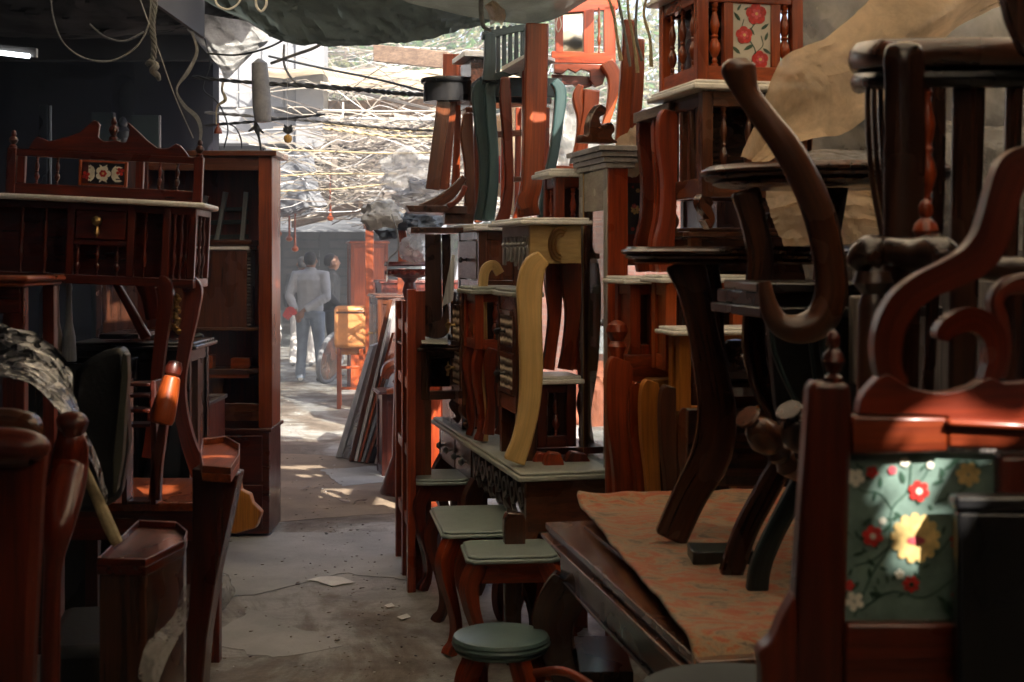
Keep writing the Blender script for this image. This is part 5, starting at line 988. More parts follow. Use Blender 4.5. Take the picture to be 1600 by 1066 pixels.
mb = t.part('arm', M['dark'], bev=0); rod(mb, [(1346, 424, 2.5, .012), (1348, 408, 2.5, .03), (1362, 394, 2.5, .032), (1385, 392, 2.5, .026), (1430, 398, 2.45, .032), (1468, 400, 2.4, .036), (1500, 412, 2.4, .022), (1560, 420, 2.4, .022), (1650, 420, 2.4, .022)], 14, 5)
mb = t.part('arm_post', M['dark'], bev=0); a = P(1364, 424, 2.5); mb.lathe([(.03, 0), (.036, -.02), (.02, -.04), (.026, -.06), (.03, -.3), (.028, -.5)][::-1], a, (0, 0, 1), 14)
mb = t.part('arm_knob', M['red'], bev=0); a = P(1446, 430, 2.45); finial(mb, P(1446, 398, 2.45), zof(310, 2.45)-zof(398, 2.45), .022)
mb = t.part('back_leg', M['dark']); rod(mb, [(1590, 420, 2.5, .03), (1585, 700, 2.5, .03), (1580, 1000, 2.5, .03)], 10)
t.done()
# scrolled chair with flower panel
Y = 2.0; t = Thing('flower_panel_chair', 'near red brown chair with scrolled crest and a green flower panel caught by sunlight', 'chair'); pl = Pl(1400, Y, 0)
mb = t.part('post', M['deep'], bev=.008); trace(mb, pl, [(1266, 604), (1276, 597), (1330, 600), (1332, 660), (1322, 980), (1318, 1110), (1225, 1110), (1240, 980), (1252, 800)], .05)
mb = t.part('post_foot', M['deep'], bev=.008); trace(mb, Pl(1200, 1.99, 0), [(1243, 930), (1222, 968), (1208, 1000), (1186, 1022), (1190, 1046), (1196, 1110), (1238, 1110)], .045, 3)
mb = t.part('finial', M['deep'], bev=0); finial(mb, P(1302, 600, Y+.025), (600-514)*Y/F, .017, 16)
mb = t.part('top_rail', M['red'], bev=.005); trace(mb, pl, [(1332, 650), (1481, 652), (1481, 706), (1332, 712)], .04); trace(mb, pl, [(1481.3, 664), (1660, 672), (1660, 706), (1481.3, 700)], .04)  # brighter wood than the crest, chosen to boost the sun patch
mb = t.part('rail_ledge', M['red'], bev=.004); trace(mb, Pl(1400, Y-.015, 0), [(1482, 656), (1660, 664), (1660, 676), (1482, 666)], .05)
mb = t.part('bottom_rail', M['deep'], bev=.005); trace(mb, pl, [(1323, 976), (1600, 974), (1600, 1110), (1319, 1110)], .04)
mb = t.part('post', M['deep'], bev=.008); trace(mb, pl, [(1562, 712), (1640, 712), (1640, 973), (1562, 973)], .05)
mb = t.part('crest', M['deep'], bev=.007)
# scroll crest from three curved boards and a solid lower body
trace(mb, pl, [(1342, 648), (1346, 624), (1360, 604), (1384, 584), (1400, 592), (1420, 604), (1446, 612), (1480, 614), (1520, 604), (1548, 590), (1570, 600), (1660, 600), (1660, 652), (1482, 655), (1482, 651)], .035, 2)
mb = t.part('crest_scroll', M['deep'], bev=.007); band(mb, Pl(1400, Y+.002, 0), [(1404, 606, 36), (1390, 575, 40), (1388, 540, 44), (1396, 505, 46), (1416, 472, 46), (1446, 448, 44), (1484, 430, 46), (1522, 410, 52), (1548, 380, 54), (1562, 340, 52), (1572, 300, 50), (1590, 262, 54), (1650, 250, 60)], .035, 8)
mb = t.part('crest_scroll', M['deep'], bev=.007); band(mb, Pl(1400, Y+.004, 0), [(1546, 600, 22), (1558, 560, 30), (1552, 520, 36), (1526, 500, 38), (1498, 505, 34), (1478, 520, 28), (1474, 532, 18)], .033, 8)
mb = t.part('crest_scroll', M['deep'], bev=.007); band(mb, Pl(1400, Y+.006, 0), [(1560, 590, 30), (1570, 540, 26), (1566, 500, 24), (1560, 470, 22), (1575, 450, 26), (1640, 440, 40)], .033, 8)
f = t.part('flower_panel', FM(M['tteal']), bev=0); A, B = pl(1322, 976), pl(1562, 712); o = V((A.x, Y+.022, A.z)); W_, H_ = B.x-A.x, B.z-A.z; u, v = V((1, 0, 0)), V((0, 0, 1))
f.prism([o, o+u*W_, o+u*W_+v*H_, o+v*H_], (0, .008, 0))
f.slot = 0
def fp(x, y): return o+u*((x-1322)/240*W_)+v*((976-y)/264*H_)
def fv(pts, w_): vine(f, [((x-1322)/240*W_, (976-y)/264*H_) for x, y in pts], u, v, o, w_, 2)
k1 = Y/F
fv([(1340, 970), (1370, 900), (1395, 860), (1400, 800), (1425, 770), (1430, 730)], .0022); fv([(1400, 800), (1380, 775), (1350, 770), (1335, 740)], .0018); fv([(1430, 850), (1470, 870), (1500, 840), (1530, 850)], .0018)
fv([(1395, 860), (1370, 880), (1340, 890)], .0016); fv([(1425, 770), (1450, 750), (1460, 730)], .0016); fv([(1350, 960), (1400, 930), (1450, 940), (1520, 900), (1550, 920)], .002); fv([(1470, 790), (1510, 770), (1545, 730)], .0018); fv([(1500, 840), (1520, 800), (1550, 790)], .0016)
for x, y, n, r, sl, w_ in ((1442, 771, 6, 17, 1, .7), (1369, 842, 6, 17, 1, .7), (1437, 845, 13, 40, 3, .44), (1342, 750, 5, 15, 4, .8), (1368, 741, 5, 10, 1, .8), (1430, 918, 7, 14, 1, .6), (1340, 945, 5, 16, 4, .7), (1332, 920, 5, 9, 1, .8), (1505, 850, 6, 15, 1, .6), (1520, 745, 7, 20, 3, .6), (1420, 725, 5, 8, 4, .9), (1400, 738, 5, 7, 5, .9), (1385, 818, 5, 6, 4, .9), (1412, 902, 5, 8, 4, .8), (1460, 730, 5, 6, 4, .9), (1535, 930, 6, 12, 5, .7), (1500, 935, 5, 7, 1, .8)):
    petals(f, fp(x, y), u, v, n, r*k1, sl, w_, off=.0015, ph=x*.1)
for x, y, r, sl in ((1442, 771, 5, 4), (1369, 842, 5, 4), (1430, 918, 4, 2), (1505, 850, 4, 3)): disc(f, fp(x, y), u, v, r*k1, sl, off=.003)
disc(f, fp(1437, 849), u, v, 15*k1, 5, off=.0032, ky=.42)
q = random.Random(3)
for k in range(80): leaf(f, fp(1328+q.random()*222, 722+q.random()*246), u, v, q.uniform(0, 6.28), q.uniform(10, 24)*k1, 2, wd=q.uniform(.25, .42), off=.0006+.0001*(k % 9))
t.done()
# dark seat in front on the right, thinned to a board so sun passes
t = Thing('thin_black_board', 'black lacquered board standing in for a seat against the flower panel at the right edge', 'headboard')
mb = t.part('board', M['black'], bev=.006); mb.M = frame(1497, 1.955, 0, 0); mb.box(0, .45, 0, .03, .0, zof(800, 1.955)); mb = t.part('top_rail', M['black'], bev=.006); mb.M = frame(1493, 1.95, zof(800, 1.95)+.001, 0); mb.box(0, .46, 0, .038, 0, .02)
t.done()
M['cushion'] = plain('slate_cloth', (.05, .06, .065), .8)
one('grey_cushion', 'dull blue grey seat cushion below the patterned cloth', 'cushion', M['cushion'], lambda mb: mb.lathe([(0, 0), (.16, 0), (.18, .02), (.17, .045), (.1, .055), (0, .056)], V((P(1150, 0, 2.5).x, 2.5, zof(1118, 2.5))), n=30))
t = Thing('cushion_stool', 'plain stool carrying the dull blue grey cushion', 'stool'); cx = P(1150, 0, 2.5).x; t.part('seat', M['dark']).box(cx-.15, cx+.15, 2.36, 2.64, zof(1118, 2.5)-.04, zof(1118, 2.5)-.001)
for a in (-.13, .13):
    for b in (2.38, 2.62): t.part('leg', M['dark']).box(cx+a-.018, cx+a+.018, b-.018, b+.018, 0, zof(1118, 2.5)-.041)
t.done()
one('dark_board', 'dark brown board hanging down at the upper right corner', 'board', M['dark'], lambda mb: trace(mb, Pl(1580, 2.2, 0), [(1560, -40), (1660, -40), (1660, 110), (1600, 80), (1578, 30)], .03))

# plastic sheets draped over the furniture behind
def drape(name, label, mat, rows, seed, amp=.05, nn=14, thick=0.0, folds=.35, fu=1.6, fv=4.0):
    def b(mb):
        R_ = [catmull([tuple(P(*p)) for p in r], nn) for r in rows]; cols = list(zip(*R_)); G_ = [catmull(list(c), nn) for c in cols]; out = []
        for i, c in enumerate(G_):
            rg = lambda u_, v_: 1-min(1, abs(noise.noise(V((u_, v_, seed*1.3)))*3.2))
            fo = [rg(i/len(G_)*fu+.25*noise.noise(V((k/len(c)*4, i/len(G_)*4, seed))), k/len(c)*fv)*.8+rg(i/len(G_)*fu*3, k/len(c)*fv*2.3+9)*.35 for k in range(len(c))]
            out.append([V(p)+V((0, 1, .25))*(amp*noise.noise(V(p)*3.2+V((seed, 0, 0)))+amp*.45*(1-abs(noise.noise(V((p[0]*7+p[2]*6, p[1]*3, seed)))*2))+amp*.22*(1-abs(noise.noise(V((p[0]*21+p[2]*16, p[1]*8, seed+3)))*2))) +V((0, -1, .15))*(amp*folds*f_) for p, f_ in zip(c, fo)])
        mb.grid(out)
    return one(name, label, 'plastic sheet', M[mat], b, bev=0)
drape('plastic_sheet', 'brown dirty translucent plastic sheet draped diagonally over the marble topped cabinets', 'plastic',
      [[(1470, -60, 4.6), (1380, -10, 4.5), (1290, 60, 4.4), (1225, 90, 4.35), (1192, 160, 4.4), (1160, 250, 4.6)], [(1560, -40, 4.5), (1440, 40, 4.35), (1340, 110, 4.3), (1270, 130, 4.25), (1220, 190, 4.35), (1175, 255, 4.5)], [(1640, -20, 4.6), (1480, 60, 4.5), (1400, 150, 4.5), (1320, 210, 4.45), (1250, 225, 4.45), (1195, 262, 4.5)]], 1)
drape('plastic_sheet', 'grey translucent plastic sheet with faded printing hanging behind the brown sheet', 'greyp',
      [[(1215, -70, 5.25), (1380, -80, 5.1), (1470, -80, 5.1), (1600, -40, 5.0), (1720, -40, 5.0)], [(1270, 220, 5.0), (1370, 180, 4.9), (1450, 120, 4.9), (1600, 100, 4.9), (1720, 100, 4.9)], [(1240, 330, 4.9), (1360, 300, 4.8), (1460, 280, 4.8), (1600, 290, 4.8), (1720, 290, 4.8)], [(1260, 460, 4.9), (1360, 460, 4.8), (1460, 450, 4.8), (1600, 450, 4.8), (1720, 450, 4.8)]], 5, .08)
drape('plastic_sheet', 'pale white plastic bundle at the top above the diagonal brown sheet', 'whitec',
      [[(1240, -90, 5.9), (1330, -90, 5.8), (1480, -90, 5.8), (1720, -90, 5.8)], [(1250, -10, 5.7), (1330, -20, 5.5), (1480, -20, 5.5), (1720, -20, 5.6)], [(1245, 70, 5.7), (1330, 90, 5.5), (1480, 120, 5.5), (1720, 120, 5.6)]], 33, .10)
drape('plastic_sheet', 'tan crumpled plastic sheet bunched between the two round tea tables', 'plastic',
      [[(1196, 290, 4.6), (1260, 285, 4.5), (1340, 290, 4.5), (1420, 300, 4.5)], [(1205, 340, 4.5), (1270, 330, 4.35), (1350, 335, 4.35), (1420, 350, 4.4)], [(1225, 390, 4.5), (1290, 390, 4.35), (1360, 395, 4.35), (1430, 400, 4.4)]], 9, .09)
drape('plastic_sheet', 'dark silvery plastic sheet crumpled on the upper round tea table', 'silverp',
      [[(1250, 240, 4.0), (1290, 234, 4.1), (1330, 236, 4.1), (1400, 240, 4.1), (1480, 246, 4.1)], [(1252, 256, 3.8), (1300, 252, 3.8), (1350, 256, 3.8), (1410, 256, 3.8), (1480, 258, 3.8)], [(1262, 263, 3.6), (1300, 262, 3.6), (1350, 262, 3.6), (1410, 262, 3.6), (1480, 263, 3.6)]], 14, .015)
drape('plastic_sheet', 'clear greyish plastic heap seen between the slats of the tall dark chair', 'greyp',
      [[(1440, 190, 4.0), (1520, 200, 3.9), (1600, 205, 3.9), (1680, 205, 3.9)], [(1440, 260, 3.8), (1520, 250, 3.6), (1600, 250, 3.6), (1680, 250, 3.6)], [(1450, 420, 3.8), (1520, 400, 3.6), (1600, 400, 3.6), (1680, 400, 3.6)]], 20, .09)
cab('covered_cabinet', 'brown cabinet with spindles half covered by the diagonal plastic sheet', 1245, 5.1, zof(330, 5.1), zof(140, 5.1), .5, .4, 'brown', 'marble', 'spindles', 'panel', cat='cabinet', lip=.03)
cab('covered_cabinet', 'large pale cabinet wrapped in grey plastic behind the slatted chair', 1330, 5.45, .0, zof(30, 5.45), 1.2, .5, 'greyw', None, 'panel', 'panel', cat='cabinet')
# ============================================================ LEFT SIDE
RL = 4.0
# marble topped sideboard with gallery
Y = 5.5; t = Thing('marble_sideboard', 'red sideboard with marble top, flower tile gallery and turned spindles, raised on curved legs', 'sideboard'); rl = 2.6
Mx = Matrix.Translation(P(0, HY, Y)) @ Euler((0, R(rl), R(4))).to_matrix().to_4x4()
def lz(py, px): return (HY-(py-(px)*.045))/F*Y           # heights on the tilted frame
w = 302*Y/F; zt = (HY-302)/F*Y; zb = (HY-424)/F*Y
mb = t.part('marble_top', M['marble'], M_=Mx, bev=.008); ol = [(-.3, .5), (-.3, -.03), (.1, -.07), (.4, -.075), (.62, -.05), (w+.025, 0.0), (w+.025, .4), (w, .5)]
mb.prism([V((a, b, zt-.022)) for a, b in ol], (0, 0, .022))
c = t.part('carcass', M['redshade'], M_=Mx); D = .4
for a in (-.28, w*.33, w*.64, w*.82, w-.035):
    c.box(a, a+.03, 0, .03, zb+.0, zt-.0225)
c.box(w-.035, w-.005, D-.03, D, zb, zt-.0225); c.box(-.28, w-.005, -.004, .034, zb-.035, zb); c.box(w-.034, w-.006, .034, D, zb-.035, zb); c.box(-.28, w-.005, 0.002, .028, zt-.05, zt-.0225)
c.box(-.28, w-.04, .12, .14, zb, zt-.0225); c.box(w-.034, w-.006, .031, D-.031, zt-.05, zt-.0225)
dr = t.part('drawer', M['redshade'], M_=Mx); dr.box(w*.33+.035, w*.64-.005, .0, .02, zt-.16, zt-.052); kn = t.part('knob', M['brass'], dr, M_=Mx, bev=0); kn.lathe([(.008, 0), (.006, .01), (.02, .02), (.018, .035), (0, .045)], V((w*.49, -.001, zt-.09)), (0, -1, 0), 12); kn.lathe([(.004, 0), (.009, .02), (.012, .04), (.002, .055)], V((w*.49, -.015, zt-.1)), (0, 0, -1), 10)
c.box(w*.33+.03, w*.64, .002, .028, zt-.185, zt-.165)
for k in range(3): sp = t.part('spindle', M['redshade'], M_=Mx, bev=0); spindle(sp, V((w*(.39+k*.1), .015, zb)), zt-.185-zb, .014)
for x_ in (w*.10, w*.22, w*.73, w*.88, w*.915, w*.945): sp = t.part('spindle', M['redshade'], M_=Mx, bev=0); spindle(sp, V((x_, .015, zb)), zt-.05-zb, .014)
for k in range(3): sp = t.part('spindle', M['redshade'], M_=Mx, bev=0); spindle(sp, V((w-.02, .1+k*.1, zb)), zt-.05-zb, .014)
g = t.part('gallery', M['redshade'], M_=Mx); z0, z1 = zt+.0005, (HY-245)/F*Y+.01; gy = .05
g.box(0, w-.02, gy, gy+.03, z0, z0+.045); g.box(0, w-.02, gy, gy+.03, z1-.0, z1+.028)
for a in (.0, w*.33, w*.61): g.box(a+.035, a+.065, gy, gy+.03, z0+.045, z1)
crest = [(.10, 0), (.14, .05), (.20, .035), (.27, .05), (.36, .075), (.43, .125), (.46, .11), (.455, .06), (.49, .045), (.55, .05), (.60, .045), (.615, .10), (.60, .125), (.66, .09), (.76, .03), (.82, .03), (.86, .05), (.9, .03), (.93, 0)]
mb = t.part('crest', M['redshade'], M_=Mx); mb.prism([V((a*w, gy, z1+.0285+b*1.0)) for a, b in catmull([(a, b) for a, b in crest], 2)], (0, .025, 0))
fi = t.part('finial', M['redshade'], M_=Mx, bev=0); finial(fi, V((w*.53, gy+.012, z1+.08)), .09, .02)
for a in (-.005, w-.032):
    p_ = t.part('gallery_post', M['redshade'], M_=Mx); p_.box(a, a+.036, gy-.004, gy+.034, z0, z1+.03); fi = t.part('finial', M['redshade'], p_, M_=Mx, bev=0); finial(fi, V((a+.018, gy+.015, z1+.0305)), .07, .018)
for x_ in (w*.145, w*.25, w*.78, w*.87): sp = t.part('spindle', M['redshade'], M_=Mx, bev=0); spindle(sp, V((x_, gy+.015, z0+.045)), z1-z0-.045, .013)
f = t.part('floral_tile', FM(M['tink']), M_=Mx, bev=0); tx0, tx1, ty0, ty1 = w*.38, w*.60, z0+.055, z1-.012; f.box(tx0, tx1, gy+.002, gy+.01, ty0, ty1)
u, v = V((1, 0, 0)), V((0, 0, 1)); o = V((tx0, gy+.002, ty0)); tw, th = tx1-tx0, ty1-ty0; cc = o+u*tw/2+v*th/2
petals(f, cc, u, v, 5, th*.36, 4, .85); petals(f, cc, u, v, 6, th*.17, 1, .8, off=.003); disc(f, cc, u, v, th*.06, 3, off=.0045)
for sx in (-1, 1):
    petals(f, cc+u*sx*tw*.40+v*th*.12*sx, u, v, 4, th*.2, 1, .8, ph=.5)
    for k in range(5): leaf(f, cc+u*sx*tw*.2, u, v, (0 if sx > 0 else math.pi)+(k-2)*.55, th*.45, 4, wd=.38)
    leaf(f, cc+u*sx*tw*.28+v*th*.3, u, v, 0 if sx > 0 else math.pi, th*.35, 4); leaf(f, cc+u*sx*tw*.28-v*th*.32, u, v, 0 if sx > 0 else math.pi, th*.35, 4)
    leaf(f, cc+v*th*.2, u, v, math.pi/2-sx*.7, th*.3, 4); leaf(f, cc-v*th*.2, u, v, -math.pi/2-sx*.7, th*.3, 4)
mb = t.part('tile_frame', M['orange'], M_=Mx)
for a0, a1, b0, b1 in ((tx0-.012, tx0, ty0-.008, ty1+.008), (tx1, tx1+.012, ty0-.008, ty1+.008), (tx0, tx1, ty0-.008, ty0), (tx0, tx1, ty1, ty1+.008)): mb.box(a0, a1, gy-.006, gy+.012, b0, b1)
# legs (traced curves on their own planes)
mb = t.part('leg', M['redshade'], bev=.008); band(mb, Pl(252, 5.5, 4), [(246, 438, 16), (254, 444, 24), (258, 470, 22), (253, 510, 20), (246, 570, 18), (240, 640, 17), (234, 700, 20), (232, 716, 22)], .05, 6)
mb = t.part('leg', M['redshade'], bev=.008); band(mb, Pl(295, 5.62, 4), [(290, 440, 26), (300, 450, 28), (298, 480, 26), (288, 540, 20), (280, 600, 18), (283, 650, 20), (296, 700, 22), (312, 740, 28)], .05, 6)
mb = t.part('leg', M['redshade'], bev=.006); band(mb, Pl(225, 5.85, 4), [(176, 436, 10), (200, 478, 12), (228, 530, 16)], .04, 5); band(mb, Pl(215, 5.9, 4), [(222, 434, 30), (232, 460, 26), (238, 500, 20)], .03, 5)
t.done()
one('gilt_garland', 'tarnished gilt garland hanging between the sideboard legs', 'garland', M['brass'], lambda mb: [mb.lathe([(0, 0), (.012, .008), (.014, .02), (0, .03)], P(276+3*math.sin(k*1.7), 470+k*4.5, 5.6), n=7) for k in range(13)])
# desk under the sideboard legs
t = Thing('brown_desk', 'orange brown desk with a scrap of paper on it under the sideboard legs', 'desk'); zt = zof(786, 5.1); Mx = frame(0, 5.1, 0, 0)
x0, x1 = P(60, 0, 5.1).x, P(312, 0, 5.1).x
mb = t.part('top', M['orange']); mb.box(x0, x1, 5.1, 5.68, zt-.03, zt); mb = t.part('apron', M['deep']); mb.box(x0+.02, x1-.03, 5.13, 5.64, zt-.14, zt-.031)
for a in (x0+.02, x1-.08):
    for b_ in (5.13, 5.59): mb = t.part('leg', M['deep']); mb.box(a, a+.05, b_, b_+.05, 0, zt-.1405)
t.done()
one('paper_scrap', 'scrap of white paper on the orange brown desk', 'paper', M['paper'], lambda mb: mb.prism([G(236, 736, zt+.003), G(254, 734, zt+.003), G(254, 742, zt+.003), G(238, 742, zt+.003)], (0, 0, .002)))
# dressing mirror built as an open wardrobe frame, its reflections as things inside
t = Thing('open_wardrobe', 'tall red wardrobe frame with open front in place of a mirror, on a drawer base, left edge of the aisle', 'wardrobe'); Y = 8.1; Wz = zof(236, Y); xl, xr = P(215, 0, Y).x, P(425, 0, Y).x; xf = P(404, 0, Y).x
mb = t.part('cornice', M['brown']); mb.box(xl, xr+.03, Y-.03, Y+.4, Wz-.03, Wz)
mb = t.part('post', M['orange']); mb.box(xf, xr, Y, Y+.04, .62, Wz-.0305); mb.box(xf, xr-.01, Y+.3, Y+.36, .62, Wz-.0305); mb = t.part('post', M['redshade']); mb.box(xl, xl+.06, Y, Y+.36, .62, Wz-.0305)
mb = t.part('rail', M['brown']); mb.box(xl+.06, xf, Y+.004, Y+.036, Wz-.11, Wz-.031); mb = t.part('rail', M['brown']); mb.box(xl+.06, xf, Y+.004, Y+.036, .66, .76)
mb = t.part('side_panel', M['orange']); mb.box(xr-.025, xr-.004, Y+.041, Y+.3, .62, Wz-.031)
mb = t.part('base', M['redshade']); mb.box(xl, xr-.012, Y-.02, Y+.38, .02, .60); mb.box(xl-.01, xr+.002, Y-.04, Y+.4, .60, .62)
dr = t.part('drawer', M['deep'], mb); dr.box(xl+.05, xr-.05, Y-.035, Y-.021, .32, .58); dr = t.part('drawer', M['redshade'], mb); dr.box(xl+.05, xr-.05, Y-.035, Y-.021, .05, .30)
mb = t.part('back_panel', M['deep']); mb.box(xl+.061, xf+.03, Y+.37, Y+.385, .621, Wz-.031)
mb = t.part('shelf', M['brown']); mb.box(xl+.061, xf-.001, Y+.05, Y+.36, 1.19-.02, 1.19); mb.box(xl+.061, xf-.001, Y+.05, Y+.36, .95-.03, .95)
t.done()
xq = P(300, 0, 8.3).x
t = Thing('dark_chest', 'dark brown chest with ribbed edge and two flat books on top inside the open wardrobe', 'chest'); xb = P(388, 0, 8.2).x
mb = t.part('body', M['brown']); mb.box(xl+.2, xb, 8.16, 8.42, 1.1905, zof(392, 8.2)); mb = t.part('ribbed_edge', M['greyw'])
for k in range(26): z = 1.20+k*.019; mb.box(xb+.001, xb+.022, 8.16, 8.18, z, z+.010)
t.done()
t = Thing('book', 'large flat brown book, upper of two on the dark chest', 'book'); mb = t.part('book', M['brown']); z = zof(392, 8.2); mb.box(xl+.22, xb+.03, 8.15, 8.4, z+.034, z+.062); t.done()
t = Thing('book', 'large flat brown book with pale edge, lower of two on the dark chest', 'book'); mb = t.part('cover', M['brown']); mb.box(xl+.18, xb+.02, 8.145, 8.41, z+.001, z+.006); mb.box(xl+.18, xb+.02, 8.145, 8.41, z+.026, z+.032); mb = t.part('pages', M['paper']); mb.box(xl+.19, xb+.012, 8.15, 8.40, z+.0065, z+.0255); t.done()
# black chair frame seen inside the wardrobe
t = Thing('black_chair', 'black ladder backed chair leaning inside the upper part of the open wardrobe', 'chair')
for a, b in (((322, 306, 7), (300, 395, 8)), ((352, 300, 8), (334, 395, 9)), ((384, 300, 7), (376, 395, 8))): mb = t.part('stile', M['wht']); band(mb, Pl(340, 8.38, 0), [a, ((a[0]+b[0])/2, 350, 7), b], .03, 2)
mb = t.part('rung', M['dteal'])
for y in (325, 345, 368): trace(mb, Pl(340, 8.40, 0), [(310, y), (388, y-2), (388, y+5), (310, y+7)], .02)
t.done()
t = Thing('small_box', 'small orange box on the lower shelf of the open wardrobe, left of two', 'box'); t.part('small_box', M['orange']).box(P(322, 0, 8.2).x, P(332, 0, 8.2).x, 8.2, 8.3, .9505, zof(556, 8.2)); t.done()
t = Thing('small_box', 'flat orange box on the lower shelf of the open wardrobe, right of two', 'box'); t.part('small_box', M['orange']).box(P(360, 0, 8.2).x, P(390, 0, 8.2).x, 8.2, 8.3, .9505, zof(560, 8.2)); t.done()
# chair with nail heads
t = Thing('nailhead_chair', 'black leather chair back with a row of nail heads left of the open wardrobe', 'chair'); mb = t.part('backrest', M['blackl'], bev=.012); trace(mb, Pl(300, 6.9, 20), [(286, 530), (314, 520), (320, 524), (308, 590), (290, 600)], .06)
mb = t.part('nail', M['silver'], bev=0)
for k in range(11): p = Pl(300, 6.88, 20)(311-k*.9, 532+k*5.6); mb.lathe([(.006, 0), (.005, .004), (0, .006)], p, (0, -1, 0), 7)
mb = t.part('leg', M['dark']); mb.box(P(292, 0, 7).x, P(297, 0, 7).x, 6.95, 6.99, 0, zof(600, 7)); mb.box(P(306, 0, 7).x, P(311, 0, 7).x, 7.2, 7.24, 0, zof(590, 7)); t.done()
# low shelf tables within the lower wardrobe part
t = Thing('small_stand', 'small orange stand with a wide top inside the lower wardrobe', 'stand'); mb = t.part('top', M['orange']); mb.box(P(302, 0, 8.2).x, P(392, 0, 8.2).x, 8.16, 8.4, zof(590, 8.2), zof(580, 8.2)); mb = t.part('post', M['brown']); trace(mb, Pl(340, 8.22, 0), [(328, 590), (352, 590), (348, 610), (352, 626), (328, 626), (332, 610)], .08); t.done()
t = Thing('low_cabinet', 'low dark cabinet with a pale edged top and crumpled paper, beside the lower wardrobe', 'cabinet'); Mx = frame(278, 7.3, 0, 0)
mb = t.part('top', M['greyw'], M_=Mx); mb.box(0, .155, 0, .5, zof(630, 7.3)-.02, zof(630, 7.3)); mb = t.part('body', M['deep'], M_=Mx); mb.box(.01, .145, .02, .48, 0, zof(630, 7.3)-.021); t.done()
one('crumpled_paper', 'crumpled grey paper lying on the low dark cabinet', 'paper', M['paleg'], lambda mb: [rod(mb, [(286+k*6, 614-(k % 3)*6, 7.4, .008), (294+k*5, 606+(k % 2)*6, 7.42, .022), (306+k*3, 618, 7.45, .01)], 6) for k in range(4)])
t = Thing('octagon_tray', 'small octagonal wooden tray on the wardrobe base ledge', 'tray'); p = P(332, 0, 7.9); mb = t.part('octagon_tray', M['orange']); mb.prism([V((p.x+a*.06, p.y+b*.1, .645)) for a, b in ((-1, -1), (.5, -1), (1, -.4), (1, .4), (.5, 1), (-1, 1))], (0, 0, .03)); t.done()
one('tray_box', 'small red box carrying the octagonal tray', 'box', M['redshade'], lambda mb: mb.box(p.x-.055, p.x+.045, 7.82, 7.98, .621, .644))
# bracket shelf corbel
t = Thing('corbel', 'stepped scroll corbel of pale orange wood against the wardrobe base', 'corbel'); mb = t.part('corbel', M['amber'], bev=.006)
trace(mb, Pl(370, 7.2, -8), [(340, 742), (372, 744), (384, 752), (386, 766), (398, 770), (406, 780), (405, 794), (414, 806), (412, 828), (340, 832)], .05, 2) if False else trace(mb, Pl(370, 7.4, -8), [(338, 744), (362, 744), (374, 752), (376, 766), (390, 772), (394, 786), (408, 800), (404, 812), (398, 826), (338, 830)], .05, 2)
t.done()
# tall tapered bar stand with octagonal tray top
def arm_post(label, oct_top, Y, body, mat, topm):
    t = Thing('arm_stand', label, 'stand', 'octagonal topped stands'); z = zof(oct_top[0][1], Y)
    return t
z = zof(714, 4.6); t = Thing('octagon_stand', 'tall tapering red stand with an octagonal tray top beside the aisle', 'stand', 'octagonal topped stands')
oct_ = [(312, 686), (352, 684), (374, 700), (373, 714), (360, 728), (312, 722)]; pts = [G(x, y, z) for x, y in ((312, 712), (316, 690), (352, 686), (375, 699), (374, 716), (361, 737), (316, 734))]
cxy = sum(pts, V((0, 0, 0)))/len(pts)
mb = t.part('tray', M['orange'], bev=.003); mb.prism([p_-V((0, 0, .035)) for p_ in pts], (0, 0, .025)); rim = t.part('tray_rim', M['orange'], mb, bev=.002)
for i in range(len(pts)):
    a, b = pts[i], pts[(i+1) % len(pts)]; ia, ib = a+(cxy-a)*.08, b+(cxy-b)*.08; rim.prism([a-V((0, 0, .0095)), b-V((0, 0, .0095)), ib-V((0, 0, .0095)), ia-V((0, 0, .0095))], (0, 0, .022))
mb = t.part('body', M['redshade'], bev=.006); mb.prism([P(x, y, 4.62) for x, y in ((300, 732), (372, 742), (360, 800), (338, 900), (322, 1000), (308, 1180), (268, 1180), (290, 1000), (300, 860))], (.0, .12, 0)); t.done()
z = zof(846, 3.5); t = Thing('octagon_stand', 'near black sided chest with an octagonal red tray top beside the bubble wrap', 'stand', 'octagonal topped stands')
pts = [G(x, y, z) for x, y in ((151, 878), (216, 817), (276, 820), (293, 834), (288, 850), (228, 880))]; cxy = sum(pts, V((0, 0, 0)))/len(pts)
mb = t.part('tray', M['redshade'], bev=.003); mb.prism([p_-V((0, 0, .03)) for p_ in pts], (0, 0, .022)); rim = t.part('tray_rim', M['redshade'], mb, bev=.002)
for i in range(len(pts)):
    a, b = pts[i], pts[(i+1) % len(pts)]; ia, ib = a+(cxy-a)*.06, b+(cxy-b)*.06; rim.prism([a-V((0, 0, .0075)), b-V((0, 0, .0075)), ib-V((0, 0, .0075)), ia-V((0, 0, .0075))], (0, 0, .016))
mb = t.part('body', M['dark'], bev=.004); mb.prism([V((cxy.x+(p_.x-cxy.x)*.96, cxy.y+(p_.y-cxy.y)*.96, 0)) for p_ in pts], (0, 0, z-.031)); t.done()
drape('bubble_wrap', 'strip of pale bubble wrap trailing down the side of the near octagonal chest', 'clearp', [[(284, 920, 3.35), (296, 915, 3.3)], [(270, 965, 3.25), (290, 975, 3.2)], [(228, 1010, 3.1), (262, 1030, 3.1)], [(214, 1060, 3.05), (240, 1090, 3.05)]], 41, .02)
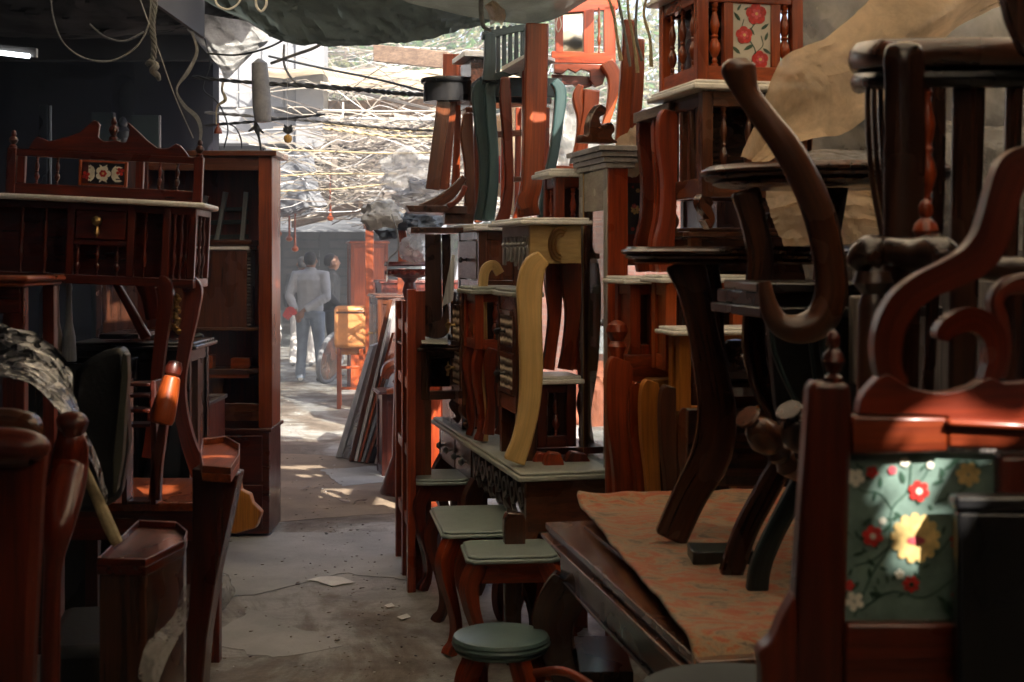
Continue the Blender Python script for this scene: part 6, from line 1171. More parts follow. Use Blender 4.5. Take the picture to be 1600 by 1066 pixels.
# turned padded arm lit by sun
t = Thing('turned_baluster', 'orange varnished bat shaped baluster with a round knob caught by the sun', 'baluster'); a, b = P(252, 664, 4.9), P(274, 566, 4.95); d = b-a; L = d.length
t.part('arm', M['orange'], bev=0).lathe([(0, 0), (.036, .004), (.042, .02), (.040, .06), (.036, .12), (.030, .165), (.024, .17)], a, d, 20); t.part('knob', M['redshade'], bev=0).lathe([(.014, .1705), (.027, .18), (.03, .2), (.022, .222), (0, .228)], a, d, 18)
mb = t.part('support', M['deep'], bev=.005); band(mb, Pl(255, 5.0, 0), [(256, 650, 12), (250, 690, 14), (244, 730, 16), (240, 782, 18)], .04, 4); t.done()
# dark leather chair
t = Thing('leather_armchair', 'black leather armchair back standing behind the crinkled plastic cover', 'armchair'); mb = t.part('backrest', M['blackl'], bev=.03); trace(mb, Pl(160, 4.2, 10), [(118, 580), (140, 560), (176, 546), (196, 548), (196, 600), (188, 780), (110, 800)], .14, 2)
mb = t.part('side_pad', plain('dark_olive_leather', (.05, .05, .035), .5, bumps=.2), bev=.03); trace(mb, Pl(175, 4.1, 10), [(192, 552), (199, 556), (196, 640), (182, 770), (176, 770), (184, 640)], .1, 2)
mb = t.part('seat', M['blackl'], bev=.03); mb.M = frame(60, 3.9, .35, 10); mb.box(0, .3, 0, .5, 0, .17)
for a in (.04, .26):
    for b_ in (.04, .44): mb = t.part('leg', M['dark'], M_=frame(60, 3.9, 0, 10)); mb.box(a-.02, a+.02, b_-.02, b_+.02, 0, .349)
t.done()
# near sofa with plastic cover
t = Thing('red_sofa', 'near red wooden sofa with polished curved arm at the left edge', 'sofa'); Y = 2.6
mb = t.part('back_board', M['redshade'], bev=.014); trace(mb, Pl(30, Y, 0), [(-120, 680), (40, 682), (62, 686), (68, 700), (62, 760), (50, 1000), (44, 1150), (-120, 1150)], .05, 0)
mb = t.part('top_roll', M['redshade'], bev=0); rod(mb, [(-120, 700, Y-.01, .035), (-40, 698, Y-.01, .036), (30, 700, Y-.01, .036), (58, 704, Y-.01, .028), (66, 716, Y-.01, .012)], 14)
mb = t.part('arm', M['redshade'], bev=0); rod(mb, [(104, 668, 3.1, .02), (110, 690, 3.1, .035), (108, 730, 3.1, .042), (98, 780, 3.05, .042), (90, 830, 3.0, .032), (84, 880, 3.0, .02), (80, 980, 3.0, .02), (80, 1150, 3.0, .02)], 14, flat=(V((0, 1, 0)), .6))
mb = t.part('knob', M['redshade'], bev=0); rod(mb, [(94, 668, 3.1, .015), (102, 664, 3.1, .028), (122, 666, 3.1, .03), (133, 670, 3.1, .018)], 12)
mb = t.part('upper_back', M['brown'], bev=.012); trace(mb, Pl(10, 3.0, 0), [(-100, 650), (-10, 640), (30, 644), (54, 656), (58, 700), (-100, 700)], .05, 2); t.done()
drape('plastic_cover', 'crinkled silvery plastic cover pulled over the sofa at the left edge', 'crinkle',
      [[(-80, 500, 3.6), (0, 503, 3.6), (50, 516, 3.6), (90, 540, 3.55), (112, 570, 3.5)], [(-80, 560, 3.45), (0, 560, 3.45), (50, 575, 3.4), (92, 600, 3.4), (122, 640, 3.4)], [(-80, 570, 3.3), (0, 588, 3.3), (50, 600, 3.3), (90, 640, 3.3), (128, 690, 3.35)]], 50, .05, 22, folds=.25)
drape('plastic_cover', 'pale folded plastic edge trailing down from the crinkled sofa cover', 'crinkle',
      [[(-60, 568, 3.2), (0, 574, 3.2), (50, 588, 3.2), (92, 620, 3.2), (120, 660, 3.2), (150, 720, 3.25), (168, 772, 3.3)], [(-60, 590, 3.15), (0, 594, 3.15), (46, 606, 3.15), (84, 640, 3.15), (110, 672, 3.15), (142, 730, 3.2), (166, 790, 3.3)]], 55, .02)
def stick(mb): rod(mb, [(128, 726, 3.3, .012), (150, 775, 3.3, .014), (172, 826, 3.3, .016), (184, 850, 3.3, .014)], 7)
one('bare_stick', 'pale splintery stick leaning against the near octagonal chest', 'stick', M['ropey'], stick)
# dim things in the shop
t = Thing('side_table', 'small red table top showing at the left edge above the plastic cover', 'side table'); Mx = frame(-60, 4.6, 0, 0); zz = zof(432, 4.6); mb = t.part('top', M['orange'], M_=Mx, bev=.008); mb.box(0, .215, 0, .4, zz-.018, zz); mb.box(.01, .2, .01, .4, zz-.034, zz-.0185); mb = t.part('apron', M['redshade'], M_=Mx); mb.box(.02, .18, .03, .06, zz-.12, zz-.035)
for a in (.03, .17):
    for b_ in (.06, .36): mb = t.part('leg', M['redshade'], M_=Mx); mb.box(a-.02, a+.02, b_-.02, b_+.02, 0, zz-.035)
t.done()
for k, (px, lab) in enumerate(((76, 'slim silver table leg, leftmost of the three in the dark shop'), (88, 'slim silver table leg, middle and greyest of the three in the dark shop'), (108, 'slim silver table leg, rightmost of the three in the dark shop'))):
    one('silver_leg', lab, 'table leg', M['wht'] if k != 1 else M['greyw'], lambda mb: mb.lathe([(.03, 0), (.026, .1), (.014, .16), (.010, .28), (.014, .30), (.009, .32), (0, .325)], P(px, 565, 5.8), n=12), group='silver legs in the dark shop')
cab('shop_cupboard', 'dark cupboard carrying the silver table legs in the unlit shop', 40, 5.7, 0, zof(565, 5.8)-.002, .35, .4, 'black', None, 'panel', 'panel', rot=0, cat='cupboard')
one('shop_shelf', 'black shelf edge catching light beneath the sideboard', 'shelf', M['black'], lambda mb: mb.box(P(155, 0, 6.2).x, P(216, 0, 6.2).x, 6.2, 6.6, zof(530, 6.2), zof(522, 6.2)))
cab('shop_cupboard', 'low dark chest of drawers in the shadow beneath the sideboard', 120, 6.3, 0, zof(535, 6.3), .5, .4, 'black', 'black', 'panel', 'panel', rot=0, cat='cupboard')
t = Thing('red_crate', 'red shelved crate standing between the leather armchair and the sideboard leg', 'crate'); Mx = frame(190, 5.0, 0, 0); mb = t.part('frame', M['redshade'], M_=Mx); z0, z1 = zof(790, 5)+.0, zof(595, 5)
for z_ in (z1-.02, zof(622, 5), zof(645, 5), zof(668, 5), z0+.004): mb.box(0.02, .10, 0, .09, z_, z_+.012)
mb.box(0, .018, 0, .09, z0+.002, z1); mb.box(.102, .12, 0, .09, z0+.002, z1); t.done()
for lab, px, y0, w_, Yy in (('tall green glass door panel leaning on the plaster wall left of the niche', 143, 176, 34, 11.6), ('tall green glass door panel leaning on the plaster wall right of the niche', 205, 180, 43, 11.6)):
    t = Thing('green_panel', lab, 'door panel', 'green panels on the shop wall'); Mx = frame(px, Yy, 0, 0); mb = t.part('board', plain('bottle_green', (.012, .022, .018), .5), M_=Mx); mb.box(0, w_*Yy/F, 0, .04, 0, zof(y0, Yy)); mb = t.part('edge', M['greyw'], M_=Mx); mb.box(w_*Yy/F+.001, w_*Yy/F+.012, 0, .04, 0, zof(y0, Yy)); t.done()
one('white_strip', 'thin white vertical strip on the shop wall left of the green panels', 'strip', M['wht'], lambda mb: mb.box(P(77, 0, 11.7).x, P(80, 0, 11.7).x, 11.7, 11.72, zof(330, 11.7), zof(165, 11.7)))
one('black_door', 'black door leaf beside the thin white strip', 'door', M['black'], lambda mb: mb.box(P(64, 0, 11.8).x, P(76.5, 0, 11.8).x, 11.75, 11.8, 0, zof(165, 11.8)))
t = Thing('small_statue', 'small dark gilded figurine standing below the wall niche', 'figurine'); p = P(192, 0, 11.2); mb = t.part('small_statue', M['iron'], bev=0); zz = zof(232, 11.2)
mb.lathe([(.06, 0), (.07, .04), (.05, .08), (.065, .13), (.03, .17), (.04, .2), (.02, .24), (0, .25)], V((p.x, p.y, zz)), n=12); rod(mb, [(182, 205, 11.2, .03), (178, 216, 11.15, .03), (186, 222, 11.1, .02)], 7); t.done()
cab('shop_cupboard', 'dark tall cupboard under the little figurine in the back of the shop', 150, 11.1, 0, zof(232, 11.2)-.001, .6, .4, 'dark', None, 'panel', 'panel', rot=0, cat='cupboard')
# tube light
t = Thing('tube_light', 'lit fluorescent tube at the upper left of the dark shop', 'tube light'); a, b = P(-40, 78, 8), P(46, 88, 8); mb = t.part('tube', emit('tube_glow', (.85, .95, 1), 2.2), bev=0); mb.tube([a, b], .014, 10); mb = t.part('fitting', M['greyw']); mb.prism([a+V((-.03, .02, -.005)), b+V((.03, .02, -.005)), b+V((.03, .02, .05)), a+V((-.03, .02, .05))], (0, .04, 0)); t.done()

# bag and litter on the ground
t = Thing('plastic_bag', 'crumpled clear plastic bag lying against the red stand on the floor', 'plastic bag'); mb = t.part('plastic_bag', M['clearp'], bev=0); c = G(344, 955); vs = []; rows = []
for i in range(17):
    row = []; th_ = math.pi*i/16
    for j in range(25):
        a = 2*math.pi*j/24; d = V((math.sin(th_)*math.cos(a)*.05, math.sin(th_)*math.sin(a)*.06, math.cos(th_)*.085+.088)); n_ = noise.noise(V((d.x*30, d.y*30+(0), d.z*24))); n2 = 1-abs(noise.noise(V((math.cos(a)*2.5, math.sin(a)*2.5, th_*2.2)))*2)
        row.append(c+V((d.x*(1+.35*n_+.2*n2)+.03*(d.z-.08), d.y*(1+.3*n_+.2*n2), d.z)))
    rows.append(row)
mb.grid(rows); t.done()
def paper(label, pts, z0=.006):
    def b(mb):
        c = sum((G(*p) for p in pts), V((0, 0, 0)))/len(pts); mb.prism([G(*p)+V((0, 0, z0-.001+.003*(i % 2))) for i, p in enumerate(pts)], (0, 0, .0015))
    one('paper_scrap', label, 'paper', M['paper'], b, group='paper scraps on the floor', bev=0)
paper('large torn white paper lying flat in the middle of the aisle', [(479, 908), (500, 904), (520, 902), (536, 905), (555, 912), (536, 915), (520, 918), (504, 914), (496, 910)])
paper('tiny white paper scrap near the feet of the open rack', [(600, 948), (612, 945), (617, 949), (606, 952)])
paper('grey crushed scrap beside the curved foot of the side table', [(620, 966), (636, 962), (642, 966), (628, 971)])
def fleaf(mb):
    for k, (x, y, a) in enumerate(((553, 787, .3), (547, 788, 2.8), (470, 768, 1.0))):
        mb.M = Matrix.Translation(G(x, y)+V((0, 0, .012))) @ Matrix.Rotation(a, 4, 'Z'); mb.prism([V(q) for q in ((0, 0, 0), (.03, -.02, .012), (.07, -.012, .004), (.09, 0, .014), (.05, .018, .006))], (0, 0, .0015))
one('dry_leaf', 'small dry leaves fallen on the aisle floor', 'dry leaves', M['brown'], fleaf, bev=0, kind='stuff')
# ============================================================ OVERHEAD: NETS, TARPS, ROPES, SMALL HANGING THINGS
drape('shade_net', 'sagging dark green shade net stretched over the aisle at the top', 'net',
      [[(200, -170, 7.0), (420, -160, 7.0), (640, -160, 7.0), (900, -160, 7.0), (1000, -150, 7.0)], [(260, -60, 7.3), (420, -40, 7.3), (640, -40, 7.3), (840, -50, 7.3), (980, -60, 7.3)],
       [(300, -6, 7.6), (424, 20, 7.5), (560, 14, 7.5), (700, 6, 7.5), (880, -16, 7.4)], [(330, 10, 7.75), (440, 52, 7.6), (585, 50, 7.6), (690, 36, 7.55), (860, -4, 7.5)], [(345, 14, 7.9), (452, 70, 7.65), (590, 73, 7.65), (684, 60, 7.6), (840, 10, 7.55)]], 60, .09, 16, folds=.6, fu=9.0, fv=2.5)
drape('shade_net', 'lighter grey green net corner overlapping the dark shade net on its right', 'net2',
      [[(520, -90, 5.9), (700, -90, 5.9), (820, -90, 5.9), (980, -90, 5.9)], [(580, -20, 6.5), (700, -14, 6.4), (820, -10, 6.4), (950, -35, 6.4)], [(640, 6, 6.9), (740, 28, 6.85), (850, 36, 6.8), (925, -2, 6.8)]], 64, .03)
drape('black_canopy', 'crumpled black canopy cloth under the left shop roof', 'roofc', [[(-60, -80, 8.8), (100, -80, 8.8), (250, -80, 8.8), (430, -80, 8.8)], [(-60, 0, 9.2), (100, 6, 9.3), (250, 6, 9.3), (420, -10, 9.3)], [(-60, 40, 9.8), (100, 50, 9.8), (250, 46, 9.7), (415, 18, 9.4)], [(-60, 62, 10.4), (100, 64, 10.3), (230, 58, 10.2), (410, 28, 9.6)]], 70, .14)
drape('grey_tarp', 'dusty grey tarp sloping down beside the top of the open wardrobe', 'tarp', [[(415, 232, 13.8), (445, 240, 13.6), (470, 236, 13.4), (486, 240, 13.4)], [(415, 270, 13.4), (450, 275, 13.2), (480, 285, 13.0), (500, 300, 13.0)], [(415, 330, 13.2), (450, 330, 13.0), (485, 322, 12.8), (512, 322, 12.8)], [(415, 352, 13.2), (450, 340, 13.0), (485, 326, 12.8), (513, 325, 12.8)]], 72, .10)
drape('torn_plastic', 'torn grey white plastic bunched where the dark wall meets the white building', 'greyt', [[(288, 22, 9.4), (320, 24, 9.4), (350, 28, 9.4), (388, 36, 9.4)], [(292, 48, 9.4), (322, 60, 9.3), (350, 70, 9.3), (420, 62, 9.4)], [(300, 56, 9.4), (330, 90, 9.3), (352, 100, 9.3), (400, 80, 9.4)], [(318, 60, 9.4), (345, 110, 9.3), (352, 124, 9.3), (378, 100, 9.4)]], 75, .05)
t = Thing('hanging_sleeve', 'grey wrapped sleeve tied at its lower end, hanging in front of the white building', 'hanging bundle'); c = P(402, 0, 9.0)
mb = t.part('hanging_sleeve', M['greyt'], bev=0); prof = [(.012, 0), (.05, -.03), (.055, -.12), (.058, -.2), (.06, -.3), (.052, -.4), (.016, -.405)]
mb.lathe(prof[::-1], P(405, 92, 9.0), (-.06, 0, 1), 14); mb = t.part('tie', M['ropeb'], bev=0)
rod(mb, [(399, 192, 9, .01), (401, 200, 9, .022), (404, 212, 9, .01), (409, 240, 9, .008)], 6); rod(mb, [(388, 206, 9, .006), (400, 199, 9, .012), (412, 208, 9, .006)], 5); t.done()
def rope(label, pts, mat, name='rope', cat='rope', twist=0, group=None):
    def b(mb):
        q = catmull([(*P(x, y, Y), r) for x, y, Y, r in pts], 10); cen = [V(a[:3]) for a in q]; r = [a[3] for a in q]
        if twist:
            for ph in (0, math.pi):
                acc = 0; o = []
                for i, p in enumerate(cen):
                    if i: acc += (p-cen[i-1]).length
                    a = acc*twist+ph; o.append(p+V((0, math.cos(a), math.sin(a)))*r[i]*.5)
                mb.tube(o, [x*.62 for x in r], 6)
        else: mb.tube(cen, r, 6)
    return one(name, label, cat, M[mat], b, bev=0, group=group)
rope('thick dark rope crossing high from the dark wall to the round seat', [(300, 120, 9, .013), (333, 124, 9, .013), (420, 131, 9, .014), (480, 134, 9, .017), (560, 140, 9, .017), (640, 147, 8.6, .017), (760, 150, 8.2, .015)], 'ropeb', twist=40)
rope('dark cable sloping from the white building down to the round dark seat', [(420, 88, 10, .008), (500, 106, 9.8, .008), (580, 122, 9.5, .008), (660, 142, 9, .008)], 'ropeb', name='cable', cat='cable')
rope('grey rope crossing below the hanging sleeve', [(320, 176, 9.6, .012), (400, 182, 9.6, .012), (500, 190, 9.6, .012), (600, 200, 9.6, .012), (720, 206, 9.4, .012)], 'rope', twist=40)
rope('dark rope rising gently from the bell towards the black ledge', [(320, 196, 9.4, .01), (400, 190, 9.4, .01), (508, 179, 9.4, .01)], 'ropeb', twist=40)
rope('straw coloured rope sagging under the brown plank', [(505, 192, 11, .016), (580, 200, 11, .016), (650, 204, 11, .016), (720, 196, 11, .016)], 'ropey', twist=35)
rope('lower straw rope with loose fibres under the brown plank', [(505, 200, 11.2, .014), (600, 212, 11.2, .014), (720, 214, 11, .014)], 'ropey', twist=35)
rope('thin yellowish string drawn level above the tarp', [(425, 234, 10, .006), (520, 237, 10, .006), (610, 240, 10, .006), (700, 238, 9.8, .006)], 'ropey', name='string', cat='string')
rope('rusty red rope, upper of two over the grey tarp', [(425, 276, 11.5, .008), (500, 272, 11.5, .008), (620, 272, 11.5, .008)], 'ropey', twist=40)
rope('rusty red rope, lower of two over the grey tarp', [(425, 299, 11.5, .008), (520, 296, 11.5, .008), (620, 286, 11.5, .008)], 'ropey', twist=40)
rope('white tape stretched over the sticks by the leg of the round seat', [(505, 172, 10, .006), (600, 174, 10, .006), (690, 174, 9.8, .006)], 'ropew', name='tape', cat='tape')
rope('big hanging loop of pale cable in front of the dark wall', [(80, -30, 7, .005), (82, 20, 7, .005), (100, 68, 7, .005), (135, 92, 7, .005), (175, 95, 7, .005), (212, 74, 7, .005), (232, 40, 7, .005), (236, -30, 7, .005)], 'rope', name='cable', cat='cable')
rope('smaller loop of cable inside the big pale loop', [(140, 38, 7.5, .006), (165, 58, 7.5, .006), (195, 64, 7.5, .006), (225, 50, 7.5, .006)], 'rope', name='cable', cat='cable')
t = Thing('knotted_rope', 'thick twisted rope hanging with a large knot at its end', 'rope'); mb = t.part('strand', M['rope'], bev=0)
for ph in (0, 2.1, 4.2): mb.tube([P(240+2*math.sin(k*.3)-(k > 22)*(k-22)*.4, -20+k*3.9, 6)+V((math.cos(k*.9+ph), math.sin(k*.9+ph), 0))*.007 for k in range(31)], .0075, 6)
mb = t.part('knot', M['rope'], bev=0); rod(mb, [(228, 102, 6, .008), (234, 98, 6, .014), (244, 104, 5.97, .015), (238, 110, 5.96, .014), (246, 118, 6, .013), (249, 126, 6, .008)], 8); t.done()
rope('thin straight line slanting down to the sideboard finial', [(212, -20, 6.4, .0025), (250, 85, 6.1, .0025), (275, 155, 5.8, .0025), (302, 216, 5.6, .0025)], 'rope', name='string', cat='string')
def rib(mb): 
    q = [(300, 50), (308, 80), (294, 112), (276, 140), (288, 165), (308, 184), (314, 205), (310, 232)]
    mb.ribbon([P(x, y, 6.8) for x, y in q], [.012, .014, .02, .008, .016, .02, .014, .01], (.0, .004, 0), 6)
one('packing_ribbon', 'twisted grey packing ribbon hanging above the sideboard', 'ribbon', M['rope'], rib, bev=0)
for lab, pts in (('white cord looped under the top edge left of the shade net', [(335, -10, 7.2, .005), (340, 8, 7.2, .006), (356, 15, 7.2, .006), (372, 6, 7.2, .005), (380, -10, 7.2, .005)]), ('long white cord loop hanging from the shade net edge', [(400, -10, 7.2, .006), (401, 10, 7.2, .007), (408, 18, 7.2, .006), (416, 8, 7.2, .007), (415, -10, 7.2, .005)])):
    rope(lab, pts, 'ropew', name='cord', cat='cord')
rope('dark flex dangling from the torn plastic beside the bell', [(320, 60, 9.1, .005), (328, 100, 9.1, .005), (318, 140, 9.1, .005), (336, 156, 9.1, .006), (346, 170, 9.1, .005), (356, 200, 9.1, .005), (350, 232, 9.1, .005)], 'ropeb', name='cable', cat='cable')
rope('twisted wires hanging below the torn plastic', [(350, 122, 9.1, .01), (347, 140, 9.1, .008), (352, 156, 9.1, .012), (340, 166, 9.1, .006), (338, 195, 9.1, .004)], 'ropey', name='wires', cat='wires')
rope('short black wire curving down right of the bell', [(348, 192, 9.2, .004), (366, 198, 9.2, .004), (376, 216, 9.2, .006), (378, 232, 9.2, .004)], 'ropeb', name='cable', cat='cable')
for lab, pts in (('dark wire arching from the torn plastic up under the net', [(325, 84, 8.6, .006), (370, 86, 8.5, .006), (420, 74, 8.3, .006), (470, 46, 8.0, .006)]), ('grey strap slanting across the white building to the net', [(424, 99, 9, .01), (460, 86, 8.8, .01), (500, 70, 8.5, .01), (560, 18, 8, .008)]), ('hook shaped grey strip dangling on the white building', [(444, 70, 9, .008), (444, 100, 9, .008), (455, 122, 9, .008), (470, 134, 9, .006)]),
                  ('pale strip hanging vertical by the edge of the white building', [(536, 160, 11, .008), (535, 180, 11, .008), (528, 188, 11, .006)]), ('curled white strip hanging over the grey curved board', [(612, 335, 9.3, .005), (620, 360, 9.3, .006), (622, 390, 9.3, .006), (608, 405, 9.3, .005), (604, 440, 9.3, .004)])):
    rope(lab, pts, 'rope' if 'grey' in lab else ('ropeb' if 'dark' in lab else 'ropew'), name='strap', cat='strap')
q = random.Random(5)
for k, lab in enumerate(('pale frayed strand at the left of the hanging rope bundle', 'thick twisted strand in the middle of the hanging rope bundle', 'thin string strand of the hanging rope bundle ending in a knot', 'dark strand at the right of the hanging rope bundle reaching lowest', 'looped strand hanging behind the rope bundle')):
    x = 962+k*12; rope(lab, [(x-18+6*k, -20, 5.9, .008), (x-4, 20, 5.9, .009), (x+q.uniform(-4, 6), 60, 5.9, .009), (x+6+q.uniform(-5, 5), 95+8*(k % 3), 5.9, .010 if k % 2 else .014)], 'rope' if k % 2 else 'ropey', twist=50, group='rope bundle by the orange planks')
rope('small white loop hanging by the mirrored dresser', [(873, 22, 6.9, .003), (869, 40, 6.9, .003), (872, 50, 6.9, .003), (877, 40, 6.9, .003), (874, 24, 6.9, .003)], 'ropew', name='cord', cat='cord')
# amulet of lemon and chillies, bell
t = Thing('lemon_charm', 'dried lemon with black chillies above it hanging on a thread before the white building', 'charm'); mb = t.part('lemon', plain('lemon_skin', (.50, .28, .05), .5), bev=0); mb.lathe([(0, 0), (.02, .006), (.028, .026), (.024, .045), (.008, .056), (0, .058)], P(450, 224, 9.0), n=14)
mb = t.part('chilli', M['ropeb'], bev=0)
for k in range(5):
    for s_ in (-1, 1): mb.tube([P(450, 209-k*2.2, 9), P(450+s_*(5+k % 3), 206-k*2.6, 9), P(450+s_*(9-k), 204-k*2.2-(k % 2)*3, 9)], [.006, .007, .001], 5)
mb = t.part('thread', M['ropew'], bev=0); mb.tube([P(450, 212, 9), P(449, 150, 9), P(449, 60, 8.6)], .0012, 4); t.done()
t = Thing('small_bell', 'small orange clay bell hanging from black wire', 'bell'); mb = t.part('bell', M['orange'], bev=0); mb.lathe([(.024, 0), (.026, .006), (.02, .03), (.012, .042), (.004, .05), (.004, .065)], P(341, 209, 9.05), n=12); t.done()
for k, (x, y) in enumerate(((435, 364), (452, 372), (461, 388), (516, 340))):
    one('orange_charm', ['small orange charm nearest the wardrobe over the far alley', 'small orange charm second from the wardrobe over the far alley', 'small orange charm just above the grey jacketed man', 'yellow tassel knot under the thin brown beam'][k], 'charm', M['orange'], lambda mb: (mb.lathe([(0, 0), (.03, .012), (.034, .035), (.012, .06), (.004, .5)], P(x, y+6, 13.5), n=10)), bev=0)
# hanging bags and bundles of plastic
def bag(label, px, py, Y, rx, rz, mat, seed, name='plastic_bag', rows=30, flat=.8):
    def b(mb):
        c = P(px, py, Y); rr = []
        for i in range(rows+1):
            th_ = math.pi*i/rows; row = []
            for j in range(45):
                a = 2*math.pi*j/44; d = V((math.sin(th_)*math.cos(a), math.sin(th_)*math.sin(a)*flat, math.cos(th_))); rg = lambda q_: 1-min(1, abs(noise.noise(q_))*3); n_ = noise.noise(d*1.5+V((seed, 0, 0)))*.6+rg(d*2.2+V((seed, 3, 0)))*.2+rg(V((d.x*5, d.y*5, d.z*2.5+seed)))*.09-.1
                row.append(c+V((d.x*rx*(1+n_), d.y*rx*(1+n_), d.z*rz*(1+n_*.7))))
            rr.append(row)
        mb.grid(rr)
    one(name, label, 'plastic bag', M[mat], b, bev=0)
bag('large clear bag bulging over the sticks beside the stool legs', 640, 268, 10, .22, .14, 'clearp', 1); bag('grey filled clear bag hanging lower beside the rocker ledge', 668, 306, 9.6, .17, .12, 'greyp', 2)
bag('white bundled sheet lying above the curved headboard', 596, 336, 10.2, .15, .10, 'whitec', 3, 'bundle'); bag('grey blue cloth bundle hanging by the rocker ledge', 655, 348, 10.2, .14, .08, 'tarpd', 4, 'bundle'); bag('dark grey bag hanging under the white bundled sheet', 612, 352, 10.6, .11, .09, 'tarpd', 5)
bag('yellowish clear bag caught between the high stool leg and the brown legs', 712, 222, 8.2, .09, .13, 'clearp', 6); bag('clear bag filling the gap right of the painted teal legs', 806, 250, 8.6, .16, .3, 'plastic', 7, 'bundle'); bag('pale plastic heap behind the mirrored dresser legs', 885, 250, 8.4, .16, .3, 'greyp', 8, 'bundle'); bag('small red plastic bag between brown and teal legs', 782, 265, 8.2, .04, .08, 'redp', 9)
bag('clear white bag behind the dark pedestal stand', 650, 390, 9.8, .09, .11, 'clearp', 10); drape('cloth_knot', 'beige dirty cloth scrap knotted on the shade net edge', 'plastic', [[(758, -8, 6.6), (770, -8, 6.55), (782, -8, 6.6)], [(756, 10, 6.55), (772, 12, 6.45), (788, 14, 6.6)], [(764, 28, 6.6), (776, 26, 6.5), (790, 30, 6.6)], [(766, 44, 6.6), (774, 38, 6.55), (784, 42, 6.6)]], 91, .05, 8)
bag('small crumpled clear bag behind the mirror stand', 994, 236, 5.9, .06, .09, 'plastic', 13)
rope('grey strands tangled on the beige cloth knot', [(752, -10, 6.5, .01), (752, 20, 6.5, .012), (756, 42, 6.5, .01), (768, 48, 6.5, .006)], 'rope', name='strap', cat='strap')
drape('orange_cloth', 'orange red cloth hanging in sun behind the mirror stand', 'ocloth', [[(900, 566, 13.5), (925, 566, 13.4), (960, 566, 13.5)], [(900, 620, 13.4), (925, 612, 13.3), (960, 620, 13.4)], [(900, 690, 13.5), (925, 680, 13.3), (960, 670, 13.4)]], 80, .05)
drape('plastic_sheet', 'crinkled clear plastic sheet behind the opening of the mirror stand', 'silverp2', [[(900, 500, 13.0), (925, 500, 12.9), (960, 500, 13.0)], [(900, 556, 12.9), (925, 552, 12.8), (960, 556, 12.9)]], 82, .05)

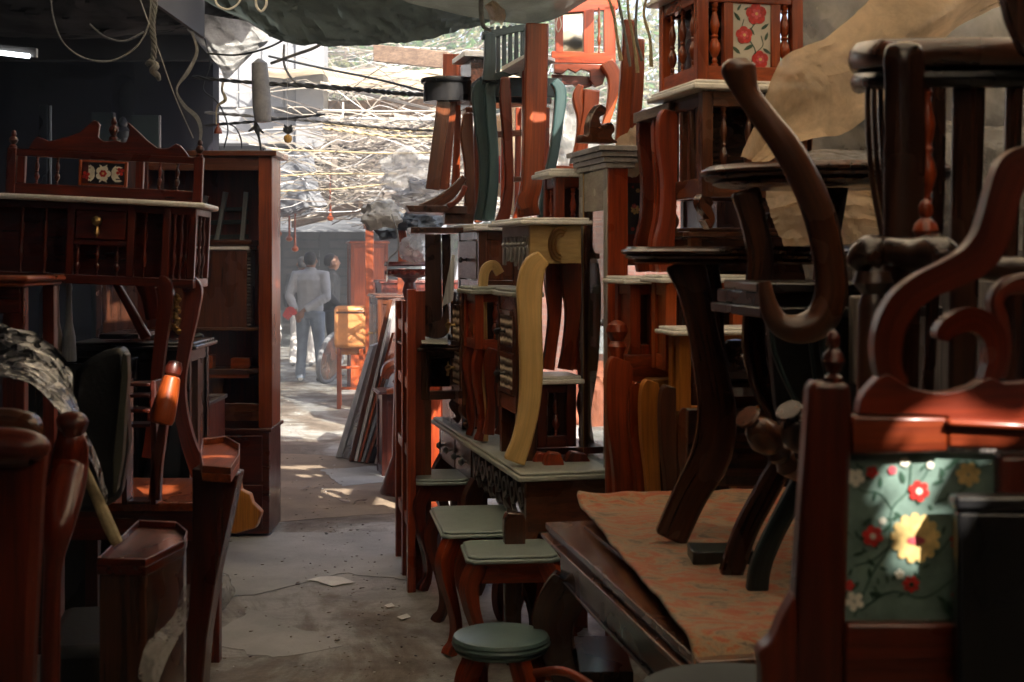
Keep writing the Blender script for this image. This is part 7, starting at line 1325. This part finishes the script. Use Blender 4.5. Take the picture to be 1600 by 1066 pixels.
# ============================================================ PEOPLE IN THE ALLEY
SKIN = plain('brown_skin', (.28, .135, .08), .5, var=.12, bumps=0); HAIR = plain('black_hair', (.012, .010, .010), .6, bumps=.4, bscale=120)
JK = plain('grey_jacket', (.46, .48, .51), .8, var=.15, scale=9, bumps=.6, bscale=14); JE = plain('blue_grey_jeans', (.19, .235, .30), .85, var=.3, scale=7, bumps=.6, bscale=18)
BLK = plain('black_clothes', (.016, .017, .02), .8, var=.2, bumps=.4, bscale=14); SHOE = plain('grey_shoe', (.14, .14, .14), .6, bumps=0); WHC = plain('white_trousers', (.60, .58, .55), .8, bumps=.5, bscale=14)
def person(label, px, Y, S, yaw, J, top_m, bot_m, hold=None, fwd_face=True, top_end=.93):
    """S = standing height; J joint offsets for arms and feet in metres (x across, y forward, z up) before yaw"""
    Mx = Matrix.Translation((P(px, 0, Y).x, Y, 0)) @ Matrix.Rotation(R(yaw), 4, 'Z') @ Matrix.Scale(S/1.7, 4)   # yaw 0: faces +Y, away from us
    t = Thing('person', label, 'person'); vv = lambda *a: V(a)
    hips = [vv(-.09, 0, .92), vv(.09, 0, .92)]; kn = J['knees']; an = J['ankles']; sh = [vv(-.185, 0, 1.40), vv(.185, 0, 1.40)]; el, wr = J['elbows'], J['wrists']
    b = t.part('body', SKIN, M_=Mx, bev=0, remesh=.009)
    b.tube([vv(0, 0, .88), vv(0, 0, 1.0), vv(0, .0, 1.2), vv(0, 0, 1.38), vv(0, 0, 1.44), vv(0, .01, 1.50), vv(0, .015, 1.56)], [.13, .125, .13, .13, .075, .055, .055], 14, flat=(vv(0, 1, 0), .75))
    b.tube([vv(0, .015, 1.485), vv(0, .03, 1.51), vv(0, .022, 1.56), vv(0, .012, 1.61), vv(0, .005, 1.66), vv(0, 0, 1.695)], [.035, .058, .075, .08, .068, .025], 14, flat=(vv(0, 1, 0), 1.18))
    b.tube([vv(0, .10, 1.605), vv(0, .122, 1.575), vv(0, .10, 1.562)], [.008, .014, .012], 8)      # nose
    b.tube([vv(-.022, .097, 1.535), vv(0, .104, 1.536), vv(.022, .097, 1.535)], [.006, .009, .006], 6)   # mouth
    for s in (-1, 1): b.tube([vv(s*.078, .005, 1.60), vv(s*.088, -.005, 1.585), vv(s*.08, .005, 1.555)], [.012, .017, .010], 7)
    for i in (0, 1):
        b.tube([sh[i]+vv(0, 0, -.02), sh[i].lerp(el[i], .5), el[i], el[i].lerp(wr[i], .5), wr[i]], [.052, .045, .038, .036, .026], 10)
        d = (wr[i]-el[i]).normalized(); f = J.get('hand', [d, d])[i].normalized(); side = f.cross(vv(0, 1, 0)).normalized() if abs(f.y) < .9 else vv(1, 0, 0)
        b.tube([wr[i], wr[i]+f*.04, wr[i]+f*.085], [.026, .036, .034], 9, flat=(vv(0, 1, 0), .55))
        for k in range(4): o = side*(k-1.5)*.017; b.tube([wr[i]+f*.08+o, wr[i]+f*(.125-.006*abs(k-1.5))+o*1.1+vv(0, .006, 0), wr[i]+f*(.155-.01*abs(k-1.3))+o+vv(0, .02, -.004)], [.0105, .009, .007], 6)
        b.tube([wr[i]+f*.02+side*.028, wr[i]+f*.06+side*.052, wr[i]+f*.095+side*.05], [.013, .011, .008], 6)
        b.tube([hips[i], hips[i].lerp(kn[i], .5), kn[i], kn[i].lerp(an[i], .35), an[i], an[i]+vv(0, .06, -.04)], [.085, .07, .05, .05, .034, .034], 10)
    h = t.part('hair', HAIR, M_=Mx, bev=0, remesh=.009); h.tube([vv(0, -.035, 1.535), vv(0, -.03, 1.58), vv(0, -.018, 1.63), vv(0, -.006, 1.68), vv(0, 0, 1.712)], [.055, .077, .083, .072, .028], 14, flat=(vv(0, 1, 0), 1.05))
    c = t.part('jacket', top_m, M_=Mx, bev=0, remesh=.010)
    c.tube([vv(0, 0, top_end-.02), vv(0, 0, top_end+.02), vv(0, 0, 1.08), vv(0, 0, 1.22), vv(0, 0, 1.34), vv(0, 0, 1.42), vv(0, .005, 1.475), vv(0, .008, 1.50)], [.158, .175, .17, .185, .195, .155, .08, .072], 18, flat=(vv(0, 1, 0), .66))
    for i in (0, 1):
        s = -1 if i == 0 else 1
        m1, m2 = sh[i].lerp(el[i], .5), el[i].lerp(wr[i], .5)
        c.tube([vv(s*.10, 0, 1.40), sh[i], m1, el[i], m2, wr[i].lerp(el[i], .12)], [.075, .08, .066, .060, .056, .045], 12); c.tube([wr[i].lerp(el[i], .2), wr[i].lerp(el[i], .10)], [.05, .048], 12)
        for k in range(3): pz = el[i].lerp(m2, k*.3); c.tube([pz, pz.lerp(wr[i], .06)], [.066, .062], 10)
    p = t.part('trousers', bot_m, M_=Mx, bev=0, remesh=.010)
    p.tube([vv(0, 0, .84), vv(0, 0, .9), vv(0, 0, .98)], [.14, .165, .155], 16, flat=(vv(0, 1, 0), .72))
    for i in (0, 1):
        p.tube([hips[i], hips[i].lerp(kn[i], .45), kn[i], kn[i].lerp(an[i], .5), an[i].lerp(kn[i], .12), an[i]+vv(0, 0, -.035)], [.105, .092, .07, .066, .066, .068], 12)
        for k in range(3): z = an[i].lerp(kn[i], .05+.09*k); p.tube([z, z+vv(0, 0, .02)], [.072, .070], 10)
    for i in (0, 1):
        s = t.part('shoe', SHOE, M_=Mx, bev=0, remesh=.008); a = an[i]; fd = J['feet'][i].normalized()
        s.tube([vv(a.x, a.y, .04)-fd*.07, vv(a.x, a.y, .05), vv(a.x, a.y, .04)+fd*.10, vv(a.x, a.y, .03)+fd*.17], [.036, .046, .042, .026], 10, flat=(vv(0, 0, 1), .8))
    t.done(); return Mx
Mm = person('man in grey jacket and jeans seen from behind, hands clasped behind his back', 485, 18.0, 1.645, -6,
       dict(knees=[V((-.115, .02, .50)), V((.115, .01, .50))], ankles=[V((-.13, -.02, .085)), V((.15, 0, .085))], feet=[V((-.3, 1, 0)), V((.75, .6, 0))],
            elbows=[V((-.265, -.07, 1.13)), V((.245, -.09, 1.12))], wrists=[V((-.15, -.17, .93)), V((-.05, -.20, .94))], hand=[V((.35, -.1, -1)), V((-.6, -.1, -.9))]), JK, JE)
one('red_cloth', 'red folded cloth held in the clasped hands of the grey jacketed man', 'cloth', M['cloths'][0], lambda mb: [mb.ribbon([Mm @ V((-.13-.02*k, -.22-.006*k, .90)), Mm @ V((-.20, -.22-.006*k, .93+.01*k)), Mm @ V((-.27-.01*k, -.21-.005*k, .84+.01*k))], [.04, .10, .07], (0, .005, 0), 5) for k in range(3)], bev=0)
person('man in black clothes standing in profile beside the ring mirror', 518, 18.9, 1.62, -80,
       dict(knees=[V((-.09, .02, .50)), V((.09, .02, .50))], ankles=[V((-.09, -.02, .085)), V((.1, 0.02, .085))], feet=[V((0, 1, 0)), V((.1, 1, 0))], elbows=[V((-.24, -.05, 1.13)), V((.24, -.05, 1.13))], wrists=[V((-.2, .12, .95)), V((.2, .12, .95))]), BLK, BLK)
person('man in dark top and white trousers half hidden by the grey jacketed man', 473, 20.6, 1.58, 10,
       dict(knees=[V((-.12, .02, .50)), V((.12, .02, .50))], ankles=[V((-.15, -.02, .085)), V((.13, 0.02, .085))], feet=[V((0, 1, 0)), V((.1, 1, 0))], elbows=[V((-.25, -.05, 1.13)), V((.25, -.05, 1.13))], wrists=[V((-.24, .1, .92)), V((.24, .1, .92))]), BLK, WHC)
